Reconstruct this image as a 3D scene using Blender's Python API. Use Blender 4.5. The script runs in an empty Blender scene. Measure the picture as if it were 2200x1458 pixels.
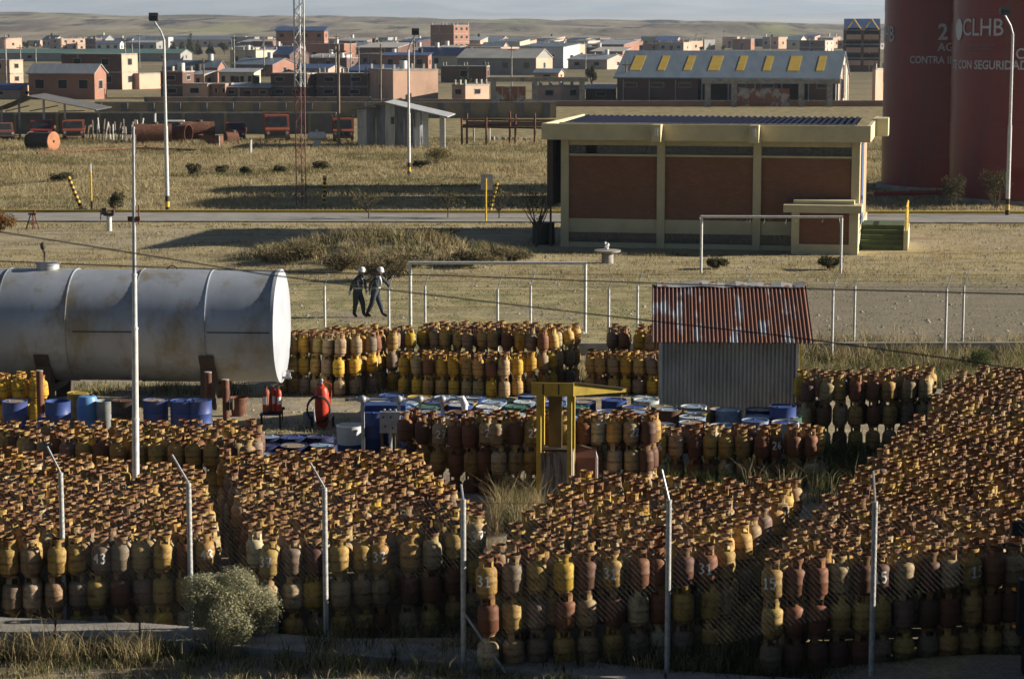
import bpy, math, random
import numpy as np
from mathutils import Vector, Matrix
rnd = random.Random(11)
nrs = np.random.RandomState(5)
sc = bpy.context.scene
col = sc.collection
PI = math.pi
rad = math.radians

# ---------------------------------------------------------------- camera
FPX, CX, CY = 4800.0, 1100.0, 729.0
CAMH = 10.0
PITCH = math.atan(669.0 / FPX)
cd = bpy.data.cameras.new('camera')
cam = bpy.data.objects.new('camera', cd)
col.objects.link(cam)
cam.location = (0, 0, CAMH)
cam.rotation_euler = (PI / 2 - PITCH, 0, 0)
cd.sensor_fit = 'HORIZONTAL'
cd.sensor_width = 36.0
cd.lens = 36.0 * FPX / 2200.0
cd.dof.use_dof = True
cd.dof.focus_distance = 55.0
cd.dof.aperture_fstop = 4.5
cd.clip_start = 0.5
cd.clip_end = 80000.0
sc.camera = cam

# ---------------------------------------------------------------- light
SUN_EL, SUN_BACK = 17.0, -4.0           # elevation; how far the sun stands behind the camera's right hand (negative: in front of it)
sdir = Vector((math.cos(rad(SUN_BACK)) * math.cos(rad(SUN_EL)), -math.sin(rad(SUN_BACK)) * math.cos(rad(SUN_EL)), math.sin(rad(SUN_EL))))
world = bpy.data.worlds.new('World')
sc.world = world
world.use_nodes = True
wn = world.node_tree
wn.nodes.clear()
sky = wn.nodes.new('ShaderNodeTexSky')
sky.sky_type = 'NISHITA'
sky.sun_disc = False
sky.sun_elevation = rad(SUN_EL)
sky.sun_rotation = math.atan2(sdir.x, sdir.y)
sky.altitude = 3000
bg = wn.nodes.new('ShaderNodeBackground')
bg.inputs['Strength'].default_value = 0.024
wo = wn.nodes.new('ShaderNodeOutputWorld')
wn.links.new(sky.outputs[0], bg.inputs[0])
wn.links.new(bg.outputs[0], wo.inputs[0])
sl = bpy.data.lights.new('sun', 'SUN')
sl.energy = 5.0
sl.angle = rad(0.5)
sl.color = (1.0, 0.905, 0.76)
so = bpy.data.objects.new('sun', sl)
col.objects.link(so)
so.rotation_euler = (-sdir).to_track_quat('-Z', 'Y').to_euler()
so.location = (30, -20, 40)
sc.view_settings.view_transform = 'Standard'
sc.view_settings.look = 'None'
sc.view_settings.exposure = 1.2
sc.view_settings.gamma = 1.0
sc.render.engine = 'CYCLES'
sc.cycles.use_denoising = True
sc.cycles.max_bounces = 5
sc.cycles.diffuse_bounces = 1
sc.cycles.glossy_bounces = 2
sc.cycles.volume_bounces = 0
sc.cycles.transparent_max_bounces = 6
sc.cycles.caustics_reflective = False
sc.cycles.caustics_refractive = False

# ---------------------------------------------------------------- pixel -> place
def ray(px, py):
    v, u = (px - CX) / FPX, (CY - py) / FPX
    return Vector((v, math.cos(PITCH) + u * math.sin(PITCH), -math.sin(PITCH) + u * math.cos(PITCH)))
def at(px, py, D):
    r = ray(px, py)
    return Vector((0, 0, CAMH)) + r * (D / r.y)
def sstep(a, b, x):
    t = max(0.0, min(1.0, (x - a) / (b - a)))
    return t * t * (3 - 2 * t)
def gz(X, Y):
    z = (0.70 + 0.008 * max(-12.0, min(9.0, X))) * (1 - sstep(49, 62, Y))
    z -= 0.33 * sstep(-0.2, -1.4, X) * sstep(33.5, 34.0, Y) * (1 - sstep(41.5, 47, Y))
    z += 1.0 * math.exp(-((X + 5.6) / 4.6) ** 2 - ((Y - 96.5) / 2.4) ** 2)
    z += 0.35 * math.exp(-((X + 13.0) / 3.0) ** 2 - ((Y - 101) / 2.0) ** 2)
    return z
def gp(px, py, z):
    r = ray(px, py)
    return Vector((0, 0, CAMH)) + r * ((z - CAMH) / r.z)
def top(px, py, h):                      # the place where a thing of height h standing on the ground shows its top at this pixel
    z = 0.3
    for _ in range(30):
        p = gp(px, py, z + h)
        z = gz(p.x, p.y)
    return Vector((p.x, p.y, z))
def gnd(px, py):
    return top(px, py, 0.0)
def ppm(D):
    return FPX / (D * math.cos(PITCH))
def zat(py, D):
    return at(CX, py, D).z

# ---------------------------------------------------------------- mesh builder
class MB:
    def __init__(s):
        s.v, s.f, s.m = [], [], []
        s.mi = 0
    def add(s, vs, fs, M=None):
        b = len(s.v)
        s.v += [tuple(M @ Vector(p)) if M else tuple(p) for p in vs]
        s.f += [tuple(i + b for i in f) for f in fs]
        s.m += [s.mi] * len(fs)
        return s
    def box(s, c, d, rz=0, rx=0, ry=0):
        x, y, z = d[0] / 2, d[1] / 2, d[2] / 2
        vs = [(-x, -y, -z), (x, -y, -z), (x, y, -z), (-x, y, -z), (-x, -y, z), (x, -y, z), (x, y, z), (-x, y, z)]
        M = Matrix.Translation(c) @ Matrix.Rotation(rz, 4, 'Z') @ Matrix.Rotation(ry, 4, 'Y') @ Matrix.Rotation(rx, 4, 'X')
        return s.add(vs, [(0, 3, 2, 1), (4, 5, 6, 7), (0, 1, 5, 4), (1, 2, 6, 5), (2, 3, 7, 6), (3, 0, 4, 7)], M)
    def b2(s, x0, x1, y0, y1, z0, z1):
        return s.box(((x0 + x1) / 2, (y0 + y1) / 2, (z0 + z1) / 2), (x1 - x0, y1 - y0, z1 - z0))
    def prism(s, poly, y0, y1):          # polygon in x,z extruded along y
        n = len(poly)
        vs = [(p[0], y0, p[1]) for p in poly] + [(p[0], y1, p[1]) for p in poly]
        fs = [tuple(range(n)), tuple(range(2 * n - 1, n - 1, -1))]
        fs += [(i, i + n, (i + 1) % n + n, (i + 1) % n) for i in range(n)]
        return s.add(vs, fs)
    def prismx(s, poly, x0, x1):         # polygon in y,z extruded along x
        n = len(poly)
        vs = [(x0, p[0], p[1]) for p in poly] + [(x1, p[0], p[1]) for p in poly]
        fs = [tuple(range(n - 1, -1, -1)), tuple(range(n, 2 * n))]
        fs += [(i, (i + 1) % n, (i + 1) % n + n, i + n) for i in range(n)]
        return s.add(vs, fs)
    def rod(s, p0, p1, r0, r1=None, n=8, caps=True):
        r1 = r0 if r1 is None else r1
        p0, p1 = Vector(p0), Vector(p1)
        q = (p1 - p0).to_track_quat('Z', 'Y').to_matrix()
        vs = []
        for p, r in ((p0, r0), (p1, r1)):
            for k in range(n):
                a = 2 * PI * k / n
                vs.append(p + q @ Vector((r * math.cos(a), r * math.sin(a), 0)))
        fs = [(k, (k + 1) % n, (k + 1) % n + n, k + n) for k in range(n)]
        if caps:
            fs += [tuple(range(n - 1, -1, -1)), tuple(range(n, 2 * n))]
        return s.add(vs, fs)
    def tube(s, pts, r, n=6):
        pts = [Vector(p) for p in pts]
        rs = r if isinstance(r, (list, tuple)) else [r] * len(pts)
        vs = []
        for i, p in enumerate(pts):
            d = (pts[min(i + 1, len(pts) - 1)] - pts[max(i - 1, 0)]).normalized()
            q = d.to_track_quat('Z', 'Y').to_matrix()
            for k in range(n):
                a = 2 * PI * k / n
                vs.append(p + q @ Vector((rs[i] * math.cos(a), rs[i] * math.sin(a), 0)))
        fs = []
        for i in range(len(pts) - 1):
            for k in range(n):
                fs.append((i * n + k, i * n + (k + 1) % n, (i + 1) * n + (k + 1) % n, (i + 1) * n + k))
        fs += [tuple(range(n - 1, -1, -1)), tuple(range((len(pts) - 1) * n, len(pts) * n))]
        return s.add(vs, fs)
    def lathe(s, prof, n=16, M=None):    # profile of (r, z)
        vs, fs = [], []
        for r, z in prof:
            for k in range(n):
                a = 2 * PI * k / n
                vs.append((r * math.cos(a), r * math.sin(a), z))
        for i in range(len(prof) - 1):
            for k in range(n):
                fs.append((i * n + k, i * n + (k + 1) % n, (i + 1) * n + (k + 1) % n, (i + 1) * n + k))
        if prof[0][0] > 1e-4: fs.append(tuple(range(n - 1, -1, -1)))
        if prof[-1][0] > 1e-4: fs.append(tuple(range((len(prof) - 1) * n, len(prof) * n)))
        return s.add(vs, fs, M)
    def ball(s, c, r, n=10, m=6, sz=1.0):
        prof = [(max(1e-3, r * math.sin(PI * i / m)), -r * sz * math.cos(PI * i / m)) for i in range(m + 1)]
        return s.lathe(prof, n, Matrix.Translation(c))
    def corr(s, p0, ux, uy, nrm, nw, amp, seg=4):     # corrugated sheet, waves along ux
        p0, ux, uy, nrm = Vector(p0), Vector(ux), Vector(uy), Vector(nrm)
        N = nw * seg
        vs, fs = [], []
        for i in range(N + 1):
            o = nrm * (amp * math.sin(2 * PI * i / seg))
            p = p0 + ux * (i / N) + o
            vs += [p, p + uy, p - nrm * 0.004, p + uy - nrm * 0.004]
        for i in range(N):
            a, b = 4 * i, 4 * i + 4
            fs += [(a, b, b + 1, a + 1), (a + 2, a + 3, b + 3, b + 2)]
        return s.add(vs, fs)
    def build(s, name, mat, parent=None, smooth=False, mats=None):
        me = bpy.data.meshes.new(name)
        me.from_pydata(s.v, [], s.f)
        for m in (mats or [mat]):
            me.materials.append(m)
        if mats:
            me.polygons.foreach_set('material_index', s.m)
        if smooth:
            me.polygons.foreach_set('use_smooth', [True] * len(me.polygons))
            try: me.set_sharp_from_angle(angle=rad(40))
            except Exception: pass
        me.update()
        o = bpy.data.objects.new(name, me)
        col.objects.link(o)
        o.parent = parent
        return o

def tag(o, label=None, cat=None, group=None, kind=None):
    if label: o['label'] = label
    if cat: o['category'] = cat
    if group: o['group'] = group
    if kind: o['kind'] = kind
    return o
def thing(name, label, cat, loc, rz=0.0, group=None):
    o = bpy.data.objects.new(name, None)
    o.empty_display_size = 0.2
    col.objects.link(o)
    o.location = loc
    o.rotation_euler = (0, 0, rz)
    return tag(o, label, cat, group)
def part(name, mb, mat, parent, smooth=False):
    return mb.build(name, mat, parent, smooth)
ORD = ['zeroth', 'first', 'second', 'third', 'fourth', 'fifth', 'sixth', 'seventh', 'eighth', 'ninth', 'tenth', 'eleventh', 'twelfth', 'thirteenth', 'fourteenth', 'fifteenth', 'sixteenth', 'seventeenth', 'eighteenth', 'nineteenth', 'twentieth'] + ['%dth' % i if i % 10 not in (1, 2, 3) else '%d%s' % (i, ('st', 'nd', 'rd')[i % 10 - 1]) for i in range(21, 90)]

# ---------------------------------------------------------------- materials
def node(nt, t, **kw):
    n = nt.nodes.new(t)
    for k, v in kw.items():
        setattr(n, k, v)
    return n
def newmat(name):
    m = bpy.data.materials.new(name)
    m.use_nodes = True
    nt = m.node_tree
    b = nt.nodes['Principled BSDF']
    return m, nt, b
def noise(nt, scale, detail=6, rough=0.6, vec=None, stretch=None):
    n = node(nt, 'ShaderNodeTexNoise')
    n.inputs['Scale'].default_value = scale
    n.inputs['Detail'].default_value = detail
    n.inputs['Roughness'].default_value = rough
    if vec is None:
        g = node(nt, 'ShaderNodeNewGeometry')
        vec = g.outputs['Position']
    if stretch:
        mp = node(nt, 'ShaderNodeMapping')
        mp.inputs['Scale'].default_value = stretch
        nt.links.new(vec, mp.inputs['Vector'])
        vec = mp.outputs[0]
    nt.links.new(vec, n.inputs['Vector'])
    return n.outputs['Fac']
def rng(nt, x, a, b, lo=0.0, hi=1.0):
    n = node(nt, 'ShaderNodeMapRange')
    n.inputs[1].default_value, n.inputs[2].default_value = a, b
    n.inputs[3].default_value, n.inputs[4].default_value = lo, hi
    nt.links.new(x, n.inputs[0])
    return n.outputs[0]
def mix(nt, f, a, b):
    n = node(nt, 'ShaderNodeMix', data_type='RGBA')
    if isinstance(f, float): n.inputs[0].default_value = f
    else: nt.links.new(f, n.inputs[0])
    for s, v in ((6, a), (7, b)):
        if isinstance(v, tuple): n.inputs[s].default_value = (*v[:3], 1)
        else: nt.links.new(v, n.inputs[s])
    return n.outputs[2]
def mth(nt, op, a, b=0.0):
    n = node(nt, 'ShaderNodeMath', operation=op)
    for i, v in enumerate((a, b)):
        if isinstance(v, (int, float)): n.inputs[i].default_value = v
        else: nt.links.new(v, n.inputs[i])
    return n.outputs[0]
def bump(nt, b, h, strength=0.3, dist=0.02):
    n = node(nt, 'ShaderNodeBump')
    n.inputs['Strength'].default_value = strength
    n.inputs['Distance'].default_value = dist
    nt.links.new(h, n.inputs['Height'])
    nt.links.new(n.outputs[0], b.inputs['Normal'])
def M(name, c1, c2=None, scale=3.0, rough=0.75, metal=0.0, lo=0.4, hi=0.62, bmp=0.0, stretch=None, c3=None, s3=1.0, spec=0.3, lo3=0.55, hi3=0.66):
    m, nt, b = newmat(name)
    b.inputs['Roughness'].default_value = rough
    b.inputs['Metallic'].default_value = metal
    b.inputs['Specular IOR Level'].default_value = spec
    if c2 is None:
        c2 = tuple(v * 0.72 for v in c1)
    n = noise(nt, scale, stretch=stretch)
    c = mix(nt, rng(nt, n, lo, hi), c1, c2)
    if c3:
        c = mix(nt, rng(nt, noise(nt, s3, 8, 0.65, stretch=stretch), lo3, hi3), c, c3)
    nt.links.new(c, b.inputs['Base Color'])
    if bmp:
        bump(nt, b, noise(nt, scale * 6, 4), bmp)
    return m
def Mobj(name, rust=(0.13, 0.055, 0.028), rough=0.6, amount=0.6, attr=None):   # colour from the object or a vertex attribute, with rust and dirt
    m, nt, b = newmat(name)
    b.inputs['Roughness'].default_value = rough
    b.inputs['Specular IOR Level'].default_value = 0.3
    if attr:
        a = node(nt, 'ShaderNodeAttribute', attribute_name=attr)
        c = a.outputs['Color']
    else:
        a = node(nt, 'ShaderNodeObjectInfo')
        c = a.outputs['Color']
    n1 = noise(nt, 7, 8, 0.7)
    c = mix(nt, mth(nt, 'MULTIPLY', rng(nt, n1, 0.5, 0.64), amount), c, rust)
    c = mix(nt, mth(nt, 'MULTIPLY', rng(nt, noise(nt, 26, 4), 0.45, 0.7), 0.45), c, tuple(v * 0.6 for v in rust))
    nt.links.new(c, b.inputs['Base Color'])
    return m
def cylmat(name, attr, collar=False):
    m, nt, b = newmat(name)
    b.inputs['Roughness'].default_value = 0.62
    b.inputs['Specular IOR Level'].default_value = 0.25
    c = node(nt, 'ShaderNodeAttribute', attribute_name='tint').outputs['Color'] if attr else node(nt, 'ShaderNodeObjectInfo').outputs['Color']
    lz = node(nt, 'ShaderNodeAttribute', attribute_name='lz').outputs['Fac']
    rust = mix(nt, noise(nt, 14, 4), (0.055, 0.026, 0.017), (0.22, 0.09, 0.042))
    if collar:
        c = mix(nt, 0.2, c, (0.62, 0.42, 0.10))  # gold of the sunlit uprights mixed into the collar colour
        r = mth(nt, 'ADD', rng(nt, lz, 0.505, 0.54), rng(nt, noise(nt, 3.6, 2), 0.38, 0.62, 0.15, -0.75))
        r = mth(nt, 'MINIMUM', mth(nt, 'MAXIMUM', r, 0.0), 0.95)
        c = mix(nt, mth(nt, 'MULTIPLY', rng(nt, noise(nt, 11, 6), 0.5, 0.62), 0.6), c, rust)
        c = mix(nt, r, c, rust)
    else:
        blot = rng(nt, noise(nt, 6.5, 8, 0.72, stretch=(1, 1, 0.7)), 0.5, 0.62)
        c = mix(nt, mth(nt, 'MULTIPLY', blot, 0.62), c, rust)
        n1 = noise(nt, 9, 5)
        for z, w, k in ((0.225, 0.03, 0.75), (0.325, 0.016, 0.5), (0.12, 0.016, 0.4), (0.045, 0.03, 0.8)):   # dirt and rust along the weld bands
            d = mth(nt, 'ABSOLUTE', mth(nt, 'SUBTRACT', mth(nt, 'ADD', lz, rng(nt, n1, 0.3, 0.7, -0.02, 0.02)), z))
            c = mix(nt, mth(nt, 'MULTIPLY', rng(nt, d, w * 0.4, w, 1.0, 0.0), mth(nt, 'MULTIPLY', rng(nt, n1, 0.35, 0.6), k)), c, (0.10, 0.045, 0.025))
        c = mix(nt, mth(nt, 'MULTIPLY', rng(nt, noise(nt, 40, 3), 0.5, 0.72), 0.4), c, (0.09, 0.06, 0.04))
    nt.links.new(c, b.inputs['Base Color'])
    bump(nt, b, noise(nt, 60, 4), 0.25, 0.004)
    return m

m_white = M('white_paint', (0.62, 0.62, 0.61), (0.48, 0.475, 0.45), 9, 0.55)
m_number = M('number_paint', (0.82, 0.82, 0.80), (0.62, 0.62, 0.60), 30, 0.6, lo=0.5, hi=0.75)
m_galv = M('galvanised_steel', (0.42, 0.43, 0.45), (0.28, 0.29, 0.31), 6, 0.5, 0.3)
m_conc = M('concrete', (0.36, 0.34, 0.31), (0.25, 0.235, 0.21), 2.2, 0.9, bmp=0.3, c3=(0.16, 0.145, 0.12), s3=0.9)
m_yel = M('yellow_paint', (0.62, 0.42, 0.04), (0.48, 0.31, 0.04), 7, 0.6, c3=(0.22, 0.13, 0.04), s3=9, lo3=0.6, hi3=0.72)
m_blk = M('black_paint', (0.02, 0.02, 0.022), (0.035, 0.033, 0.03), 8, 0.6)
m_rust = M('rusted_steel', (0.17, 0.072, 0.042), (0.10, 0.045, 0.03), 4, 0.85, bmp=0.2, c3=(0.25, 0.13, 0.075), s3=2.2)
m_dkst = M('dark_steel', (0.055, 0.05, 0.047), (0.09, 0.055, 0.04), 5, 0.7)
m_wood = M('weathered_wood', (0.24, 0.19, 0.135), (0.15, 0.115, 0.08), 6, 0.9, stretch=(1, 1, 0.15))
m_red = M('red_paint', (0.26, 0.03, 0.025), (0.19, 0.03, 0.025), 3, 0.5, c3=(0.16, 0.05, 0.035), s3=2)
m_ext = M('extinguisher_red', (0.55, 0.055, 0.025), (0.42, 0.05, 0.03), 9, 0.4)
m_orange = M('orange_paint', (0.29, 0.075, 0.035), (0.21, 0.06, 0.033), 3, 0.6, c3=(0.18, 0.07, 0.04), s3=2)
m_glass = M('dark_glass', (0.02, 0.024, 0.028), (0.035, 0.04, 0.045), 2, 0.15, spec=0.6)
m_open = M('unglazed_opening', (0.012, 0.011, 0.011), (0.02, 0.018, 0.017), 1, 0.95)
m_rubber = M('rubber', (0.018, 0.018, 0.019), (0.03, 0.029, 0.028), 12, 0.75)
m_brown = M('brown_bark', (0.10, 0.075, 0.055), (0.06, 0.045, 0.033), 8, 0.95)
# ================================================================ the setting
def sheet(name, xs_fn, ys, nx, zfn, mat):
    us = np.linspace(-1, 1, nx)
    us = np.sign(us) * np.abs(us) ** 1.35
    vs = []
    for Y in ys:
        w = xs_fn(Y)
        for u in us:
            X = u * w
            vs.append((X, Y, zfn(X, Y)))
    fs = []
    for j in range(len(ys) - 1):
        for i in range(nx - 1):
            a = j * nx + i
            fs.append((a, a + 1, a + nx + 1, a + nx))
    mb = MB(); mb.v = vs; mb.f = fs; mb.m = [0] * len(fs)
    o = mb.build(name, mat, None, True)
    return tag(o, kind='structure')

gm, nt, b = newmat('ground_soil')
b.inputs['Roughness'].default_value = 0.95
b.inputs['Specular IOR Level'].default_value = 0.1
geo = node(nt, 'ShaderNodeNewGeometry')
sep = node(nt, 'ShaderNodeSeparateXYZ')
nt.links.new(geo.outputs['Position'], sep.inputs[0])
Xo, Yo = sep.outputs[0], sep.outputs[1]
big = noise(nt, 0.12, 6, 0.6)
mid = noise(nt, 0.9, 8, 0.65)
fin = noise(nt, 9, 6, 0.7)
Yn = mth(nt, 'ADD', Yo, mth(nt, 'MULTIPLY', mth(nt, 'SUBTRACT', big, 0.5), 22.0))
Yn2 = mth(nt, 'ADD', Yo, mth(nt, 'MULTIPLY', mth(nt, 'SUBTRACT', mid, 0.5), 5.0))
dirt = mix(nt, rng(nt, fin, 0.35, 0.65), (0.25, 0.205, 0.155), (0.35, 0.305, 0.245))
olive = mix(nt, rng(nt, fin, 0.35, 0.65), (0.19, 0.185, 0.085), (0.29, 0.27, 0.14))
straw = mix(nt, rng(nt, fin, 0.35, 0.65), (0.32, 0.262, 0.14), (0.48, 0.405, 0.235))
yard = mix(nt, rng(nt, mid, 0.47, 0.6), dirt, straw)
field = mix(nt, rng(nt, mid, 0.42, 0.58), straw, olive)
field = mix(nt, rng(nt, big, 0.56, 0.68), field, dirt)
c = mix(nt, rng(nt, Yn2, 66, 69), yard, field)
c = mix(nt, rng(nt, Yn, 84, 94), c, mix(nt, rng(nt, mid, 0.36, 0.5), dirt, straw))
path = mth(nt, 'MULTIPLY', rng(nt, Yn2, 101, 103), rng(nt, Yn2, 111, 113, 1.0, 0.0))
c = mix(nt, mth(nt, 'MULTIPLY', path, 0.4), c, mix(nt, rng(nt, fin, 0.35, 0.65), (0.29, 0.25, 0.20), (0.38, 0.34, 0.285)))
c = mix(nt, rng(nt, Yn, 122, 135), c, mix(nt, rng(nt, mid, 0.4, 0.6), straw, (0.17, 0.14, 0.07)))
c = mix(nt, rng(nt, Yo, 240, 420), c, mix(nt, rng(nt, noise(nt, 0.03, 6), 0.4, 0.6), (0.27, 0.22, 0.15), (0.17, 0.15, 0.085)))
c = mix(nt, mth(nt, 'MULTIPLY', rng(nt, noise(nt, 0.33, 8, 0.7, stretch=(0.6, 1.6, 1)), 0.5, 0.62), 0.6), c, mix(nt, rng(nt, fin, 0.35, 0.65), (0.12, 0.10, 0.05), (0.20, 0.165, 0.09)))
# the gravelled open ground on the right of the playing field and in the near left corner
grav = mth(nt, 'MULTIPLY', rng(nt, mth(nt, 'ADD', Xo, mth(nt, 'MULTIPLY', mid, 6.0)), 8, 13), mth(nt, 'MULTIPLY', rng(nt, Yo, 68, 69), rng(nt, Yn2, 86, 90, 1.0, 0.0)))
c = mix(nt, mth(nt, 'MULTIPLY', grav, 0.8), c, mix(nt, rng(nt, fin, 0.35, 0.65), (0.17, 0.145, 0.115), (0.25, 0.22, 0.18)))
nt.links.new(c, b.inputs['Base Color'])
bump(nt, b, noise(nt, 5, 8, 0.7), 0.6, 0.12)
ys = list(np.arange(-40, 20, 10.)) + list(np.arange(20, 66, 0.5)) + list(np.arange(66, 130, 1.0)) + list(np.arange(130, 300, 10.)) + list(np.arange(300, 1400, 60.)) + [1420.0]
def zrough(X, Y):
    z = gz(X, Y)
    if 60 < Y < 160: z += 0.05 * math.sin(X * 1.3 + Y * 0.7) * math.sin(Y * 0.9 - X * 0.4)
    return z
sheet('ground', lambda Y: 22 + 0.62 * max(Y, 30), ys, 111, gz, gm)

hm, nt, b = newmat('hill_scrub')
b.inputs['Roughness'].default_value = 1.0
b.inputs['Specular IOR Level'].default_value = 0.0
n1 = noise(nt, 0.014, 10, 0.68, stretch=(1, 0.16, 1))
n2 = noise(nt, 0.006, 6, 0.6, stretch=(1, 0.3, 1))
c = mix(nt, rng(nt, n1, 0.42, 0.58), (0.31, 0.27, 0.20), (0.15, 0.125, 0.105))
c = mix(nt, rng(nt, n2, 0.54, 0.62), c, (0.25, 0.245, 0.13))
c = mix(nt, rng(nt, noise(nt, 0.03, 6, stretch=(1, 0.2, 1)), 0.555, 0.63), c, (0.075, 0.072, 0.07))
nt.links.new(c, b.inputs['Base Color'])
def hillz(X, Y):
    u = X / max(Y, 1.0) / 0.229            # -1..1 across the view
    crest = 19.5 - 8.0 * max(-1.6, min(1.6, u))
    z = crest * sstep(1350, 3000, Y) * (1 - 0.85 * sstep(3100, 5200, Y))
    k = sstep(1400, 2200, Y)
    z += k * (2.4 * math.sin(X / 93 + Y / 210) * math.sin(X / 231 - Y / 140 + 1) + 2.0 * math.sin(X / 41 + 2 * math.sin(Y / 120)) * math.sin(Y / 75) + 0.9 * math.sin(X / 17.0 + Y / 31))
    z += 9.0 * math.exp(-((X - 225) / 60) ** 2 - ((Y - 2050) / 120) ** 2)
    return z - 0.05
sheet('hills', lambda Y: 0.75 * Y, list(np.arange(1400, 3300, 25.)) + list(np.arange(3300, 6001, 150.)), 221, hillz, hm)

mm, nt, b = newmat('mountain_slopes')
b.inputs['Roughness'].default_value = 1.0
b.inputs['Specular IOR Level'].default_value = 0.0
n1 = noise(nt, 0.0012, 10, 0.65, stretch=(1, 0.35, 1))
c = mix(nt, rng(nt, n1, 0.4, 0.62), (0.34, 0.31, 0.27), (0.10, 0.10, 0.105))
g = node(nt, 'ShaderNodeNewGeometry'); sp = node(nt, 'ShaderNodeSeparateXYZ'); nt.links.new(g.outputs['Position'], sp.inputs[0])
c = mix(nt, rng(nt, sp.outputs[2], 55, 85), mix(nt, rng(nt, noise(nt, 0.003, 6, 0.6, stretch=(1, 0.2, 1)), 0.4, 0.6), (0.50, 0.45, 0.37), (0.38, 0.34, 0.28)), c)
nt.links.new(c, b.inputs['Base Color'])
def mtz(X, Y):
    z = -5 + 62 * sstep(6000, 12500, Y) + 420 * sstep(11500, 27000, Y) ** 1.15
    k = sstep(11500, 18000, Y)
    z += k * (40 * math.sin(X / 830 + Y / 2600) * math.sin(X / 1710 - 0.6) + 22 * math.sin(X / 310 + 2 * math.sin(Y / 1500)) + 9 * math.sin(X / 140 - Y / 900))
    return z
sheet('mountain_range', lambda Y: 0.8 * Y, list(np.arange(6000, 12000, 500.)) + list(np.arange(12000, 28001, 250.)), 161, mtz, mm)

# road with yellow kerbs crossing behind the field
ROAD_A = rad(-1.2)
m_road = M('pale_road', (0.30, 0.285, 0.26), (0.23, 0.215, 0.195), 0.7, 0.9, bmp=0.2)
def road_piece(name, x0, x1, y0, y1, z0, z1, mat, lab=None):
    mb = MB(); mb.b2(x0, x1, y0, y1, z0, z1)
    o = mb.build(name, mat)
    o.rotation_euler = (0, 0, ROAD_A)
    return tag(o, kind='structure')
road_piece('road', -95, 95, 115.6, 121.3, -0.3, 0.03, m_road)
road_piece('kerb', -95, 95, 121.3, 121.55, -0.3, 0.16, m_yel)
road_piece('kerb_near', -95, 95, 115.35, 115.6, -0.3, 0.08, m_conc)

# concrete pavement strip in front of the near fence
pv = MB()
pts = [(-60, 1322, 1352), (300, 1338, 1372), (700, 1368, 1402), (1000, 1392, 1425), (1430, 1438, 1466), (1900, 1470, 1500)]
L, Rr = [], []
for x, ya, yb in pts:
    a, bb = gp(x, ya, 0.80), gp(x, yb, 0.80)
    L.append(a); Rr.append(bb)
paving = tag(bpy.data.objects.new('pavement', None), kind='structure'); col.objects.link(paving)
for i in range(len(L) - 1):
    n = max(2, int((L[i + 1] - L[i]).length / 1.25))
    for k in range(n):
        t0, t1 = k / n + 0.006, (k + 1) / n - 0.006
        q = [L[i].lerp(L[i + 1], t0), L[i].lerp(L[i + 1], t1), Rr[i].lerp(Rr[i + 1], t1), Rr[i].lerp(Rr[i + 1], t0)]
        dz = rnd.uniform(-0.012, 0.012)
        mb = MB()
        mb.add([(p.x, p.y, 0.80 + dz) for p in q] + [(p.x, p.y, 0.4) for p in q], [(0, 3, 2, 1), (0, 1, 5, 4), (1, 2, 6, 5), (2, 3, 7, 6), (3, 0, 4, 7)])
        mb.build('slab', m_conc, paving)

# low retaining kerb between yard and playing field
ka, kb = gp(1230, 738, 0.35), gp(2300, 736, 0.35)
mb = MB(); mb.box(((ka.x + kb.x) / 2, (ka.y + kb.y) / 2, 0.12), ((kb - ka).length, 0.2, 0.5), rz=math.atan2(kb.y - ka.y, kb.x - ka.x))
tag(mb.build('retaining_kerb', m_conc), kind='structure')

# ================================================================ red storage tanks
m_tank = M('red_tank_paint', (0.21, 0.014, 0.02), (0.16, 0.015, 0.02), 0.5, 0.3, stretch=(1, 1, 0.12), c3=(0.15, 0.04, 0.03), s3=1.2, spec=0.4)
m_letter = M('white_lettering', (0.50, 0.50, 0.52), (0.42, 0.42, 0.44), 6, 0.6)
def text_mesh(txt, size, bold=0.0):
    cu = bpy.data.curves.new('t', 'FONT')
    cu.body = txt; cu.size = size; cu.offset = bold; cu.resolution_u = 3
    o = bpy.data.objects.new('t', cu)
    col.objects.link(o)
    bpy.context.view_layer.update()
    me = bpy.data.meshes.new_from_object(o.evaluated_get(bpy.context.evaluated_depsgraph_get()))
    bpy.data.objects.remove(o)
    return me
def bent_text(txt, parent, R, th0, z0, size, sx=1.0, bold=0.01, center=True, mat=None):
    me = text_mesh(txt, size, bold)
    v = np.array([x.co[:] for x in me.vertices]) if len(me.vertices) else np.zeros((0, 3))
    w = v[:, 0].max() - v[:, 0].min()
    x0 = v[:, 0].min() + (w / 2 if center else 0)
    for i, vert in enumerate(me.vertices):
        a = th0 + (v[i, 0] - x0) * sx / R
        vert.co = (R * math.sin(a), -R * math.cos(a), z0 + v[i, 1])
    me.materials.append(mat or m_letter)
    o = bpy.data.objects.new('lettering', me)
    col.objects.link(o); o.parent = parent
    return o
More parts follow.
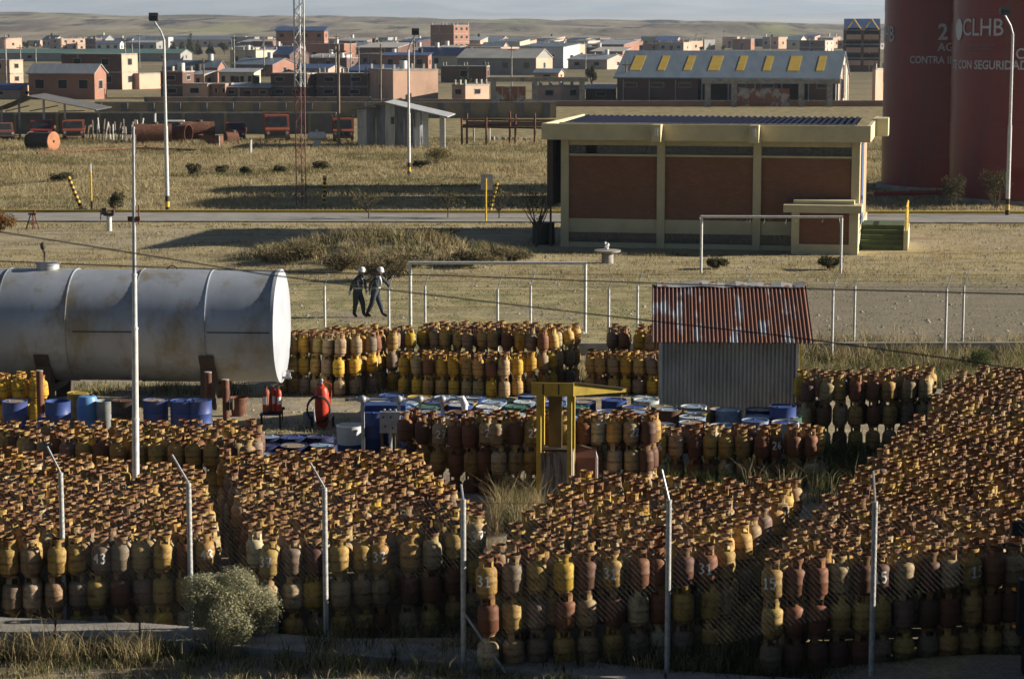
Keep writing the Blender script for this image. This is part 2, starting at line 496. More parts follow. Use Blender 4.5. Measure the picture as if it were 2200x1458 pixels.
def big_tank(label, C, R, H, rz):
    t = thing('storage_tank', label, 'tank', (C.x, C.y, 0), rz, 'red storage tanks beside the road')
    mb = MB(); z = 0.0; k = 0
    prof = []
    while z < H - 0.1:
        r = R + (0.02 if k % 2 else 0.0)
        prof += [(r, z + 0.004), (r, min(H, z + 2.2))]
        z += 2.2; k += 1
    prof += [(R * 0.5, H + 0.5), (0.001, H + 0.8)]
    mb.lathe([(R, 0.0)] + prof[1:], 72)
    part('shell', mb, m_tank, t, True)
    mb = MB(); mb.lathe([(R + 0.3, 0), (R + 0.3, 0.25), (R - 0.1, 0.25)], 48); part('base_ring', mb, m_conc, t)
    mb = MB(); mb.lathe([(R + 0.02, H - 0.12), (R + 0.16, H - 0.12), (R + 0.16, H), (R + 0.02, H)], 64); part('top_rim', mb, m_tank, t)
    return t
C1 = at(2042, 400, 141.5); R1 = 4.35
C2 = at(2221, 400, 131.5); R2 = 4.95
t1 = big_tank('left red storage tank lettered for fire water, partly behind the other tank', C1, R1, 13.0, math.atan2(C1.x, C1.y) * -1)
t2 = big_tank('nearer red storage tank with white logo, cut by the right edge', C2, R2, 13.6, math.atan2(C2.x, C2.y) * -1)
def zt(y, C, R): return at(CX, y, C.y - R).z
def th(px, C, R): return math.asin(max(-0.995, min(0.995, (px - (CX + C.x / C.y * FPX * math.cos(PITCH) * 1.0)) / ppm(C.y) / R)))
cx1, cx2 = 2042, 2221
m_faint = M('faint_lettering', (0.26, 0.16, 0.17), (0.2, 0.12, 0.13), 5, 0.6)
bent_text('21', t1, R1 + 0.04, th(2000, C1, R1), zt(85, C1, R1), 1.35, 0.9, 0.03, False)
bent_text('AGUA', t1, R1 + 0.04, th(1999, C1, R1), zt(110, C1, R1), 0.70, 1.0, 0.01, False)
bent_text('CONTRA INCENDIO', t1, R1 + 0.04, th(1943, C1, R1), zt(137, C1, R1), 0.64, 0.86, 0.01, False)
bent_text('CLHB', t1, R1 + 0.04, th(1915, C1, R1) - 0.42, zt(90, C1, R1), 1.35, 0.9)
bent_text('CLHB', t2, R2 + 0.04, th(2055, C2, R2), zt(77, C2, R2), 1.38, 0.92, 0.01, False)
for k, w in enumerate(('Compania Logistica', 'de Hidrocarburos', 'Boliviana')):
    bent_text(w, t2, R2 + 0.04, th(2067, C2, R2), zt(100 + 9 * k, C2, R2), 0.26, 1.0, 0.0, False, m_faint)
bent_text('TE CON SEGURIDAD', t2, R2 + 0.04, th(2112, C2, R2) - 0.13, zt(150, C2, R2), 0.70, 0.9, 0.015)
bent_text('CON', t2, R2 + 0.04, th(2166, C2, R2), zt(127, C2, R2), 0.85, 0.9, 0.015, False)
mb = MB()                                   # the round emblem left of the letters
vs = []; a0 = th(2046, C2, R2); zc = zt(64, C2, R2)
for k in range(20):
    a = 2 * PI * k / 20
    aa = a0 + 0.45 * math.cos(a) / R2
    vs.append(((R2 + 0.045) * math.sin(aa), -(R2 + 0.045) * math.cos(aa), zc + 0.62 * math.sin(a)))
mb.add(vs, [tuple(range(20))]); part('emblem', mb, m_white, t2)
mb = MB()
pa, pb = gp(1878, 418, 0.5), gp(2035, 415, 0.5)
t = thing('red_pipe', 'red water pipe running low along the foot of the left tank', 'pipe', (pa.x, pa.y, 0))
mb.rod((0, 0, 0.55), (pb.x - pa.x, pb.y - pa.y, 0.55), 0.13); part('pipe_run', mb, m_red, t)
for k in (0.15, 0.5, 0.85):
    q = (pb - pa) * k
    mb = MB(); mb.box((q.x, q.y, 0.22), (0.15, 0.15, 0.44)); part('support', mb, m_conc, t)
    mb = MB(); mb.rod((q.x - 0.06, q.y, 0.55), (q.x + 0.06, q.y, 0.55), 0.19); part('flange', mb, m_red, t)

# ================================================================ yellow pump house
m_cream = M('yellow_render', (0.58, 0.51, 0.32), (0.50, 0.44, 0.275), 1.2, 0.85, bmp=0.1)
def brickmat(name, c1, c2, mortar, sx=1.0):
    m, nt, b = newmat(name)
    b.inputs['Roughness'].default_value = 0.9
    tc = node(nt, 'ShaderNodeTexCoord')
    mp = node(nt, 'ShaderNodeMapping'); mp.inputs['Rotation'].default_value = (rad(90), 0, 0)
    nt.links.new(tc.outputs['Object'], mp.inputs[0])
    br = node(nt, 'ShaderNodeTexBrick')
    br.inputs['Scale'].default_value = 1.0
    br.inputs['Brick Width'].default_value = 0.25 * sx; br.inputs['Row Height'].default_value = 0.085 * sx
    br.inputs['Mortar Size'].default_value = 0.008
    br.inputs['Color1'].default_value = (*c1, 1); br.inputs['Color2'].default_value = (*c2, 1); br.inputs['Mortar'].default_value = (*mortar, 1)
    nt.links.new(mp.outputs[0], br.inputs[0])
    c = mix(nt, rng(nt, noise(nt, 1.1, 6), 0.4, 0.7, 0, 0.5), br.outputs[0], tuple(v * 0.6 for v in c1))
    nt.links.new(c, b.inputs['Base Color'])
    bump(nt, b, br.outputs['Fac'], 0.3, 0.01)
    return m
m_brickA = brickmat('red_brickwork', (0.27, 0.115, 0.06), (0.22, 0.09, 0.048), (0.15, 0.09, 0.06))
m_navy = M('navy_roof_sheet', (0.004, 0.007, 0.022), (0.006, 0.009, 0.028), 2, 0.85, spec=0.1)
m_gb = M('glass_block', (0.06, 0.075, 0.085), (0.035, 0.045, 0.055), 3, 0.2, spec=0.6)
m_bluedoor = M('blue_door_paint', (0.06, 0.12, 0.24), (0.05, 0.10, 0.2), 4, 0.5)
m_green = M('green_step_paint', (0.075, 0.115, 0.05), (0.055, 0.085, 0.04), 3, 0.75)
BA = rad(11)
pl = gp(1205, 530, 0.0)
def onray(px, P0, a):                      # distance along the wall from P0 (going right, nearer by angle a) until it shows at px
    k = (px - CX) / FPX
    dx, dy = math.cos(a), -math.sin(a)
    yy = lambda t: (P0.y + t * dy) * math.cos(PITCH) + (CAMH - 2.0) * math.sin(PITCH)
    t = 0.0
    for _ in range(40):
        t += ((k * yy(t)) - (P0.x + t * dx)) / dx
    return t
BL = onray(1842, pl, BA)
bt = thing('pump_house', 'yellow rendered building with three red brick bays and blue roof', 'building', (pl.x, pl.y, 0), -BA)
sB = ppm(pl.y - BL * 0.1)
def hz(y): return (533 - y) / sB / 0.995
DEP = 10.5
xs = [onray(p, pl, BA) for p in (1205, 1411, 1617, 1828)]
cw = 0.36
mb = MB()
mb.b2(0.1, BL - 0.1, 0.25, DEP, 0, hz(300)); part('core_wall', mb, m_cream, bt)
for x in xs:
    mb = MB(); mb.b2(x, x + cw, -0.03, 0.35, 0, hz(297)); part('column', mb, m_cream, bt)
for i in range(3):
    x0, x1 = xs[i] + cw, xs[i + 1]
    mb = MB(); mb.b2(x0, x1, 0.12, 0.249, hz(470), hz(334)); part('brick_panel', mb, m_brickA, bt)
    mb = MB(); mb.b2(x0, x1, 0.06, 0.249, hz(500), hz(470.2)); part('dado_band', mb, m_cream, bt)
    mb = MB(); mb.b2(x0, x1, 0.06, 0.249, 0, hz(522)); part('plinth', mb, m_cream, bt)
    mb = MB(); mb.b2(x0, x1, 0.03, 0.249, hz(333.6), hz(329)); part('sill', mb, m_cream, bt)
    mb = MB(); mb.b2(x0, x1, 0.06, 0.249, hz(310), hz(298)); part('lintel_band', mb, m_cream, bt)
    n = 16
    bw = (x1 - x0) / n
    for (ya, yb, rows) in ((310.5, 328.6, 2), (500.5, 521.6, 2)):
        za, zb = hz(yb), hz(ya)
        wf = MB(); wf.b2(x0, x1, 0.2, 0.249, za, zb); w = part('window', wf, m_conc, bt)
        for r in range(rows):
            for k in range(n):
                if i == 0 and ya < 400 and k in (3, 4) : continue
                if i == 2 and ya > 400 and k > 6: continue
                bh = (zb - za) / rows
                key = ('gb', round(bw, 3), round(bh, 3))
                mbk = MB(); mbk.b2(-bw / 2 + 0.012, bw / 2 - 0.012, -0.05, 0.0, -bh / 2 + 0.012, bh / 2 - 0.012)
                o = part('glass_block', mbk, m_gb, w)
                o.location = (x0 + (k + 0.5) * bw, 0.2 - 0.002 + rnd.uniform(-0.006, 0.0), za + (r + 0.5) * bh)
        if i == 0 and ya < 400:
            mbk = MB(); mbk.b2(x0 + 3 * bw, x0 + 5 * bw, 0.18, 0.199, za + 0.01, zb - 0.01); part('open_vent', mbk, m_open, w)
fz0, fz1 = hz(296.5), hz(262)
mb = MB(); mb.b2(-0.75, BL + 0.55, -0.95, -0.75, fz0, fz1); part('fascia', mb, m_cream, bt)
mb = MB(); mb.b2(-0.75, BL + 0.55, -0.75, DEP + 0.3, fz0, fz0 + 0.15); part('roof_slab', mb, m_cream, bt)
mb = MB(); mb.b2(-0.751, -0.6, -0.75, DEP, fz0 + 0.15, fz1); part('side_parapet', mb, m_cream, bt)
mb = MB(); mb.b2(BL + 0.4, BL + 0.551, -0.75, DEP, fz0 + 0.15, fz1); part('side_parapet', mb, m_cream, bt)
mb = MB(); mb.b2(BL + 0.551, BL + 1.15, 5.0, 7.0, fz0, fz1 + 0.1); part('corner_canopy', mb, m_cream, bt)
for x in (xs[1], xs[2]):
    mb = MB(); mb.b2(x - 0.04, x + 0.36, -1.7, -0.951, fz0 - 0.03, fz1 + 0.02); g_ = part('spout', mb, m_cream, bt)
    mb = MB(); mb.b2(x + 0.09, x + 0.23, -1.76, -1.701, fz0 + 0.25, fz0 + 0.6); part('spout_outlet', mb, m_white, g_)
mb = MB()
mb.corr((-0.3, 1.4, fz1 - 0.1), (BL + 0.1, 0, 0), (0, 8.0, 0.08), (0, -0.01, 1.0), 46, 0.045)
part('roof_sheet', mb, m_navy, bt)
mb = MB(); mb.b2(-0.3, BL - 0.2, 1.2, 1.35, fz0 + 0.15, fz1 - 0.03); part('roof_upstand', mb, m_conc, bt)
mb = MB(); mb.b2(-0.62, -0.36, -0.2, 9.5, 1.9, fz0 - 0.01); part('side_screen', mb, m_dkst, bt)
for y in (0.0, 4.5, 9.2):
    mb = MB(); mb.b2(-0.53, -0.45, y, y + 0.1, 0, 1.9); part('screen_post', mb, m_dkst, bt)
# right-hand gable wall with the tall blue door
m_salmon = M('salmon_render', (0.50, 0.30, 0.19), (0.44, 0.26, 0.16), 1.5, 0.85)
mb = MB(); mb.b2(BL - 0.099, BL + 0.0, 0.36, DEP, 1.0, hz(300)); part('side_wall', mb, m_salmon, bt)
mb = MB(); mb.b2(BL + 0.001, BL + 0.05, 3.2, 5.6, 1.0, hz(308)); dr = part('door', mb, m_bluedoor, bt)
mb = MB(); mb.b2(BL + 0.051, BL + 0.09, 3.5, 3.6, 2.1, 2.3); part('handle', mb, m_dkst, dr)
mb = MB(); mb.b2(BL - 0.1, BL + 0.08, 0.3, DEP, 0, 0.99); part('side_plinth', mb, m_cream, bt)
# porch in front of the right bay
px0, px1 = onray(1705, pl, BA), onray(1842, pl, BA)
mb = MB(); mb.b2(px0, px0 + 0.35, -1.3, -0.04, 0, hz(444)); part('porch_post', mb, m_cream, bt)
mb = MB(); mb.b2(px0 + 0.351, px1 - 0.3, -1.2, -0.04, 0.45, hz(444)); part('porch_brick', mb, m_brickA, bt)
mb = MB(); mb.b2(px0 + 0.351, px1 - 0.3, -1.28, -0.04, 0, 0.449); part('porch_plinth', mb, m_cream, bt)
mb = MB(); mb.b2(px1 - 0.299, px1 + 0.1, -1.3, -0.04, 0, hz(444)); part('porch_post', mb, m_cream, bt)
mb = MB(); mb.b2(px0 - 0.35, px1 + 0.25, -1.6, -0.96 + 0.9, hz(443.8), hz(428)); part('porch_roof', mb, m_cream, bt)
mb = MB(); mb.b2(px0 + 0.05, px1 - 0.1, -1.0, -0.04, hz(427.8), hz(420)); part('porch_roof_kerb', mb, m_cream, bt)
# green steps and yellow handrail
st = thing('steps', 'green painted steps climbing to the blue side door', 'steps', bt.matrix_basis @ Vector((BL + 0.12, 1.2, 0)), -BA)
for k in range(5):
    mb = MB(); mb.b2(0, 1.9 , 0.42 * k, 4.2, 0.2 * k + 0.001, 0.2 * k + 0.2); part('tread', mb, m_green, st)
rl = thing('handrail', 'yellow tubular handrail on a cream parapet beside the green steps', 'handrail', bt.matrix_basis @ Vector((BL + 2.05, 1.2, 0)), -BA)
mb = MB(); mb.b2(0.0, 0.2, 0.0, 4.2, 0, 0.9); part('parapet', mb, m_cream, rl)
for y in (0.05, 1.4, 2.8, 4.1):
    mb = MB(); mb.rod((0.1, y, 0.9), (0.1, y, 1.95), 0.04); part('baluster', mb, m_yel, rl)
for z in (1.45, 1.95):
    mb = MB(); mb.rod((0.1, 0.0, z), (0.1, 4.15, z), 0.04); part('rail', mb, m_yel, rl)
mb = MB()
q = gp(1182, 528, 0)
t = thing('water_bin', 'dark green lidded bin standing by the left corner of the pump house', 'bin', (q.x - 0.3, q.y + 1.0, 0))
mb.lathe([(0.5, 0), (0.55, 0.1), (0.52, 0.85), (0.48, 0.9)], 14); part('body', mb, M('dark_green_plastic', (0.012, 0.025, 0.018), (0.02, 0.03, 0.02), 4, 0.6), t)
mb = MB(); mb.lathe([(0.55, 0.9), (0.5, 1.0), (0.001, 1.05)], 14); part('lid', mb, m_blk, t)

# ================================================================ goals
def goal(xl, xr, yb, label):
    a, b_ = gp(xl, yb, 0), gp(xr, yb + 1, 0)
    t = thing('football_goal', label, 'goal', (a.x, a.y, gz(a.x, a.y)), math.atan2(b_.y - a.y, b_.x - a.x), 'football goals on the playing field')
    w = (b_ - a).length
    h = 2.32
    for x in (0, w):
        mb = MB(); mb.rod((x, 0, -0.1), (x, 0, h), 0.055, n=10); part('post', mb, m_white, t, True)
        mb = MB(); mb.tube([(x, 0.02, h - 0.03), (x - 0.05, 0.45, h - 0.06), (x + 0.02, 0.4, h - 0.55), (x, 0.0, h - 0.62)], 0.02); part('net_bracket', mb, m_white, t)
    mb = MB(); mb.rod((-0.05, 0, h), (w + 0.05, 0, h), 0.055, n=10); cb = part('crossbar', mb, m_white, t, True)
    for k in range(9):
        x = rnd.uniform(0.3, w - 0.3)
        mb = MB(); mb.tube([(x, 0, h - 0.05), (x + 0.03, 0.02, h - 0.09), (x - 0.02, 0, h - rnd.uniform(0.1, 0.3))], 0.006, 4); part('net_scrap', mb, m_white, cb)
goal(882, 1257, 714, 'white football goal nearer the yard, behind the yellow cylinders')
goal(1506, 1806, 586, 'farther white football goal standing in front of the pump house')

# ================================================================ lamp posts
m_lamp = M('lamp_housing', (0.05, 0.05, 0.05), (0.08, 0.08, 0.08), 6, 0.5)
def lamp_post(px, yb, ytop, label, side=-1, bands=True):
    p = gp(px, yb, 0)
    t = thing('lamp_post', label, 'lamp post', (p.x, p.y, 0), 0, 'floodlight lamp posts')
    h = zat(ytop + 45, p.y)
    hs = h * 0.5
    mb = MB(); mb.rod((0, 0, 0.9), (0, 0, hs), 0.115, 0.11, 12); mb.rod((0, 0, hs), (0, 0, h), 0.085, 0.07, 12)
    part('pole', mb, m_white, t, True)
    for k, m in enumerate((m_blk, m_yel, m_blk, m_yel)):
        mb = MB(); mb.rod((0, 0, -0.1 if k == 0 else k * 0.3), (0, 0, 0.3 * (k + 1) - (0 if k < 3 else 0.28)), 0.122, n=12)
        part('base_band', mb, m, t, True)
    mb = MB(); mb.tube([(0, 0, h), (side * 0.15, -0.05, h + 0.45), (side * 0.5, -0.15, h + 1.0)], 0.05, 8); part('arm', mb, m_galv, t, True)
    e = (side * 0.5, -0.15, h + 1.1)
    mb = MB(); mb.box((e[0], e[1], e[2] + 0.1), (0.5, 0.35, 0.36), rx=rad(-20)); hd = part('lamp_head', mb, m_lamp, t)
    mb = MB(); mb.box((e[0], e[1] - 0.2, e[2] + 0.03), (0.42, 0.03, 0.26), rx=rad(-20)); part('lens', mb, m_glass, hd)
lamp_post(360, 456, 40, 'white floodlight lamp post left of the lattice mast')
lamp_post(879, 378, 62, 'white floodlight lamp post behind the tin scrapyard shed', 1)
lamp_post(2164, 463, 28, 'white floodlight lamp post in front of the nearer red tank')
# ================================================================ gas cylinders
def cyl_template(n, full=True):
    body = [(0.10, 0.03), (0.145, 0.042), (0.158, 0.075), (0.16, 0.205), (0.1635, 0.213), (0.1635, 0.237), (0.16, 0.245), (0.159, 0.345), (0.152, 0.387), (0.136, 0.417), (0.11, 0.438), (0.07, 0.449), (0.001, 0.452)]
    if not full:
        body = [(0.148, 0.042), (0.16, 0.085), (0.162, 0.225), (0.159, 0.345), (0.150, 0.39), (0.125, 0.428), (0.085, 0.447), (0.001, 0.452)]
    B = MB().lathe(body, n)
    F = MB().lathe([(0.118, 0.0), (0.122, 0.055), (0.112, 0.055), (0.108, 0.0)], n)
    F.f = [f for f in F.f if len(f) == 4]
    C = MB()
    m = max(8, n)
    # upper ring of the collar, open in the middle
    C.lathe([(0.100, 0.535), (0.112, 0.535), (0.113, 0.575), (0.106, 0.582), (0.098, 0.575), (0.100, 0.535)], m)
    C.f = [f for f in C.f if len(f) == 4]
    for k in range(3):
        a0 = 2 * PI * (k / 3) + 0.5
        vs = []
        for i in range(4):
            a = a0 + rad(52) * i / 3
            for r, z in ((0.106, 0.405), (0.110, 0.54), (0.101, 0.54), (0.098, 0.405)):
                vs.append((r * math.cos(a), r * math.sin(a), z))
        fs = []
        for i in range(3):
            for j in range(4):
                fs.append((i * 4 + j, (i + 1) * 4 + j, (i + 1) * 4 + (j + 1) % 4, i * 4 + (j + 1) % 4))
        fs += [(0, 1, 2, 3), (15, 14, 13, 12)]
        C.add(vs, fs)
    C.rod((0, 0, 0.43), (0, 0, 0.52), 0.024, 0.018, 6)
    return B, F, C
def setlz(me):
    a = me.attributes.new('lz', 'FLOAT', 'POINT')
    a.data.foreach_set('value', [v.co.z for v in me.vertices])
m_cylb, m_cylc = cylmat('cylinder_paint', False), cylmat('collar_paint', False, True)
m_cylb2, m_cylc2 = cylmat('cylinder_paint_mass', True), cylmat('collar_paint_mass', True, True)
Bt, Ft, Ct = cyl_template(20)
def pm(mb, name, mat, smooth):
    o = mb.build(name, mat, None, smooth)
    me = o.data
    bpy.data.objects.remove(o)
    setlz(me)
    return me
me_body, me_foot, me_collar = pm(Bt, 'body', m_cylb, True), pm(Ft, 'foot_ring', m_cylb, True), pm(Ct, 'collar', m_cylc, True)

PAL = {
    'ochre': (0.44, 0.285, 0.085), 'tan': (0.37, 0.27, 0.145), 'yellow': (0.54, 0.33, 0.035), 'rust-brown': (0.19, 0.078, 0.04),
    'dark brown': (0.12, 0.058, 0.04), 'cream': (0.50, 0.42, 0.26), 'grey-brown': (0.22, 0.17, 0.125)}
OLD = ['ochre'] * 14 + ['tan'] * 8 + ['rust-brown'] * 4 + ['dark brown'] * 3 + ['cream'] + ['grey-brown'] * 4 + ['yellow']
YEL = ['yellow'] * 4 + ['ochre'] * 6 + ['tan'] * 4 + ['grey-brown'] * 2 + ['rust-brown']
MIX = ['rust-brown'] * 5 + ['dark brown'] * 4 + ['cream'] * 3 + ['tan'] * 3 + ['ochre'] * 4
# name, four corner pixels of the collar tops (FL, FR, BR, BL), tiers, palette
STACKS = [
    ('43', 'leftmost front stack', (-75, 1157), (444, 1143), (418, 1002), (-85, 952), 3, OLD),
    ('5', 'back left stack', (60, 934), (532, 942), (545, 903), (-35, 903), 3, OLD),
    ('37', 'second front stack', (574, 1160), (1022, 1142), (872, 966), (492, 968), 3, OLD),
    ('31', 'third front stack', (1052, 1194), (1526, 1170), (1700, 1030), (1248, 1016), 3, OLD),
    ('15', 'rightmost front stack', (1660, 1200), (2182, 1172), (2560, 884), (1992, 884), 3, OLD),
    ('R', 'far right stack', (2008, 866), (2420, 866), (2500, 790), (2085, 788), 3, OLD),
    ('27', 'centre stack beside manifold', (874, 886), (1046, 892), (1056, 882), (885, 878), 3, MIX),
    ('22', 'centre stack behind shelter', (1068, 894), (1395, 890), (1400, 880), (1074, 882), 3, MIX),
    ('26', 'stack before blue drums', (1420, 922), (1742, 920), (1738, 911), (1412, 912), 2, MIX),
    ('25', 'stack right of shed', (1732, 806), (1985, 802), (1990, 790), (1742, 793), 3, OLD),
    ('Y1', 'yellow stack beside tank', (606, 712), (728, 718), (876, 702), (742, 697), 3, YEL),
    ('Y2', 'low yellow stack below goal', (868, 758), (1084, 764), (1132, 756), (915, 752), 2, YEL),
    ('Y3', 'tall yellow stack below goal', (880, 698), (1168, 708), (1236, 696), (960, 689), 3, YEL),
    ('Y4', 'low yellow stack by shed', (1268, 756), (1425, 761), (1430, 755), (1280, 750), 2, YEL),
    ('Y5', 'tall yellow stack by shed', (1316, 703), (1425, 708), (1430, 700), (1325, 696), 3, YEL),
    ('N', 'clean yellow stack under tank', (-30, 806), (72, 806), (80, 800), (-25, 800), 2, ['yellow']),
]
NUMS = {  # stack: {(column, tier from top): text, twist}
    '43': {(1, 0): ('43', -0.1), (6, 0): ('43', 0.0), (11, 0): ('43', 0.3)},
    '37': {(0, 0): ('37', -0.3), (5, 0): ('37', 0.0), (9, 0): ('37', 0.25)},
    '31': {(0, 0): ('31', -0.2), (5, 0): ('31', -0.25), (9, 0): ('31', -0.2)},
    '15': {(0, 0): ('15', -0.35), (5, 0): ('15', 0.0), (9, 0): ('15', 0.55)},
    '27': {(2, 0): ('27', 0.2), (5, 0): ('27', 0.4)}, '22': {(2, 0): ('22', 0.2), (8, 0): ('22', 0.5)},
    '26': {(0, 0): ('26', -0.2), (7, 0): ('26', 0.2)}, '25': {(2, 0): ('25', 0.0), (7, 0): ('25', 0.4)}, '5': {(14, 0): ('5', 0.9)},
}
SIDE = {'31': {4: ('1', 0.5), 10: ('25', 0.35), 13: ('2', 0.7)}, '37': {2: ('1', 0.7)}}
STROKE = {
    '0': [[(0.5, 1), (0.15, 0.8), (0.1, 0.3), (0.5, 0), (0.88, 0.3), (0.85, 0.8), (0.5, 1)]], '1': [[(0.2, 0.78), (0.55, 1), (0.55, 0)], [(0.2, 0), (0.9, 0)]],
    '2': [[(0.1, 0.78), (0.4, 1), (0.85, 0.85), (0.75, 0.5), (0.1, 0.02), (0.95, 0.02)]], '3': [[(0.1, 0.92), (0.5, 1), (0.85, 0.8), (0.45, 0.54), (0.9, 0.3), (0.5, 0), (0.08, 0.1)]],
    '4': [[(0.7, 0), (0.7, 1), (0.1, 0.4), (0.95, 0.4)]], '5': [[(0.85, 1), (0.2, 1), (0.15, 0.58), (0.6, 0.64), (0.88, 0.35), (0.55, 0), (0.1, 0.1)]],
    '6': [[(0.8, 0.95), (0.35, 0.8), (0.12, 0.3), (0.45, 0), (0.85, 0.22), (0.55, 0.52), (0.18, 0.35)]], '7': [[(0.08, 0.97), (0.92, 0.97), (0.45, 0)], [(0.3, 0.5), (0.85, 0.5)]]}
def number_mesh(txt, twist):
    mb = MB()
    R, hgt, wd = 0.1665, 0.155, 0.095
    x = -(len(txt) * (wd + 0.018)) / 2
    for ch in txt:
        for st in STROKE[ch]:
            pts = []
            for (a, b), (c, d) in zip(st[:-1], st[1:]):
                pts += [(a + (c - a) * k / 3, b + (d - b) * k / 3) for k in range(3)]
            pts.append(st[-1])
            P = [Vector((x + a * wd + rnd.uniform(-.003, .003), 0.18 + b * hgt)) for a, b in pts]
            vs = []
            for i, p in enumerate(P):
                d = (P[min(i + 1, len(P) - 1)] - P[max(i - 1, 0)]).normalized() * rnd.uniform(0.011, 0.0145)
                for q in (p + Vector((-d.y, d.x)), p - Vector((-d.y, d.x))):
                    a = q.x / R + twist
                    vs.append((R * math.sin(a), -R * math.cos(a), q.y))
            mb.add(vs, [(2 * i, 2 * i + 1, 2 * i + 3, 2 * i + 2) for i in range(len(P) - 1)])
        x += wd + 0.018
    return mb
mast_p = top(290, 1075, 1.14)
PIT, DEPTH_P, STEP = 0.352, 0.335, 0.562
cyls, footprints = [], []
for key, nm, FL, FR, BR, BLc, nt_, pal in STACKS:
    h = nt_ * STEP + 0.02
    q = [top(*p, h) for p in (FL, FR, BR, BLc)]
    if key in ('43', '37'):
        q = [gp(*p, 0.335 + h) for p in (FL, FR, BR, BLc)]
    footprints.append([(v.x, v.y) for v in q])
    nc = max(2, round((q[1] - q[0]).xy.length / PIT) + 1)
    nr = max(2, round(((q[3] - q[0]).xy.length + (q[2] - q[1]).xy.length) / 2 / DEPTH_P) + 1)
    for r in range(nr):
        v = r / (nr - 1)
        a, b_ = q[0].lerp(q[3], v), q[1].lerp(q[2], v)
        ncr = max(2, round((b_ - a).xy.length / PIT) + 1)
        for c_ in range(ncr):
            p = a.lerp(b_, c_ / (ncr - 1))
            x, y = p.x + rnd.gauss(0, 0.018 if r == 0 else 0.045) + (0.085 if r % 2 else -0.085)*(r > 0), p.y + rnd.gauss(0, 0.02 if r == 0 else 0.045)
            if (x - mast_p.x) ** 2 + (y - mast_p.y) ** 2 < 0.3 ** 2: continue
            z = gz(x, y)
            nn = nt_
            if r > 0 and rnd.random() < 0.03: nn -= 1
            if key == '5' and r == 0 and c_ in (6, 7, 12, 13): nn -= 0
            for k in range(nn):
                tier = nt_ - 1 - k
                edge = r == 0 or c_ >= ncr - 2 or c_ == 0
                if tier > 0 and not edge and r > 1 : continue
                if tier > 0 and not edge and tier > 1: continue
                col_ = rnd.choice(pal)
                s = rnd.uniform(0.82, 1.15)
                tint = tuple(min(0.8, t * s * rnd.uniform(0.93, 1.07)) for t in PAL[col_])
                dcam = math.hypot(x, y)
                pxx = CX + x / y * FPX
                vis = (1.0 if (r == 0 or (c_ == ncr - 1 and x < y * 0.02 + 3.5)) else 0.36) if (tier == 0 or r == 0) else 0.12
                if tier > 0 and r == 0 and key in ('15', '25'): vis *= 0.75
                if not (-20 < pxx < 2220): vis = 0
                cyls.append(dict(key=key, nm=nm, r=r, c=c_, ncr=ncr, tier=tier, nt=nt_, x=x + rnd.gauss(0, 0.013) * k, y=y, z=z + k * STEP, tint=tint, col=col_, score=vis / dcam ** 2))
cyls.sort(key=lambda d: -d['score'])
single = [c for c in cyls[:300] if c['score'] > 0]
mass = [c for c in cyls[len(single):]]
TN = {0: 'top tier', 1: 'second tier', 2: 'third tier'}
def child(me, name, par, tint=None):
    o = bpy.data.objects.new(name, me)
    col.objects.link(o); o.parent = par
    if tint: o.color = (*tint, 1)
    return o
for c in single:
    num = None
    if c['tier'] == 0:
        if c['r'] == 0: num = NUMS.get(c['key'], {}).get((c['c'], 0))
        elif c['c'] == c['ncr'] - 1: num = SIDE.get(c['key'], {}).get(c['r'])
    row = 'front row' if c['r'] == 0 else ORD[c['r'] + 1] + ' row'
    lab = '%s gas cylinder%s, %s, %s from left, %s, %s' % (c['col'], ' %s' % num[0] if num else '', TN[c['tier']], ORD[c['c'] + 1], row, c['nm'])
    t = thing('gas_cylinder', lab, 'gas cylinder', (c['x'], c['y'], c['z']), 0, 'stacked gas cylinders')
    a = rnd.uniform(0, 2 * PI)
    child(me_body, 'body', t, c['tint']).rotation_euler = (0, 0, a)
    child(me_collar, 'collar', t, c['tint']).rotation_euler = (0, 0, a)
    if c['r'] == 0 or c['tier'] == 0: child(me_foot, 'foot_ring', t, tuple(v * 0.7 for v in c['tint']))
    if num:
        part('painted_number', number_mesh(*num), m_number, t)
    t.rotation_euler = (rnd.gauss(0, 0.014), rnd.gauss(0, 0.02), 0)
def tri(mb):
    T = []
    for f in mb.f:
        for i in range(1, len(f) - 1): T.append((f[0], f[i], f[i + 1]))
    return np.array(mb.v, dtype=np.float32), np.array(T, dtype=np.int32)
B2, F2, C2t = cyl_template(12, False)
vb, tb = tri(B2); vc, tc_ = tri(C2t); vf, tf = tri(F2)
TV = np.vstack([vb, vc, vf]); TT = np.vstack([tb, tc_ + len(vb), tf + len(vb) + len(vc)])
TMI = np.concatenate([np.zeros(len(tb)), np.ones(len(tc_)), np.zeros(len(tf))]).astype(np.int32)
TSM = np.concatenate([np.ones(len(tb)), np.zeros(len(tc_)), np.ones(len(tf))]).astype(bool)
N = len(mass)
ang = nrs.uniform(0, 2 * PI, N)
ca, sa = np.cos(ang)[:, None], np.sin(ang)[:, None]
loc = np.array([(c['x'], c['y'], c['z']) for c in mass])
tints = np.array([c['tint'] for c in mass])
topm = np.array([1.0 if c['tier'] == 0 else 0.0 for c in mass])[:, None]
zs_ = 1 + topm * nrs.normal(0, 0.035, (N, 1)); tx, ty = topm * nrs.normal(0, 0.05, (N, 1)), topm * nrs.normal(0, 0.05, (N, 1))
ZZ = TV[None, :, 2] * zs_
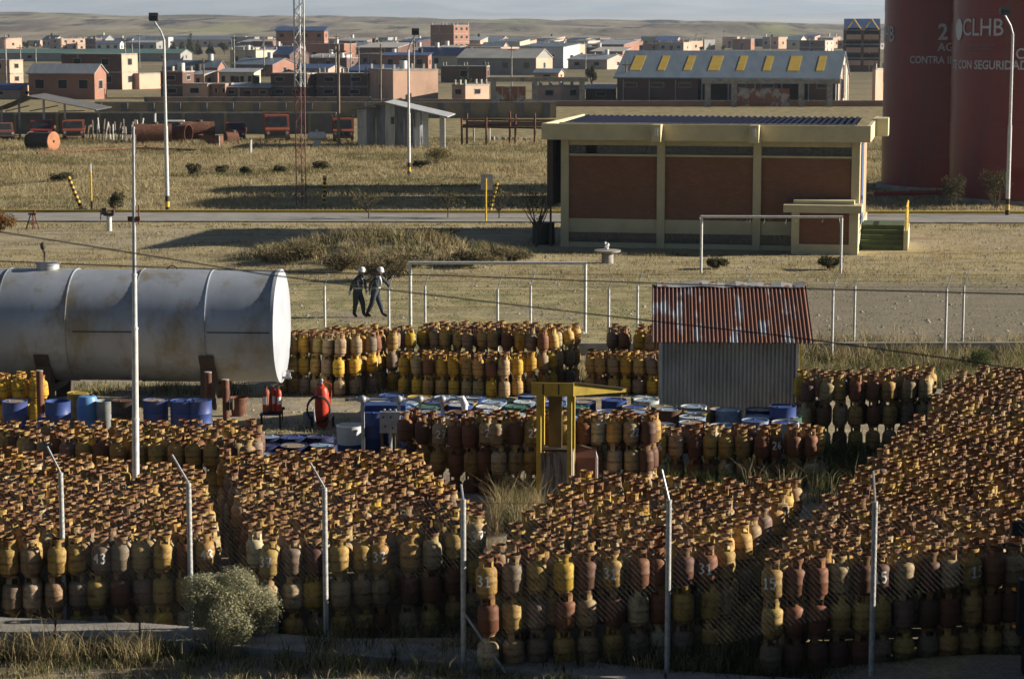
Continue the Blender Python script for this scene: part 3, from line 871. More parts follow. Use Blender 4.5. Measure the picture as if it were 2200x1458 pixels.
V = np.stack([TV[None, :, 0] * ca - TV[None, :, 1] * sa + loc[:, None, 0] + tx * ZZ, TV[None, :, 0] * sa + TV[None, :, 1] * ca + loc[:, None, 1] + ty * ZZ, ZZ + loc[:, None, 2] - topm[:, :] * 0.0 - tx * TV[None, :, 0] * ca * 1.0 - ty * TV[None, :, 1] * ca], -1).reshape(-1, 3)
T = (TT[None] + (np.arange(N) * len(TV))[:, None, None]).reshape(-1, 3)
def fastmesh(name, V, T, mats, mi=None, sm=None):
    me = bpy.data.meshes.new(name)
    me.vertices.add(len(V)); me.vertices.foreach_set('co', V.astype(np.float32).ravel())
    me.loops.add(T.size); me.loops.foreach_set('vertex_index', T.astype(np.int32).ravel())
    me.polygons.add(len(T)); me.polygons.foreach_set('loop_start', np.arange(0, T.size, 3, dtype=np.int32))
    for m in mats: me.materials.append(m)
    if mi is not None: me.polygons.foreach_set('material_index', mi)
    if sm is not None: me.polygons.foreach_set('use_smooth', sm)
    me.update(calc_edges=True)
    return me
me = fastmesh('gas_cylinders', V, T, [m_cylb2, m_cylc2], np.tile(TMI, N), np.tile(TSM, N))
a = me.attributes.new('lz', 'FLOAT', 'POINT'); a.data.foreach_set('value', np.tile(TV[:, 2], N).astype(np.float32))
a = me.attributes.new('tint', 'FLOAT_COLOR', 'POINT'); a.data.foreach_set('color', np.repeat(np.hstack([tints, np.ones((N, 1))]), len(TV), 0).astype(np.float32).ravel())
o = bpy.data.objects.new('gas_cylinders', me); col.objects.link(o)
tag(o, 'mass of rusty yellow gas cylinders filling the stacks behind the front rows', 'gas cylinders', None, 'stuff')
print('cylinders', len(cyls), len(single), 'tris', len(T))
def in_stack(x, y, pad=0.25):
    for P in footprints:
        s = 0; ok = True
        for i in range(4):
            (x0, y0), (x1, y1) = P[i], P[(i + 1) % 4]
            L_ = math.hypot(x1 - x0, y1 - y0) or 1
            if ((x1 - x0) * (y - y0) - (y1 - y0) * (x - x0)) / L_ < -pad: ok = False; break
        if ok: return True
    return False
# ================================================================ horizontal storage tank
m_shell = M('aluminium_tank_paint', (0.42, 0.455, 0.52), (0.33, 0.36, 0.41), 0.8, 0.42, 0.2, c3=(0.27, 0.235, 0.17), s3=1.1, lo3=0.5, hi3=0.68, stretch=(1, 1, 0.45), spec=0.4)
m_end = M('tank_end_paint', (0.40, 0.42, 0.47), (0.34, 0.36, 0.40), 1.4, 0.5)
TA = rad(3.0)
pe = at(603, 700, 59.0)
TR = 1.48
ht = thing('horizontal_tank', 'big silver grey cylindrical fuel tank lying on dark saddles', 'tank', (pe.x, pe.y, 0.0), -TA)
zc = pe.z
rings = [0.0, -1.78, -3.65, -5.45, -7.25, -9.05, -10.85, -12.65, -14.4]
for k in range(len(rings) - 1):
    r = TR + (0.02 if k % 2 else 0.0)
    mb = MB(); mb.lathe([(r, 0), (r, rings[k] - rings[k + 1])], 56, Matrix.Translation((rings[k + 1], 0, zc)) @ Matrix.Rotation(PI / 2, 4, 'Y'))
    mb.f = [f for f in mb.f if len(f) == 4]
    part('shell_course', mb, m_shell, ht, True)
    if k:
        mb = MB(); mb.lathe([(TR - 0.01, -0.012), (TR + 0.03, -0.012), (TR + 0.03, 0.012), (TR - 0.01, 0.012)], 56, Matrix.Translation((rings[k], 0, zc)) @ Matrix.Rotation(PI / 2, 4, 'Y'))
        part('weld_seam', mb, m_shell, ht, True)
mb = MB(); mb.lathe([(TR, -0.06), (TR + 0.035, -0.06), (TR + 0.035, 0.03), (TR - 0.02, 0.05), (TR * 0.6, 0.1), (0.001, 0.13)], 56, Matrix.Translation((0, 0, zc)) @ Matrix.Rotation(PI / 2, 4, 'Y'))
part('end_plate', mb, m_end, ht, True)
mb = MB(); mb.lathe([(TR, -0.03), (TR, 0), (0.001, 0.13)], 40, Matrix.Translation((rings[-1], 0, zc)) @ Matrix.Rotation(-PI / 2, 4, 'Y')); part('end_plate', mb, m_end, ht, True)
for x in (-1.75, -5.3):                      # horizontal plate seams
    mb = MB(); mb.b2(x + 0.05 - 0.0, x + 1.72, -TR - 0.024, -TR + 0.05, zc + 0.0, zc + 0.025); part('plate_seam', mb, m_dkst, ht)
for xx in (pe.x - at(452, 800, 58).x, pe.x - at(95, 800, 58).x):
    for y in (-1.05, 1.05):
        mb = MB(); mb.prismx([(y - 0.18, -0.3), (y + 0.18, -0.3), (y * 0.86 + 0.2, zc - 0.55), (y * 0.86 - 0.25, zc - 0.45)], -xx - 0.2, -xx + 0.2); part('saddle_leg', mb, m_dkst, ht)
    mb = MB(); mb.box((-xx, 0, zc - TR - 0.12), (0.35, 2.3, 0.2)); part('saddle_beam', mb, m_dkst, ht)
    mb = MB(); mb.lathe([(TR + 0.045, -0.2), (TR + 0.045, 0.2)], 60, Matrix.Translation((-xx, 0, zc)) @ Matrix.Rotation(PI / 2, 4, 'Y'))
    mb.f = [f for f in mb.f if len(f) == 4 and all(mb.v[i][2] < zc - 0.55 for i in f)]
    part('saddle_plate', mb, m_dkst, ht)
xm = at(97, 580, 59).x - pe.x
mb = MB(); mb.rod((xm, 0, zc + TR - 0.1), (xm, 0, zc + TR + 0.14), 0.3, n=18); mb.rod((xm, 0, zc + TR + 0.14), (xm, 0, zc + TR + 0.19), 0.34, n=18); part('manhole', mb, m_galv, ht, True)
mb = MB(); mb.tube([(xm - 0.08, 0, zc + TR + 0.18), (xm - 0.08, 0, zc + TR + 0.45), (xm - 0.13, 0, zc + TR + 0.55)], 0.03); mb.ball((xm - 0.12, 0, zc + TR + 0.62), 0.075, sz=1.5); part('vent_gauge', mb, m_dkst, ht, True)
xh = at(368, 580, 59).x - pe.x
mb = MB(); mb.tube([(xh + 0.14 * math.cos(a), 0, zc + TR - 0.02 + 0.14 * math.sin(a)) for a in np.linspace(0, PI, 9)], 0.018); part('lifting_eye', mb, m_dkst, ht)
mb = MB(); mb.rod((-0.1, -0.2, zc - TR + 0.12), (0.3, -0.2, zc - TR + 0.12), 0.035); mb.rod((0.25, -0.2, zc - TR + 0.12), (0.25, -0.2, zc - TR + 0.3), 0.03); mb.rod((0.15, -0.2, zc - TR + 0.3), (0.36, -0.2, zc - TR + 0.3), 0.02); part('drain_valve', mb, m_galv, ht)
# steel bollards in front of the saddles
for px, y0, y1, nm in ((88, 797, 905, 'left rusty pipe bollard in front of the horizontal tank'), (449, 800, 897, 'taller rusty pipe bollard under the right half of the horizontal tank'), (486, 816, 897, 'shorter rusty pipe bollard right of the taller one by the tank')):
    p = gnd(px, y1 + 6)
    t = thing('pipe_bollard', nm, 'bollard', p, 0, 'rusty pipe bollards by the tank')
    h = zat(y0, p.y) - p.z
    mb = MB(); mb.rod((0, 0, -0.1), (0, 0, h), 0.085, n=12); part('pipe', mb, m_rust, t, True)
    mb = MB(); mb.rod((0, 0, h), (0, 0, h + 0.02), 0.09, n=12); part('cap', mb, m_conc, t)
    mb = MB(); mb.rod((0.1, 0.05, 0.4), (0.18, 0.05, 0.4), 0.15, n=12); part('flange', mb, m_dkst, t)

# ================================================================ drums
m_drum = Mobj('drum_paint', (0.12, 0.065, 0.04), 0.5, 0.55)
def drum_meshes(r=0.29, h=0.88, closed=True):
    mb = MB().lathe([(r * 0.98, 0), (r, 0.02), (r, h * 0.32), (r + 0.012, h * 0.34), (r, h * 0.36), (r, h * 0.64), (r + 0.012, h * 0.66), (r, h * 0.68), (r, h - 0.02), (r + 0.01, h), (r - 0.012, h), (r - 0.012, h - 0.02)] + ([(r - 0.02, h - 0.02)] if closed else [(r - 0.015, 0.1), (0.001, 0.1)]), 20)
    if closed: mb.f = [f for f in mb.f if len(f) == 4]
    o = mb.build('body', m_drum, None, True); a = o.data; bpy.data.objects.remove(o)
    mb = MB().lathe([(r - 0.012, h - 0.025), (r - 0.013, h - 0.018), (0.001, h - 0.015)], 20)
    mb.rod((r * 0.55, 0, h - 0.02), (r * 0.55, 0, h + 0.005), 0.035, n=8)
    mb.rod((-r * 0.6, 0.05, h - 0.02), (-r * 0.6, 0.05, h + 0.003), 0.02, n=6)
    o = mb.build('lid', m_drum, None, True); b = o.data; bpy.data.objects.remove(o)
    return a, b
me_db, me_dl = drum_meshes()
me_do, _ = drum_meshes(closed=False)
DC = {'blue': (0.03, 0.075, 0.27), 'dark blue': (0.012, 0.028, 0.10), 'pale blue': (0.27, 0.37, 0.50), 'white': (0.55, 0.56, 0.55), 'green': (0.06, 0.16, 0.12), 'yellow': (0.42, 0.30, 0.06), 'rusty': (0.14, 0.07, 0.042), 'tan': (0.33, 0.27, 0.19), 'black': (0.02, 0.02, 0.022), 'grey': (0.28, 0.29, 0.29)}
def drum(p, c1, c2, label, group, lid=True, tilt=(0, 0), sc_=(1, 1, 1)):
    t = thing('drum', label, 'drum', p, rnd.uniform(0, 6), group)
    t.rotation_euler = (tilt[0], tilt[1], t.rotation_euler.z)
    t.scale = sc_
    child(me_db if lid else me_do, 'body', t, DC[c1])
    if lid: child(me_dl, 'lid', t, DC[c2])
    return t
# left row below the tank
for px, c1, c2, lid, lab in ((30, 'blue', 'tan', True, 'blue drum with paint-stained top at the left edge'), (122, 'blue', 'rusty', False, 'open blue drum right of the clean yellow cylinders'), (262, 'black', 'rusty', True, 'black drum beside the grey bucket in the left drum row'),
                             (330, 'blue', 'tan', True, 'faded blue drum left of another blue drum below the tank'), (390, 'blue', 'blue', True, 'bright blue drum left of the taller pipe bollard'), (425, 'blue', 'dark blue', True, 'blue drum half hidden behind the taller pipe bollard')):
    p = top(px, 862, 0.88); p.y += rnd.uniform(0, 0.3)
    drum(p, c1, c2, lab, 'drums in a row below the horizontal tank', lid)
p = top(155, 856, 0.88); p.y += 0.9
drum(p, 'yellow', 'yellow', 'yellow rimmed drum behind the open blue drum', 'drums in a row below the horizontal tank')
p = top(187, 846, 0.95)
t = thing('plastic_barrel', 'tall light blue plastic barrel with rounded shoulders below the tank', 'barrel', p)
mb = MB().lathe([(0.2, 0), (0.24, 0.03), (0.255, 0.3), (0.262, 0.33), (0.255, 0.36), (0.255, 0.7), (0.24, 0.82), (0.2, 0.9), (0.06, 0.93), (0.001, 0.93)], 20); part('body', mb, M('light_blue_plastic', (0.10, 0.24, 0.50), (0.13, 0.28, 0.52), 4, 0.4), t, True)
mb = MB(); mb.rod((0.1, 0, 0.9), (0.1, 0, 0.96), 0.05); part('cap', mb, m_blk, t)
def bucket(p, label, mat, r=0.19, h=0.36):
    t = thing('bucket', label, 'bucket', p, 0, 'buckets around the yard')
    mb = MB().lathe([(r * 0.8, 0), (r, h), (r + 0.012, h), (r + 0.012, h - 0.03), (r - 0.01, h - 0.03), (r * 0.78, 0.02), (0.001, 0.02)], 18); part('body', mb, mat, t, True)
    mb = MB(); mb.tube([(r * math.cos(a), -0.04 - 0.05 * math.sin(a), h - 0.05 - 0.16 * math.sin(a)) for a in np.linspace(0, PI, 9)], 0.006, 4); part('handle', mb, m_dkst, t)
m_pgrey = M('grey_plastic', (0.33, 0.34, 0.33), (0.25, 0.255, 0.25), 5, 0.6)
p = top(226, 864, 0.75); bucket(p, 'tall grey plastic pail between the light blue barrel and black drum', m_pgrey, 0.24, 0.8)
p = gnd(667, 912); bucket(p, 'pale grey bucket standing beside the wheeled red extinguisher', m_pgrey, 0.17, 0.3)
p = gnd(513, 893); bucket(p, 'rusty metal tub right of the shorter pipe bollard', m_rust, 0.22, 0.48)
m_bp = M('blue_plastic', (0.03, 0.10, 0.36), (0.025, 0.08, 0.28), 4, 0.45)
for px, py, lab in ((95, 900, 'small blue jerrycan behind the cylinders, left of the pair'), (138, 897, 'small blue jerrycan behind the cylinders, right of the pair')):
    p = top(px, py - 8, 0.42)
    t = thing('jerrycan', lab, 'jerrycan', p, rnd.uniform(-0.4, 0.4), 'blue jerrycans')
    mb = MB().prismx([(-0.1, 0), (0.1, 0), (0.1, 0.3), (0.05, 0.38), (-0.05, 0.38), (-0.1, 0.3)], -0.16, 0.16); part('body', mb, m_bp, t)
    mb = MB(); mb.tube([(-0.08, 0, 0.37), (-0.06, 0, 0.43), (0.06, 0, 0.43), (0.08, 0, 0.37)], 0.018); part('handle', mb, m_bp, t)
    mb = MB(); mb.rod((0.13, 0, 0.36), (0.13, 0, 0.42), 0.025); part('cap', mb, m_blk, t)
# dark blue cluster left of the white bins
k = 0
rows = [(975, 575, 700, 3), (955, 570, 695, 3), (937, 580, 690, 3)]
for r, (yy, xa, xb, n) in enumerate(rows):
    for i in range(n):
        p = top(xa + (xb - xa) * i / (n - 1), yy, 0.88)
        drum(p, 'dark blue', ['pale blue', 'blue', 'dark blue', 'tan'][(i + 2 * r) % 4], 'dark blue drum, %s from left in %s row of the small drum cluster' % (ORD[i + 1], ('near', 'middle', 'far')[r]), 'dark blue drums beside the extinguishers', tilt=(rnd.uniform(-.04, .04), rnd.uniform(-.04, .04)))
p = top(561, 930, 1.0)
t = thing('green_pipe_stub', 'short pale green pipe stub standing in the small drum cluster', 'pipe', p)
mb = MB(); mb.rod((0, 0, 0), (0, 0, 1.0), 0.06, n=10); part('pipe', mb, M('pale_green_paint', (0.2, 0.33, 0.2), (0.25, 0.36, 0.22), 6, 0.6), t, True)
mb = MB(); mb.rod((0, 0, 1.0), (0, 0, 1.03), 0.075, n=10); part('cap', mb, m_galv, t)
# wide field of drums in front of the tin shed
for r in range(6):
    yy = (906, 894, 883, 872, 862, 852)[r]
    xa, xb = (1420, 820, 805, 800, 810, 840)[r], (1690, 1695, 1690, 1680, 1385, 1380)[r]
    p0, p1 = top(xa, yy, 0.88), top(xb, yy, 0.88)
    n = int((p1 - p0).xy.length / 0.64)
    for i in range(n + 1):
        p = p0.lerp(p1, i / n); p.x += rnd.uniform(-.04, .04); p.y += rnd.uniform(-.05, .05); p.z = gz(p.x, p.y)
        if rnd.random() < 0.1: continue
        c1 = rnd.choice(['blue'] * 5 + ['dark blue', 'pale blue', 'pale blue', 'yellow', 'tan', 'rusty', 'green', 'white'])
        c2 = rnd.choice([c1, 'pale blue', 'pale blue', 'pale blue', 'white', 'tan', 'blue', 'blue', 'grey', 'white'])  # lids lean pale: brightness of the low sun put into their colour
        s = rnd.choice([1, 1, 1, 0.93, 1.05])
        drum(p, c1, c2, '%s drum with %s-toned top, %s from left, %s row before the shed' % (c1, c2, ORD[i + 1], ('nearest', 'second', 'third', 'fourth', 'fifth', 'farthest')[r]), 'drums packed in front of the tin shed', sc_=(1, 1, s))
    footprints.append([(p0.x - .4, p0.y - .4), (p1.x + .4, p1.y - .4), (p1.x + .4, p1.y + .4), (p0.x - .4, p0.y + .4)])
p = top(1680, 868, 1.1); p.y -= 0.2
drum(p, 'blue', 'blue', 'upright bright blue drum at the right end before the shed', 'drums packed in front of the tin shed', sc_=(1, 1, 1.25))
# white and blue bins
m_binw = M('white_bin_plastic', (0.68, 0.70, 0.74), (0.6, 0.62, 0.66), 5, 0.45)
m_bluep = M('blue_painted_steel', (0.025, 0.05, 0.15), (0.03, 0.06, 0.19), 3, 0.5)
p = top(752, 912, 0.62)
t = thing('white_bin', 'white open tub with blue base standing beside the valve manifold', 'tub', p)
mb = MB().lathe([(0.25, 0.0), (0.28, 0.2)], 22); part('base', mb, m_bluep, t, True)
mb = MB().lathe([(0.281, 0.2), (0.305, 0.6), (0.315, 0.62), (0.30, 0.62), (0.27, 0.25), (0.001, 0.25)], 22); mb.f = mb.f[:-1] if len(mb.f[-1]) > 4 else mb.f; part('body', mb, m_binw, t, True)
p = top(800, 870, 1.05)
t = thing('blue_cabinet', 'blue sheet steel cabinet behind the grey electrical box', 'cabinet', (p.x + 0.25, p.y + 0.5, p.z))
mb = MB(); mb.box((0, 0, 0.5), (0.95, 0.5, 1.0)); part('body', mb, m_bluep, t)
mb = MB(); mb.box((-0.1, -0.262, 0.25), (0.8, 0.02, 0.22)); part('white_panel', mb, m_binw, t)

# ================================================================ extinguishers
def ext_small(p, label, h=0.62, r=0.09, rz=0.0, m=m_ext):
    t = thing('fire_extinguisher', label, 'fire extinguisher', p, rz, 'hand fire extinguishers on the stand')
    mb = MB().lathe([(r * 0.9, 0), (r, 0.03), (r, h * 0.82), (r * 0.75, h * 0.93), (r * 0.3, h * 0.97), (r * 0.3, h)], 16); part('body', mb, m, t, True)
    mb = MB().lathe([(r * 1.03, 0.0), (r * 1.03, 0.06)], 16); part('foot_band', mb, m_blk, t)
    mb = MB(); mb.box((0, 0, h + 0.03), (0.05, 0.05, 0.06)); mb.box((0.06, 0, h + 0.07), (0.14, 0.03, 0.02)); part('valve', mb, m_dkst, t)
    mb = MB()
    vs = []
    for k in range(7):
        a = -0.7 + 0.2 * k
        vs += [((r + 0.003) * math.sin(a), -(r + 0.003) * math.cos(a), h * 0.38), ((r + 0.003) * math.sin(a), -(r + 0.003) * math.cos(a), h * 0.68)]
    mb.add(vs, [(2 * i, 2 * i + 2, 2 * i + 3, 2 * i + 1) for i in range(6)]); part('paper_label', mb, m_number, t)
p = gnd(582, 922)
t = thing('extinguisher_stand', 'low black steel stand carrying the hand extinguishers', 'stand', p)
zs = 0.36
for x in (-0.22, 0.22):
    for y in (-0.1, 0.12):
        mb = MB(); mb.rod((x, y, 0), (x, y, zs), 0.016, n=6); part('leg', mb, m_blk, t)
mb = MB(); mb.box((0, 0, zs + 0.01), (0.5, 0.3, 0.02)); part('shelf', mb, m_blk, t)
ext_small(p + Vector((-0.1, -0.02, zs + 0.021)), 'orange-red extinguisher on the left of the stand', 0.62, 0.088, -0.2, m_orange)
ext_small(p + Vector((0.06, 0.06, zs + 0.021)), 'dark red extinguisher in the middle of the stand', 0.62, 0.08, 0.5)
ext_small(p + Vector((0.19, 0.02, zs + 0.021)), 'red extinguisher with tall white label on the right of the stand', 0.60, 0.075, 0.4)
p = gnd(692, 920)
t = thing('wheeled_extinguisher', 'large orange-red wheeled fire extinguisher with coiled black hose', 'fire extinguisher', p)
mb = MB().lathe([(0.12, 0.05), (0.165, 0.12), (0.17, 0.85), (0.13, 0.98), (0.05, 1.03), (0.05, 1.08)], 20); part('body', mb, m_ext, t, True)
mb = MB(); mb.rod((0, 0, 1.06), (0, 0, 1.16), 0.03); mb.ball((0, 0, 1.16), 0.045); part('valve', mb, m_galv, t)
mb = MB(); mb.tube([(0.15, 0.1, 0.3), (0.22, 0.12, 0.8), (0.22, 0.12, 1.05), (0.05, 0.12, 1.12), (-0.1, 0.12, 1.05), (-0.2, 0.1, 0.8)], 0.014); part('trolley_frame', mb, m_ext, t)
for x in (-0.24, 0.26):
    mb = MB(); mb.rod((x - 0.025, 0.12, 0.14), (x + 0.025, 0.12, 0.14), 0.14, n=16); w = part('wheel', mb, m_rubber, t, True)
    mb = MB(); mb.rod((x - 0.028, 0.12, 0.14), (x + 0.028, 0.12, 0.14), 0.06, n=10); part('rim', mb, m_galv, w)
mb = MB()
pts = []
for k in range(70):
    a = 2 * PI * k / 20 + PI / 2
    rr = 0.28 - 0.02 * (k / 70)
    pts.append((rr * math.cos(a) - 0.06, -0.19 - 0.0012 * k, 0.5 + rr * 1.15 * math.sin(a)))
mb.tube(pts, 0.02, 6); part('hose', mb, m_rubber, t)
mb = MB(); mb.rod((-0.14, -0.3, 0.18), (-0.17, -0.3, 0.55), 0.025, 0.015); part('nozzle', mb, m_galv, t)
p = gnd(607, 908)
t = thing('rusty_stake', 'short rusty iron stake with a tap right of the extinguisher stand', 'stake', p)
mb = MB(); mb.rod((0, 0, -0.05), (0, 0, 0.33), 0.018, n=6); part('stake', mb, m_rust, t); mb = MB(); mb.box((0, 0, 0.36), (0.12, 0.04, 0.07)); part('tap', mb, m_rust, t)

# ================================================================ valve manifold and switch box
p0 = gnd(779, 1000); 
p0 = top(779, 852, 1.42)
zt_ = 1.36
t = thing('valve_manifold', 'grey pipe manifold on posts with a row of round junction heads', 'pipework', p0)
xr = at(992, 852, p0.y).x - p0.x
hx = [0.0, at(857, 852, p0.y).x - p0.x, at(902, 852, p0.y).x - p0.x, at(950, 852, p0.y).x - p0.x]
m_alu = M('grey_cast_metal', (0.36, 0.38, 0.42), (0.28, 0.29, 0.32), 7, 0.45, 0.2)
mb = MB(); mb.rod((-0.35, 0, zt_), (xr, 0.0, zt_), 0.028, n=8); part('conduit', mb, m_alu, t, True)
mb = MB(); mb.rod((-0.38, 0, zt_), (-0.3, 0, zt_), 0.04, 0.03, n=8); part('conduit_end', mb, m_dkst, t)
for i, x in enumerate(hx):
    mb = MB(); mb.ball((x, -0.02, zt_ + 0.01), 0.085, 14, 8); mb.rod((x - 0.15, 0, zt_), (x - 0.06, 0, zt_), 0.032, 0.06); mb.rod((x + 0.06, 0, zt_), (x + 0.15, 0, zt_), 0.06, 0.034); part('junction_head', mb, m_alu, t, True)
    mb = MB(); mb.rod((x, 0, 0 if i == 0 else 0.75), (x, 0, zt_ - 0.06), 0.04 if i == 0 else 0.035, n=8); part('riser', mb, m_galv, t, True)
    if i > 1:
        mb = MB(); mb.rod((x - 0.11, 0, 0.86), (x + 0.11, 0, 0.86), 0.035); mb.ball((x, 0, 0.9), 0.06); part('valve', mb, m_galv, t, True)
mb = MB(); mb.tube([(xr - 0.1, 0, zt_ + 0.02), (xr, 0, zt_ + 0.03), (xr + 0.06, -0.01, zt_ - 0.1), (xr + 0.07, -0.02, zt_ - 0.34)], [0.05, 0.075, 0.085, 0.05], 10); part('elbow', mb, m_binw, t, True)
mb = MB(); mb.rod((xr + 0.07, -0.02, zt_ - 0.34), (xr + 0.07, -0.02, 0.6), 0.03); part('riser', mb, m_galv, t, True)
mb = MB(); mb.rod((0.5, 0, 0.82), (xr + 0.2, 0, 0.82), 0.06, n=10); part('lower_pipe', mb, m_alu, t, True)
for x in (0.6, xr):
    mb = MB(); mb.rod((x, 0, 0), (x, 0, 0.8), 0.035); part('post', mb, m_galv, t)
p = top(838, 884, 1.12)
t = thing('switch_box', 'grey wall-less electrical switch box on a steel post with knobs', 'switch box', p, 0.0)
t['label'] = 'grey electrical switch box with knobs standing on a post'
mb = MB(); mb.box((0, 0, 0.9), (0.44, 0.2, 0.46)); bx = part('box', mb, m_alu, t)
for x, z in ((-0.14, 1.02), (0.02, 1.02), (-0.1, 0.82), (0.06, 0.78)):
    mb = MB(); mb.rod((x, -0.1, z), (x, -0.13, z), 0.022, n=8); part('knob', mb, m_blk, bx)
for x in (-0.12, 0.0, 0.12):
    mb = MB(); mb.rod((x, 0, 1.13), (x, 0, 1.18), 0.025, n=8); part('gland', mb, m_galv, bx)
mb = MB(); mb.rod((-0.18, 0.02, 0), (-0.18, 0.02, 0.68), 0.03); part('post', mb, m_dkst, t)
mb = MB(); mb.rod((0.1, 0.02, 0), (0.1, 0.02, 0.68), 0.02); part('post', mb, m_dkst, t)

# ================================================================ yellow pump shelter
m_yolive = M('yellow_shelter_paint', (0.52, 0.38, 0.055), (0.42, 0.30, 0.05), 5, 0.65, c3=(0.2, 0.14, 0.05), s3=6, lo3=0.6, hi3=0.72)
m_panel = M('streaked_sheet', (0.16, 0.17, 0.19), (0.22, 0.23, 0.25), 2, 0.6, c3=(0.085, 0.055, 0.045), s3=2.5, stretch=(2.5, 2.5, 0.35), lo3=0.48, hi3=0.56)
p = gnd(1190, 1094)
SA = rad(8)
t = thing('pump_shelter', 'narrow yellow framed pump shelter with streaked panels and tilted canopy', 'shelter', (p.x, p.y, p.z), -SA)
S = 1.0
hh = zat(846, p.y) - p.z
for x, y in ((-0.3, 0), (0.3, 0), (-0.3, 0.55), (0.3, 0.55)):
    mb = MB(); mb.box((x, y, hh / 2), (0.09, 0.09, hh)); part('post', mb, m_yolive, t)
mb = MB(); mb.box((0, 0.2, hh / 2 + 0.6), (0.26, 0.05, hh - 1.2)); part('hanging_board', mb, M('olive_board', (0.17, 0.12, 0.05), (0.12, 0.085, 0.04), 3, 0.8), t)
mb = MB(); mb.box((0, -0.02, 0.58), (0.508, 0.03, 1.1)); part('front_panel', mb, m_panel, t)
mb = MB(); mb.box((0.33, 0.275, 0.58), (0.03, 0.458, 1.1)); part('side_panel', mb, m_panel, t)
mb = MB(); mb.box((-0.33, 0.275, 0.58), (0.03, 0.458, 1.1)); part('side_panel', mb, m_panel, t)
mb = MB(); mb.box((0, 0.275, 1.16), (0.50, 0.45, 0.05)); part('ledge', mb, m_dkst, t)
mb = MB(); mb.rod((0.37, -0.03, 0.02), (0.37, -0.03, 1.15), 0.012, n=6); part('corner_strip', mb, m_binw, t)
cz = hh + 0.002
mb = MB(); mb.box((0, -0.25, cz + 0.13), (0.82, 0.06, 0.26)); part('canopy_front', mb, m_yolive, t)
wx, wy = 1.0, 0.62                            # the canopy runs back to the right and thins out
for ox in (0.0, -0.72):
    a, b_ = Vector((0.36 + ox, -0.21, 0)), Vector((0.36 + ox + wx, -0.21 + wy, 0))
    mb = MB(); o_ = Vector((-0.03, 0.05, 0))
    q = [a + Vector((0, 0, cz)), b_ + Vector((0, 0, cz)), b_ + Vector((0, 0, cz + 0.06)), a + Vector((0, 0, cz + 0.255))]
    mb.add(q + [v + o_ for v in q], [(0, 1, 2, 3), (7, 6, 5, 4), (0, 4, 5, 1), (1, 5, 6, 2), (2, 6, 7, 3), (3, 7, 4, 0)]); part('canopy_side', mb, m_yolive, t)
mb = MB(); q = [(-0.4, -0.24, cz + 0.262), (0.4, -0.24, cz + 0.262), (0.4 + wx, -0.24 + wy, cz + 0.068), (-0.4 + wx, -0.24 + wy, cz + 0.068)]
mb.add(q + [(x, y, z + 0.02) for x, y, z in q], [(3, 2, 1, 0), (4, 5, 6, 7), (0, 1, 5, 4), (1, 2, 6, 5), (2, 3, 7, 6), (3, 0, 4, 7)]); part('canopy_sheet', mb, m_dkst, t)
for k in (-0.18, 0.12):
    mb = MB(); mb.box((k, -0.284, cz + 0.13), (0.03, 0.008, 0.2)); part('bolt_strap', mb, m_dkst, t)
p = gnd(1258, 1080)
m_pink = M('faded_red_cabinet', (0.17, 0.075, 0.06), (0.13, 0.06, 0.05), 2, 0.6)
t = thing('fuel_pump_cabinet', 'faded red steel cabinet with sloping top right of the pump shelter', 'cabinet', (p.x + 0.02, p.y + 0.15, p.z), -SA)
mb = MB(); mb.prismx([(-0.2, 0.05), (0.25, 0.05), (0.25, 1.1), (0.0, 1.1), (-0.2, 0.92)], -0.27, 0.2); part('body', mb, m_pink, t)
mb = MB(); mb.b2(-0.22, 0.15, -0.16, 0.2, 0, 0.05); part('plinth', mb, m_conc, t)
mb = MB(); mb.tube([(0.23, -0.18, 0.1), (0.23, -0.18, 0.93), (0.18, -0.02, 1.05), (-0.1, 0.0, 1.13)], 0.015); part('conduit', mb, m_binw, t)
# concrete footing behind
q = gnd(1090, 1082)
mb = MB(); mb.box((q.x, q.y + 0.55, q.z + 0.03), (2.4, 1.0, 0.1)); tag(mb.build('concrete_slab', m_conc), kind='structure')

# ================================================================ tin shed
m_rroof, nt, b = newmat('rusted_roof_sheet')
b.inputs['Roughness'].default_value = 0.55; b.inputs['Metallic'].default_value = 0.15
tcx = node(nt, 'ShaderNodeTexCoord')
st_ = node(nt, 'ShaderNodeMapping'); st_.inputs['Scale'].default_value = (3.2, 0.55, 0.5); nt.links.new(tcx.outputs['Object'], st_.inputs[0])
n1 = node(nt, 'ShaderNodeTexNoise'); n1.inputs['Scale'].default_value = 1.0; n1.inputs['Detail'].default_value = 5; nt.links.new(st_.outputs[0], n1.inputs[0])
n2 = noise(nt, 2.2, 6)
f = rng(nt, mth(nt, 'ADD', mth(nt, 'MULTIPLY', n1.outputs[0], 0.75), mth(nt, 'MULTIPLY', n2, 0.25)), 0.385, 0.445)
c = mix(nt, f, (0.33, 0.345, 0.37), mix(nt, noise(nt, 9, 5), (0.13, 0.05, 0.032), (0.25, 0.115, 0.075)))
nt.links.new(c, b.inputs['Base Color'])
m_tin = M('galvanised_sheet', (0.46, 0.465, 0.475), (0.34, 0.345, 0.355), 1.6, 0.5, 0.2, c3=(0.2, 0.16, 0.12), s3=1.5, stretch=(1, 1, 0.4), lo3=0.6, hi3=0.75)
HA = rad(3.4)
P0 = Vector((at(1420, 800, 52.0).x, 52.0, 0)); P0.z = gz(P0.x, 52)
SW = onray(1710, P0, HA)
sh = thing('tin_shed', 'small corrugated tin shed with rust-streaked roof', 'shed', P0, -HA)
ez = zat(733, 51.7) - P0.z
rz_ = zat(612, 54.3) - P0.z
SD = 4.6
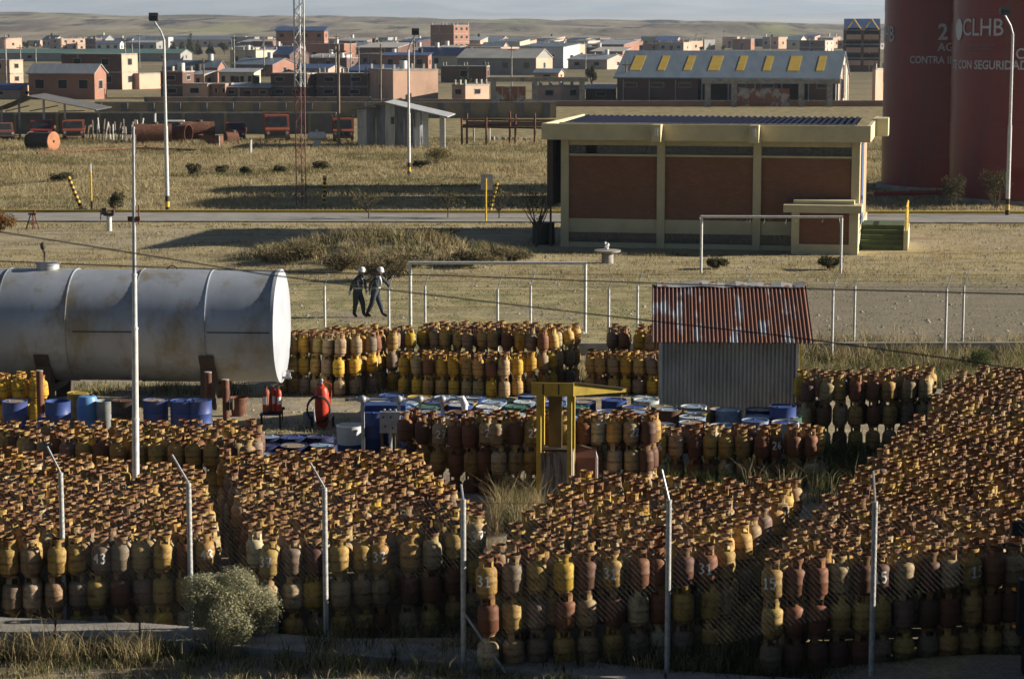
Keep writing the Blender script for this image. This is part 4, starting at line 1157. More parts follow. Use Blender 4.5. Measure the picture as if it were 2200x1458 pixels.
mb = MB(); mb.corr((0, 0, 0), (SW, 0, 0), (0, 0, ez + 0.15), (0, -1, 0), 34, 0.028); part('front_wall', mb, m_tin, sh, True)
mb = MB(); mb.corr((SW, 0.03, 0), (0, SD, 0), (0, 0, ez + 0.15), (1, 0, 0), 44, 0.02); part('side_wall', mb, m_tin, sh, True)
mb = MB(); mb.corr((0, SD, 0), (0, -SD + 0.03, 0), (0, 0, ez + 0.15), (-1, 0, 0), 44, 0.02); part('side_wall', mb, m_tin, sh, True)
for x in (0.0, SW):
    mb = MB(); mb.prismx([(0, ez + 0.16), (SD, ez + 0.16), (SD / 2, rz_ - 0.04)], x - 0.01, x + 0.01); part('gable_sheet', mb, m_tin, sh)
mb = MB(); mb.corr((0, SD, 0), (SW, 0, 0), (0, 0, ez + 0.15), (0, 1, 0), 34, 0.02); part('back_wall', mb, m_tin, sh, True)
ov = 0.5
sl_ = (rz_ - ez) / (SD / 2 + ov)
L0 = at(1401, 727, 51.2).x - P0.x
RW = SW + 0.55
for k in range(4):                            # four overlapping roof sheets on the near slope
    x0 = -0.22 + k * RW / 4
    dz = rnd.uniform(0, 0.012) + 0.006 * (k % 2)
    mb = MB(); mb.corr((x0, -ov - rnd.uniform(0, 0.05), ez + dz), (RW / 4 + 0.03, 0, 0), (0, SD / 2 + ov, rz_ - ez), (0, -sl_ * 0.9, 0.92), 10, 0.024, 6); part('roof_sheet', mb, m_rroof, sh, True)
mb = MB(); mb.corr((-0.2, SD + 0.3, ez + 0.1), (RW, 0, 0), (0, -SD / 2 - 0.3, rz_ - ez - 0.1), (0, sl_ * 0.9, 0.92), 40, 0.02); part('roof_sheet', mb, m_rroof, sh, True)
mb = MB(); vs = []; fs = []
for i in range(14):
    x = -0.1 + (RW - 0.15) * i / 13
    w = rnd.uniform(-0.03, 0.05)
    vs += [(x, SD / 2 - 0.22, rz_ - 0.02 + w * 0.5), (x, SD / 2 + w, rz_ + 0.07 + w), (x, SD / 2 + 0.25, rz_ - 0.02)]
for i in range(13):
    fs += [(3 * i, 3 * i + 3, 3 * i + 4, 3 * i + 1), (3 * i + 1, 3 * i + 4, 3 * i + 5, 3 * i + 2)]
mb.add(vs, fs); part('ridge_flashing', mb, M('patched_flashing', (0.42, 0.43, 0.45), (0.35, 0.34, 0.34), 3, 0.6, c3=(0.2, 0.09, 0.05), s3=4, lo3=0.55, hi3=0.6), sh)
mb = MB(); mb.box((SW + 0.02, -0.04, ez / 2), (0.06, 0.05, ez)); part('corner_post', mb, m_binw, sh)
mb = MB(); mb.box((SW + 0.09, -0.01, ez / 2), (0.05, 0.05, ez)); part('corner_post', mb, m_yolive, sh)

# ================================================================ fences
m_wire = M('fence_wire', (0.12, 0.12, 0.122), (0.08, 0.08, 0.082), 5, 0.75, 0.0)
def fence_post(par, p, h, arm, r=0.035, mat=None):
    mb = MB(); mb.rod((p.x, p.y, p.z - 0.1), (p.x, p.y, p.z + h), r, n=10); ps = part('post', mb, mat or m_white, par, True)
    mb = MB(); mb.rod((p.x, p.y, p.z + h), (p.x + arm[0], p.y + arm[1], p.z + h + arm[2]), r * 0.42, n=6); part('outrigger', mb, m_galv, ps)
    return Vector((p.x, p.y, p.z))
m_post = M('weathered_white_post', (0.50, 0.50, 0.49), (0.34, 0.335, 0.32), 14, 0.65)
nf = thing('chain_link_fence', 'near chain link fence on white posts in front of the cylinder stacks', 'fence', (0, 0, 0))
FP = []
for px, yt, ztop, arm in ((-290, 995, 3.03, (-0.22, 0.1, 0.42)), (130, 1015, 3.06, (-0.22, 0.1, 0.40)), (405, 1037, 3.10, (-0.26, 0.1, 0.42)), (697, 1047, 3.16, (-0.22, 0.1, 0.36)), (995, 1072, 3.24, (-0.03, 0.1, 0.2)), (1437, 1073, 3.33, (-0.1, 0.1, 0.42)), (1880, 1077, 3.40, (-0.02, 0.1, 0.42)), (2330, 1085, 3.45, (-0.02, 0.1, 0.42))):
    q = gp(px, yt, ztop)
    z = gz(q.x, q.y)
    FP.append((fence_post(nf, Vector((q.x, q.y, z)), ztop - z, arm, 0.04, m_post), ztop))
mb = MB(); q = FP[4][0]; mb.rod((q.x + 0.02, q.y - 0.02, q.z + 0.85), (q.x + 0.62, q.y - 0.25, q.z + 0.02), 0.022, n=8); part('brace', mb, m_galv, nf, True)
mesh = MB()
def zigzag(A, za, B, zb, pit, r):
    d = B - A; Lh = d.xy.length; ux, uy = d.x / Lh, d.y / Lh
    z0 = (A.z + B.z) / 2 + 0.05
    z1 = (za + zb) / 2 - 0.05
    H_ = z1 - z0
    n = int((Lh + H_) / pit)
    for sgn in (1, -1):
        for k in range(n + 1):
            s0 = k * pit - (H_ if sgn > 0 else 0)
            a = (s0, 0.0); b = (s0 + sgn * H_, H_)
            pts = []
            t0, t1 = 0.0, 1.0
            da = b[0] - a[0]
            ts = sorted(((0 - a[0]) / da, (Lh - a[0]) / da))
            t0, t1 = max(0, ts[0]), min(1, ts[1])
            if t1 - t0 < 0.01: continue
            p = [(a[0] + da * t, t * H_) for t in (t0, t1)]
            v = [Vector((A.x + ux * s, A.y + uy * s + sgn * 0.002, z0 + (A.z + (B.z - A.z) * s / Lh - (A.z + B.z) / 2) + zz)) for s, zz in p]
            mesh.rod(v[0], v[1], r, n=3, caps=False)
for (A, za), (B, zb) in zip(FP[:-1], FP[1:]):
    zigzag(A, za, B, zb, 0.085, 0.0011)
o = part('wire_mesh', mesh, m_wire, nf); o['kind'] = 'stuff'
for (A, za), (B, zb) in zip(FP[:-1], FP[1:]):
    for zz in (0.06,):
        mb = MB(); mb.rod((A.x, A.y, za - zz), (B.x, B.y, zb - zz), 0.0035, n=4); part('strand', mb, m_wire, nf)
for ln, (lab, D0, pxs, yt) in enumerate((('chain link fence on white posts, nearer of the two behind the yard', 67.0, [352, 590, 835, 1069, 1308, 1546, 1790, 2034, 2280], 621), ('chain link fence on white posts, farther of the two behind the yard', 70.2, [250, 480, 697, 913, 1140, 1370, 1604, 1837, 2071, 2305], 614))):
    rf = thing('chain_link_fence', lab, 'fence', (0, 0, 0), 0, 'twin fences along the playing field')
    tops = []
    for px in pxs:
        q = at(px, yt, D0); z = gz(q.x, q.y)
        fence_post(rf, Vector((q.x, q.y, z)), q.z - z, (0.14, 0.02, 0.42), 0.04)
        tops.append((q, z))
    for (q, z), (q2, z2) in zip(tops[:-1], tops[1:]):
        for f in (0.98, 0.0):
            zz = q.z * f + (z + 0.1) * (1 - f)
            mb = MB(); mb.rod((q.x, q.y, zz), (q2.x, q2.y, zz), 0.004, n=4); part('strand', mb, m_wire, rf)
        for e in (0.14, 0.35):
            mb = MB(); mb.rod((q.x + e * 0.33, q.y, q.z + e), (q2.x + e * 0.33, q2.y, q2.z + e), 0.003, n=4); part('barbed_wire', mb, m_wire, rf)

# ================================================================ mast and cables
t = thing('pole_mast', 'tall thin white pole rising out of the leftmost front stack', 'pole', mast_p)
secs = [(1075, 900, 0.066, 0.064, m_white), (900, 705, 0.06, 0.057, m_white), (705, 590, 0.047, 0.045, m_white), (590, 430, 0.036, 0.033, m_galv), (430, 275, 0.028, 0.022, m_galv)]
z0 = -0.1
for ya, yb, ra, rb, m in secs:
    z1 = zat(yb, mast_p.y) - mast_p.z
    lx = lambda z: 0.13 * z / 8
    mb = MB(); mb.rod((lx(z0), 0, z0), (lx(z1), 0, z1), ra, rb, 12); part('section', mb, m, t, True)
    mb = MB(); mb.rod((lx(z1), 0, z1 - 0.02), (lx(z1), 0, z1 + 0.02), rb + 0.008, n=12); part('joint_collar', mb, m, t)
    z0 = z1
zb_ = zat(470, mast_p.y) - mast_p.z
mb = MB(); mb.box((lx(zb_), 0, zb_), (0.22, 0.05, 0.08)); mb.rod((lx(zb_) + 0.08, 0, zb_ - 0.1), (lx(zb_) + 0.09, 0, zb_ + 0.25), 0.015); part('bracket', mb, m_rust, t)
m_cable = M('cable_sheath', (0.06, 0.055, 0.05), (0.08, 0.075, 0.07), 4, 0.7)
for pts, D0, lab in (([(-2500, 90), (0, 498), (283, 543), (560, 588), (838, 623), (1258, 673), (1671, 720), (2070, 774), (4600, 1190)], 16.0, 'black overhead cable sagging down to the right across the yard'),
                ([(-2500, 500), (0, 561), (283, 572), (629, 584), (1000, 593), (1258, 603), (1733, 620), (2200, 632), (4600, 720)], 17.0, 'black overhead cable running nearly level across the yard')):
    P = [at(x, y, D0) for x, y in pts]
    t = tag(MB().tube([p for p in P], 0.0055, 6).build('overhead_cable', m_cable, None, True), lab, 'cable', 'overhead cables')

# ================================================================ small things on the field
p = gp(1305, 566, 0)
t = thing('concrete_table', 'round concrete table on a thick stem left of the farther goal', 'table', p)
mb = MB().lathe([(0.26, -0.05), (0.24, 0.5), (0.001, 0.5)], 14); part('stem', mb, m_conc, t, True)
mb = MB().lathe([(0.55, 0.5), (0.58, 0.58), (0.001, 0.6)], 20); part('table_top', mb, m_conc, t, True)
t = thing('crumpled_bag', 'white crumpled plastic bag lying on the concrete table', 'bag', p + Vector((-0.05, 0, 0.595)))
mb = MB(); mb.ball((0, 0, 0.09), 0.1, 8, 5); mb.ball((0.06, 0.02, 0.2), 0.07, 7, 5); mb.ball((-0.03, 0.03, 0.27), 0.05, 7, 5)
mb.v = [(x + rnd.uniform(-.03, .03), y + rnd.uniform(-.03, .03), max(0.0, z + rnd.uniform(-.02, .03))) for x, y, z in mb.v]; part('bag', mb, m_number, t)
p = gp(235, 496, 0)
t = thing('bench_vise', 'dark iron vise mounted on a white concrete post by the road', 'vise', p)
mb = MB(); mb.rod((0, 0, -0.05), (0, 0, 0.75), 0.13, n=12); part('post', mb, m_white, t, True)
mb = MB(); mb.box((0, 0, 0.82), (0.5, 0.25, 0.14)); mb.box((-0.22, 0, 1.0), (0.22, 0.22, 0.3)); mb.box((0.2, 0, 0.95), (0.14, 0.22, 0.2)); part('jaws', mb, m_dkst, t)
mb = MB(); mb.rod((-0.42, 0, 0.55), (-0.4, 0, 1.05), 0.025); mb.rod((-0.4, 0, 0.85), (0, 0, 0.85), 0.05); part('screw_handle', mb, m_dkst, t)
p = gp(71, 492, 0)
t = thing('stool', 'rusty tripod work stand on the grass left of the vise', 'stool', p)
for x, y in ((-0.33, -0.1), (0.33, -0.1), (0.0, 0.3), (0.05, -0.3)):
    mb = MB(); mb.rod((x, y, 0), (x * 0.3, y * 0.3, 0.72), 0.03); part('leg', mb, m_rust, t)
mb = MB(); mb.box((0, 0, 0.76), (0.4, 0.3, 0.08)); mb.rod((0.05, 0, 0.78), (0.12, 0, 0.95), 0.06); part('seat', mb, m_rust, t)
mb = MB(); mb.box((0, -0.1, 0.3), (0.5, 0.03, 0.04)); part('stretcher', mb, m_rust, t)
def striped(px0, yb, px1, yt, label, D=None):
    p = gp(px0, yb, 0); q = at(px1, yt, p.y)
    t = thing('striped_post', label, 'post', p, 0, 'yellow and black striped posts')
    d = q - p; n = 14
    mb = MB(); mb.box((0, 0, 0.05), (0.6, 0.6, 0.1)); part('footing', mb, m_conc, t)
    for k in range(n):
        a, b = d * (k / n), d * ((k + 1) / n)
        mb = MB(); mb.rod(a + Vector((0, 0, .1 if k == 0 else 0)), b, 0.1, n=10); part('stripe', mb, m_yel if k % 2 else m_blk, t, True)
striped(176, 452, 147, 380, 'leaning yellow and black striped post beyond the road')
striped(696, 441, 698, 378, 'upright yellow and black striped post beside the lattice mast')
striped(1052, 455, 1068, 392, 'leaning striped post standing behind the traffic sign')
p = gp(197, 453, 0)
t = thing('marker_pole', 'thin yellow marker pole with white tip right of the leaning post', 'pole', p)
h = zat(352, p.y)
mb = MB(); mb.rod((0, 0, 0.5), (0, 0, h * 0.82), 0.05, n=8); part('pole', mb, m_yel, t, True)
mb = MB(); mb.rod((0, 0, -0.1), (0, 0, 0.5), 0.055, n=8); part('base', mb, m_rust, t); mb = MB(); mb.rod((0, 0, h * 0.82), (0, 0, h), 0.045, n=8); part('tip', mb, m_white, t)
p = gp(1044, 476, 0)
t = thing('traffic_sign', 'grey back of a square traffic sign on a yellow pole', 'sign', p)
h = zat(375, p.y)
mb = MB(); mb.rod((0, 0, -0.1), (0, 0, h - 0.2), 0.05, n=8); part('pole', mb, m_yel, t, True)
mb = MB(); mb.box((0.05, 0.08, h - 0.4), (0.62, 0.03, 0.8), rz=rad(6)); part('plate', mb, m_galv, t)
# ================================================================ lattice mast
p = gp(648, 441, 0)
t = thing('lattice_mast', 'slender lattice radio mast, red below and white above', 'mast', p)
zr = zat(187, p.y); zh = zat(-120, p.y)
w = 0.27
cor = [(-w, -w * 0.6), (w, -w * 0.6), (0, w * 1.1)]
m_dred = M('dull_mast_red', (0.24, 0.085, 0.075), (0.19, 0.08, 0.07), 3, 0.7)
for za, zb, m in ((0, zr, m_dred), (zr, zh, m_white)):
    for i in range(3):
        mb = MB(); mb.rod((cor[i][0], cor[i][1], za), (cor[i][0], cor[i][1], zb), 0.045 if za else 0.032, n=6); part('leg', mb, m, t)
    mb = MB(); n = int((zb - za) / 0.5)
    for k in range(n):
        for i in range(3):
            a, b = cor[i], cor[(i + 1) % 3]
            if k % 2: a, b = b, a
            mb.rod((a[0], a[1], za + (zb - za) * k / n), (b[0], b[1], za + (zb - za) * (k + 1) / n), 0.024 if za else 0.014, n=4)
    part('bracing', mb, m, t)

# ================================================================ scrapyard
m_cwall = M('grey_block_wall', (0.15, 0.15, 0.155), (0.115, 0.115, 0.12), 0.6, 0.95, bmp=0.1)
m_twall = M('tan_render_wall', (0.30, 0.25, 0.17), (0.22, 0.19, 0.12), 0.4, 0.95)
m_bwall = M('brick_wall_far', (0.31, 0.18, 0.135), (0.26, 0.15, 0.11), 0.5, 0.95)
def wall_run(name, x0, x1, yb, yt, thick, mat, label, pil=None, pm_=None, sl=0.0, z0=0.0):
    a, b = gp(x0, yb, z0), gp(x1, yb + sl, z0)
    h = zat(yt, a.y) - z0
    L_ = (b - a).length
    t = thing(name, label, 'wall', (a.x, a.y, z0), math.atan2(b.y - a.y, b.x - a.x))
    n = max(1, int(L_ / 3.0))
    mb = MB(); mb.b2(0, L_, 0, thick, -0.5, h); part('wall_face', mb, mat, t)
    mb = MB(); mb.b2(-0.05, L_ + 0.05, -0.04, thick + 0.04, h, h + 0.12); part('coping', mb, m_conc, t)
    if pil:
        k = 0.0
        while k < L_:
            mb = MB(); mb.b2(k, k + pil[1], -pil[2], -0.001, -0.5, h - 0.01); part('pilaster', mb, pm_ or mat, t)
            k += pil[0]
    return t
wall_run('compound_wall', -60, 722, 288, 244, 0.25, m_cwall, 'dark grey block wall behind the scrap trucks', (4.0, 0.25, 0.12), m_twall)
wall_run('pilaster_wall', 205, 1195, 246, 221, 0.3, m_twall, 'tan rendered wall with dark pilasters beyond the scrapyard', (2.95, 0.75, 0.35), m_cwall, z0=0.4)
wall_run('brick_wall', 310, 795, 222, 210, 0.3, m_bwall, 'low red brick wall in front of the dark brick houses', (6.0, 0.4, 0.1), m_cwall)
wall_run('brick_wall', 788, 1060, 222, 215, 0.3, m_bwall, 'low red brick wall before the lit brick house')
wall_run('brick_wall', 1125, 1900, 229, 218, 0.3, m_bwall, 'low red brick wall in front of the long warehouse')
# canopy shelter
p = gp(70, 297, 0)
sY = ppm(p.y)
t = thing('canopy_shelter', 'open shelter with a wide tin gable canopy at the left edge', 'shelter', p)
apx, eR, eL = zat(206, p.y), zat(236, p.y), zat(240, p.y)
xR, xL = (218 - 70) / sY, (-15 - 70) / sY
m_dtin = M('dark_tin', (0.09, 0.09, 0.095), (0.13, 0.125, 0.12), 1, 0.7)
mb = MB(); mb.add([(0, -2, apx), (xR, -2, eR), (xR, 6, eR), (0, 6, apx), (0, -2, apx + .06), (xR, -2, eR + .06), (xR, 6, eR + .06), (0, 6, apx + .06)], [(0, 1, 2, 3), (4, 7, 6, 5), (0, 4, 5, 1), (1, 5, 6, 2), (2, 6, 7, 3)]); part('roof', mb, m_dtin, t)
mb = MB(); mb.add([(0, -2, apx), (xL, -2, eL), (xL, 6, eL), (0, 6, apx), (0, -2, apx + .06), (xL, -2, eL + .06), (xL, 6, eL + .06), (0, 6, apx + .06)], [(3, 2, 1, 0), (5, 6, 7, 4), (1, 5, 4, 0), (2, 6, 5, 1), (3, 7, 6, 2)]); part('roof', mb, m_dtin, t)
for px, m in ((48, m_galv), (101, m_white), (146, m_white), (10, m_galv)):
    x = (px - 70) / sY; zt2 = apx + (eR - apx) * x / xR if x > 0 else apx + (eL - apx) * x / xL
    mb = MB(); mb.rod((x, -1.0, 0), (x, -1.0, zt2), 0.1, n=8); part('post', mb, m, t)
for x0, x1 in ((-2.2, 0), (0, 2.6), (2.6, xR * 0.8)):
    mb = MB(); mb.rod((x0, -1, eR - 0.1), (x1, -1, eR + 0.4 if x1 < 2.7 else eR - 0.05), 0.05, n=6); part('truss_bar', mb, m_dkst, t)
# rusted boiler drum
p = gp(98, 322, 0)
t = thing('boiler_drum', 'rusted boiler drum with a flat orange end plate lying in the grass', 'boiler', p, rad(-28))
s_ = ppm(p.y); r_ = 0.72
mb = MB(); mb.rod((-1.5, 0, r_), (0.8, 0, r_), r_, n=24); part('shell', mb, m_dkst, t, True)
mb = MB(); mb.rod((0.8, 0, r_), (0.88, 0, r_), r_ * 1.12, n=24); e_ = part('end_plate', mb, M('orange_rust', (0.40, 0.17, 0.085), (0.30, 0.13, 0.07), 2, 0.85), t)
mb = MB(); mb.rod((0.87, 0, r_), (0.9, 0, r_), 0.12, n=10); part('hole', mb, m_open, e_)
mb = MB(); mb.rod((-1.58, 0, r_), (-1.5, 0, r_), r_ * 1.1, n=24); part('end_plate', mb, m_dkst, t)
for x in (-1.0, 0.4):
    mb = MB(); mb.box((x, 0, 0.08), (0.3, 1.2, 0.16)); part('sleeper', mb, m_wood, t)
# rusted open vessels
for i, (px, yb, L_, r_, a, lab) in enumerate(((330, 308, 3.2, 0.85, 8, 'long rusted vessel lying left of the lamp post'), (382, 306, 2.2, 0.8, -20, 'rusted open vessel lying behind the lamp post'), (425, 302, 3.0, 0.85, 10, 'rusted vessel with manhole right of the lamp post'), (497, 308, 1.1, 0.5, 30, 'small rusty tub lying in front of the red pickup'))):
    p = gp(px, yb, 0)
    t = thing('scrap_vessel', lab, 'vessel', p, rad(a), 'rusted vessels in the scrapyard')
    mb = MB().lathe([(r_ * 0.94, 0), (r_, 0.0), (r_, L_), (r_ * 0.94, L_), (r_ * 0.94, 0.1), (0.001, 0.1)], 22, Matrix.Translation((-L_ / 2, 0, r_)) @ Matrix.Rotation(PI / 2, 4, 'Y')); part('shell', mb, m_rust, t, True)
    mb = MB(); mb.rod((0.2, 0, 2 * r_ - 0.1), (0.2, 0, 2 * r_ + 0.15), 0.25, n=12); part('manhole', mb, m_dkst, t)
    for x in (-L_ / 3, L_ / 3):
        mb = MB(); mb.box((x, 0, 0.06), (0.25, r_ * 1.3, 0.12)); part('chock', mb, m_wood, t)
p = gp(452, 312, 0)
t = thing('scrap_hopper', 'tilted rusty sheet steel hopper in the grass', 'hopper', p, rad(-15))
mb = MB(); mb.add([(-0.9, -0.5, 0.9), (0.2, -0.5, 0), (1.0, -0.5, 0), (1.0, -0.5, 0.8), (-0.9, 0.5, 0.9), (0.2, 0.5, 0), (1.0, 0.5, 0), (1.0, 0.5, 0.8)], [(0, 1, 2, 3), (7, 6, 5, 4), (0, 4, 5, 1), (1, 5, 6, 2), (2, 6, 7, 3)]); part('body', mb, m_rust, t)
mb = MB(); mb.rod((1.02, -0.5, 0), (1.02, -0.5, 0.85), 0.05); part('edge_post', mb, m_galv, t)
# long pipe rails on the grass
for (xa, ya, xb, yb2, lab) in ((80, 328, 360, 313, 'long rusty rail lying in the grass below the boiler drum'), (290, 318, 425, 322, 'short rusty rail lying near the lamp post foot')):
    a, b = gp(xa, ya, 0.15), gp(xb, yb2, 0.15)
    t = thing('scrap_rail', lab, 'rail', a - Vector((0, 0, 0.15)), 0, 'rusty rails lying in the grass')
    mb = MB(); mb.rod((0, 0, 0.12), b - a + Vector((0, 0, 0.12)), 0.1, n=6); part('rail', mb, m_rust, t)
    mb = MB(); mb.box((0.3, 0, 0.04), (0.3, 0.5, 0.08)); part('chock', mb, m_wood, t)
# leaning scrap posts
k = 0
for i in range(22):
    px = 185 + i * 5.9 + rnd.uniform(-2, 2); yb = rnd.uniform(298, 305)
    p = gp(px, yb, 0)
    t = thing('scrap_post', '%s leaning scrap post from left in the post pile before the grey wall' % ORD[i + 1], 'post', p, 0, 'leaning scrap posts')
    h = rnd.uniform(1.2, 2.0)
    mb = MB(); mb.rod((0, 0, -0.05), (rnd.uniform(-.3, .3), 0.3, h), 0.07, n=6); part('shaft', mb, rnd.choice([m_wood, m_conc, m_white, m_wood]), t)
    mb = MB(); mb.box((rnd.uniform(-.1, .1), 0.15, h * 0.5), (rnd.uniform(0.3, 1.0), 0.06, 0.08)); part('crosspiece', mb, m_dkst, t)
for px, y0, y1, lab in ((333, 244, 295, 'tall white post left of the first lamp post'), (289, 290, 330, 'weathered timber post in the grass left of the lamp post'), (538, 300, 330, 'short white post in the grass below the red pickup')):
    p = gp(px, y1, 0)
    t = thing('timber_post', lab, 'post', p); h = zat(y0, p.y)
    mb = MB(); mb.rod((0, 0, -0.1), (0.05, 0, h), 0.11, n=6); part('shaft', mb, m_white if 'white' in lab else m_wood, t); mb = MB(); mb.rod((0.05, 0, h), (0.05, 0, h + 0.04), 0.13, n=6); part('cap', mb, m_wood, t)
# vehicles seen from the front
def truck(px, yb, wpx, mat, label, rz=0, dump=False, car=False):
    p = gp(px, yb, 0); W_ = wpx / ppm(p.y)
    t = thing('pickup_car' if car else 'scrap_truck', label, 'car' if car else 'truck', p, rz, None if car else 'old trucks in the scrapyard')
    h = W_ * (0.72 if not dump else 0.95); hw = W_ / 2
    bz = 0.35
    mb = MB(); mb.prismx([(0, bz), (-0.0, bz + h * 0.38), (0.9, bz + h * 0.45), (1.25, bz + h), (2.6, bz + h), (2.7, bz)], -hw, hw); bd = part('cab', mb, mat, t)
    mb = MB(); mb.add([(-hw * 0.86, 0.93, bz + h * 0.5), (hw * 0.86, 0.93, bz + h * 0.5), (hw * 0.8, 1.2, bz + h * 0.93), (-hw * 0.8, 1.2, bz + h * 0.93)], [(0, 1, 2, 3)]); mb.v = [(x, y - 0.03, z) for x, y, z in mb.v]; part('windscreen', mb, m_glass, bd)
    mb = MB(); mb.b2(hw + 0.005, hw + 0.02, 1.3, 2.3, bz + h * 0.5, bz + h * 0.9); part('side_window', mb, m_glass, bd)
    mb = MB(); mb.b2(-hw * 0.6, hw * 0.6, -0.04, -0.005, bz + h * 0.12, bz + h * 0.33); part('grille', mb, m_blk, bd)
    for s in (-1, 1):
        mb = MB(); mb.rod((s * hw * 0.78, -0.05, bz + h * 0.24), (s * hw * 0.78, 0.0, bz + h * 0.24), W_ * 0.065, n=12); part('headlight', mb, m_galv, bd)
        for y in (0.55, 3.4 if not car else 2.2):
            mb = MB(); mb.rod((s * (hw - 0.12) - 0.12, y, 0.4), (s * (hw - 0.12) + 0.12, y, 0.4), 0.4, n=16); wh = part('wheel', mb, m_rubber, t, True)
            mb = MB(); mb.rod((s * (hw - 0.12) - 0.125, y, 0.4), (s * (hw - 0.12) + 0.125, y, 0.4), 0.2, n=10); part('rim', mb, m_galv, wh)
    mb = MB(); mb.b2(-hw * 1.02, hw * 1.02, -0.18, -0.051, bz + 0.02, bz + h * 0.1); part('bumper', mb, m_dkst, t)
    if not car:
        mb = MB(); z1 = bz + h * (1.08 if dump else 0.55)
        mb.b2(-hw * 1.08, hw * 1.08, 2.8, 2.95, bz + 0.3, z1); mb.b2(-hw * 1.08, -hw * 1.0, 2.951, 5, bz + 0.3, z1); mb.b2(hw * 1.0, hw * 1.08, 2.951, 5, bz + 0.3, z1); mb.b2(-hw, hw, 2.951, 5, bz + 0.1, bz + 0.3)
        part('load_bed', mb, m_rust, t)
truck(88, 301, 46, m_red, 'dull red pickup under the left canopy', rad(8))
truck(158, 301, 46, m_orange, 'orange-red pickup beside the right canopy post', rad(10))
truck(506, 304, 42, m_red, 'red pickup facing forward right of the rusted vessels', rad(6))
truck(597, 306, 52, m_orange, 'red and cream dump truck with dark bed left of the mast', rad(8), True)
truck(738, 306, 44, m_orange, 'orange truck half hidden behind the tin scrapyard shed', rad(5), True)
truck(373, 299, 42, m_white, 'white car behind the first lamp post', rad(5), car=True)
truck(12, 302, 40, M('faded_brown_red', (0.16, 0.05, 0.035), (0.12, 0.05, 0.04), 3, 0.7), 'dark red wrecked truck at the left edge', rad(20))
# small white gas vessel
p = gp(681, 318, 0)
t = thing('gas_vessel', 'small white spherical gas vessel on a pedestal right of the mast', 'vessel', p)
mb = MB(); mb.rod((-0.45, 0, 1.0), (0.45, 0, 1.0), 0.36, n=18); mb.ball((0.45, 0, 1.0), 0.36, 18, 8); mb.ball((-0.45, 0, 1.0), 0.36, 18, 8); part('body', mb, m_white, t, True)
mb = MB(); mb.box((0, 0, 0.33), (0.5, 0.4, 0.68)); part('pedestal', mb, m_white, t)
mb = MB(); mb.rod((0, 0, 1.35), (0, 0, 1.55), 0.1, n=10); part('valve_cap', mb, m_galv, t)
# tin shed of the scrapyard
p = gp(768, 318, 0); sY = ppm(p.y)
t = thing('scrap_shed', 'dark patched tin shed with white columns in the scrapyard', 'shed', p, rad(-4))
W_ = (890 - 768) / sY; Ds = 6.5
h1, hr = zat(238, p.y), zat(222, p.y)
m_patch = M('patched_tin', (0.12, 0.13, 0.15), (0.19, 0.2, 0.22), 0.8, 0.6, c3=(0.075, 0.065, 0.06), s3=0.7, stretch=(2, 2, 0.3))
for k in range(6):
    mb = MB(); mb.b2(W_ * k / 6 + 0.01, W_ * (k + 1) / 6 - 0.01, rnd.uniform(-.03, .03), 0.06, 0, h1 + 0.0 + (hr - h1) * (1 - abs((k + 0.5) / 6 - 0.55) * 1.8)); part('tin_panel', mb, m_patch if k % 3 else m_tin, t)
mb = MB(); mb.b2(0, 0.1, 0.07, Ds, 0, h1); part('side_wall', mb, m_patch, t)
mb = MB(); mb.b2(W_ * 0.6, W_ * 0.601 + 0.3, -0.05, -0.035, 2.0, 2.6); part('green_patch', mb, m_green, t)
mb = MB(); mb.b2(W_, W_ + 0.1, 0.07, Ds, 0, h1 * 0.95); part('side_wall', mb, m_patch, t)
for i, px in enumerate((897, 914, 950)):
    x = (px - 768) / sY
    mb = MB(); mb.b2(x - 0.2, x + 0.25, 0.3 + i * 0.2, 0.6 + i * 0.2, 0, h1 * (0.97 - 0.05 * i)); part('column', mb, m_white, t)
mb = MB(); mb.add([(-0.4, -0.5, h1 + .02), (W_ * 0.5, -0.5, hr + .05), (W_ * 0.5, Ds, hr + .05), (-0.4, Ds, h1 + .02)] + [(-0.4, -0.5, h1 + .1), (W_ * 0.5, -0.5, hr + .13), (W_ * 0.5, Ds, hr + .13), (-0.4, Ds, h1 + .1)], [(0, 1, 2, 3), (7, 6, 5, 4), (0, 4, 5, 1), (3, 2, 6, 7), (0, 3, 7, 4)]); part('roof', mb, m_dtin, t)
xe = (965 - 768) / sY; he = zat(252, p.y)
mb = MB(); mb.add([(W_ * 0.5, -0.5, hr + .05), (xe, -0.5, he), (xe, Ds, he), (W_ * 0.5, Ds, hr + .05)] + [(W_ * 0.5, -0.5, hr + .13), (xe, -0.5, he + .08), (xe, Ds, he + .08), (W_ * 0.5, Ds, hr + .13)], [(0, 1, 2, 3), (7, 6, 5, 4), (0, 4, 5, 1), (3, 2, 6, 7), (1, 5, 6, 2)]); part('roof', mb, m_tin, t)
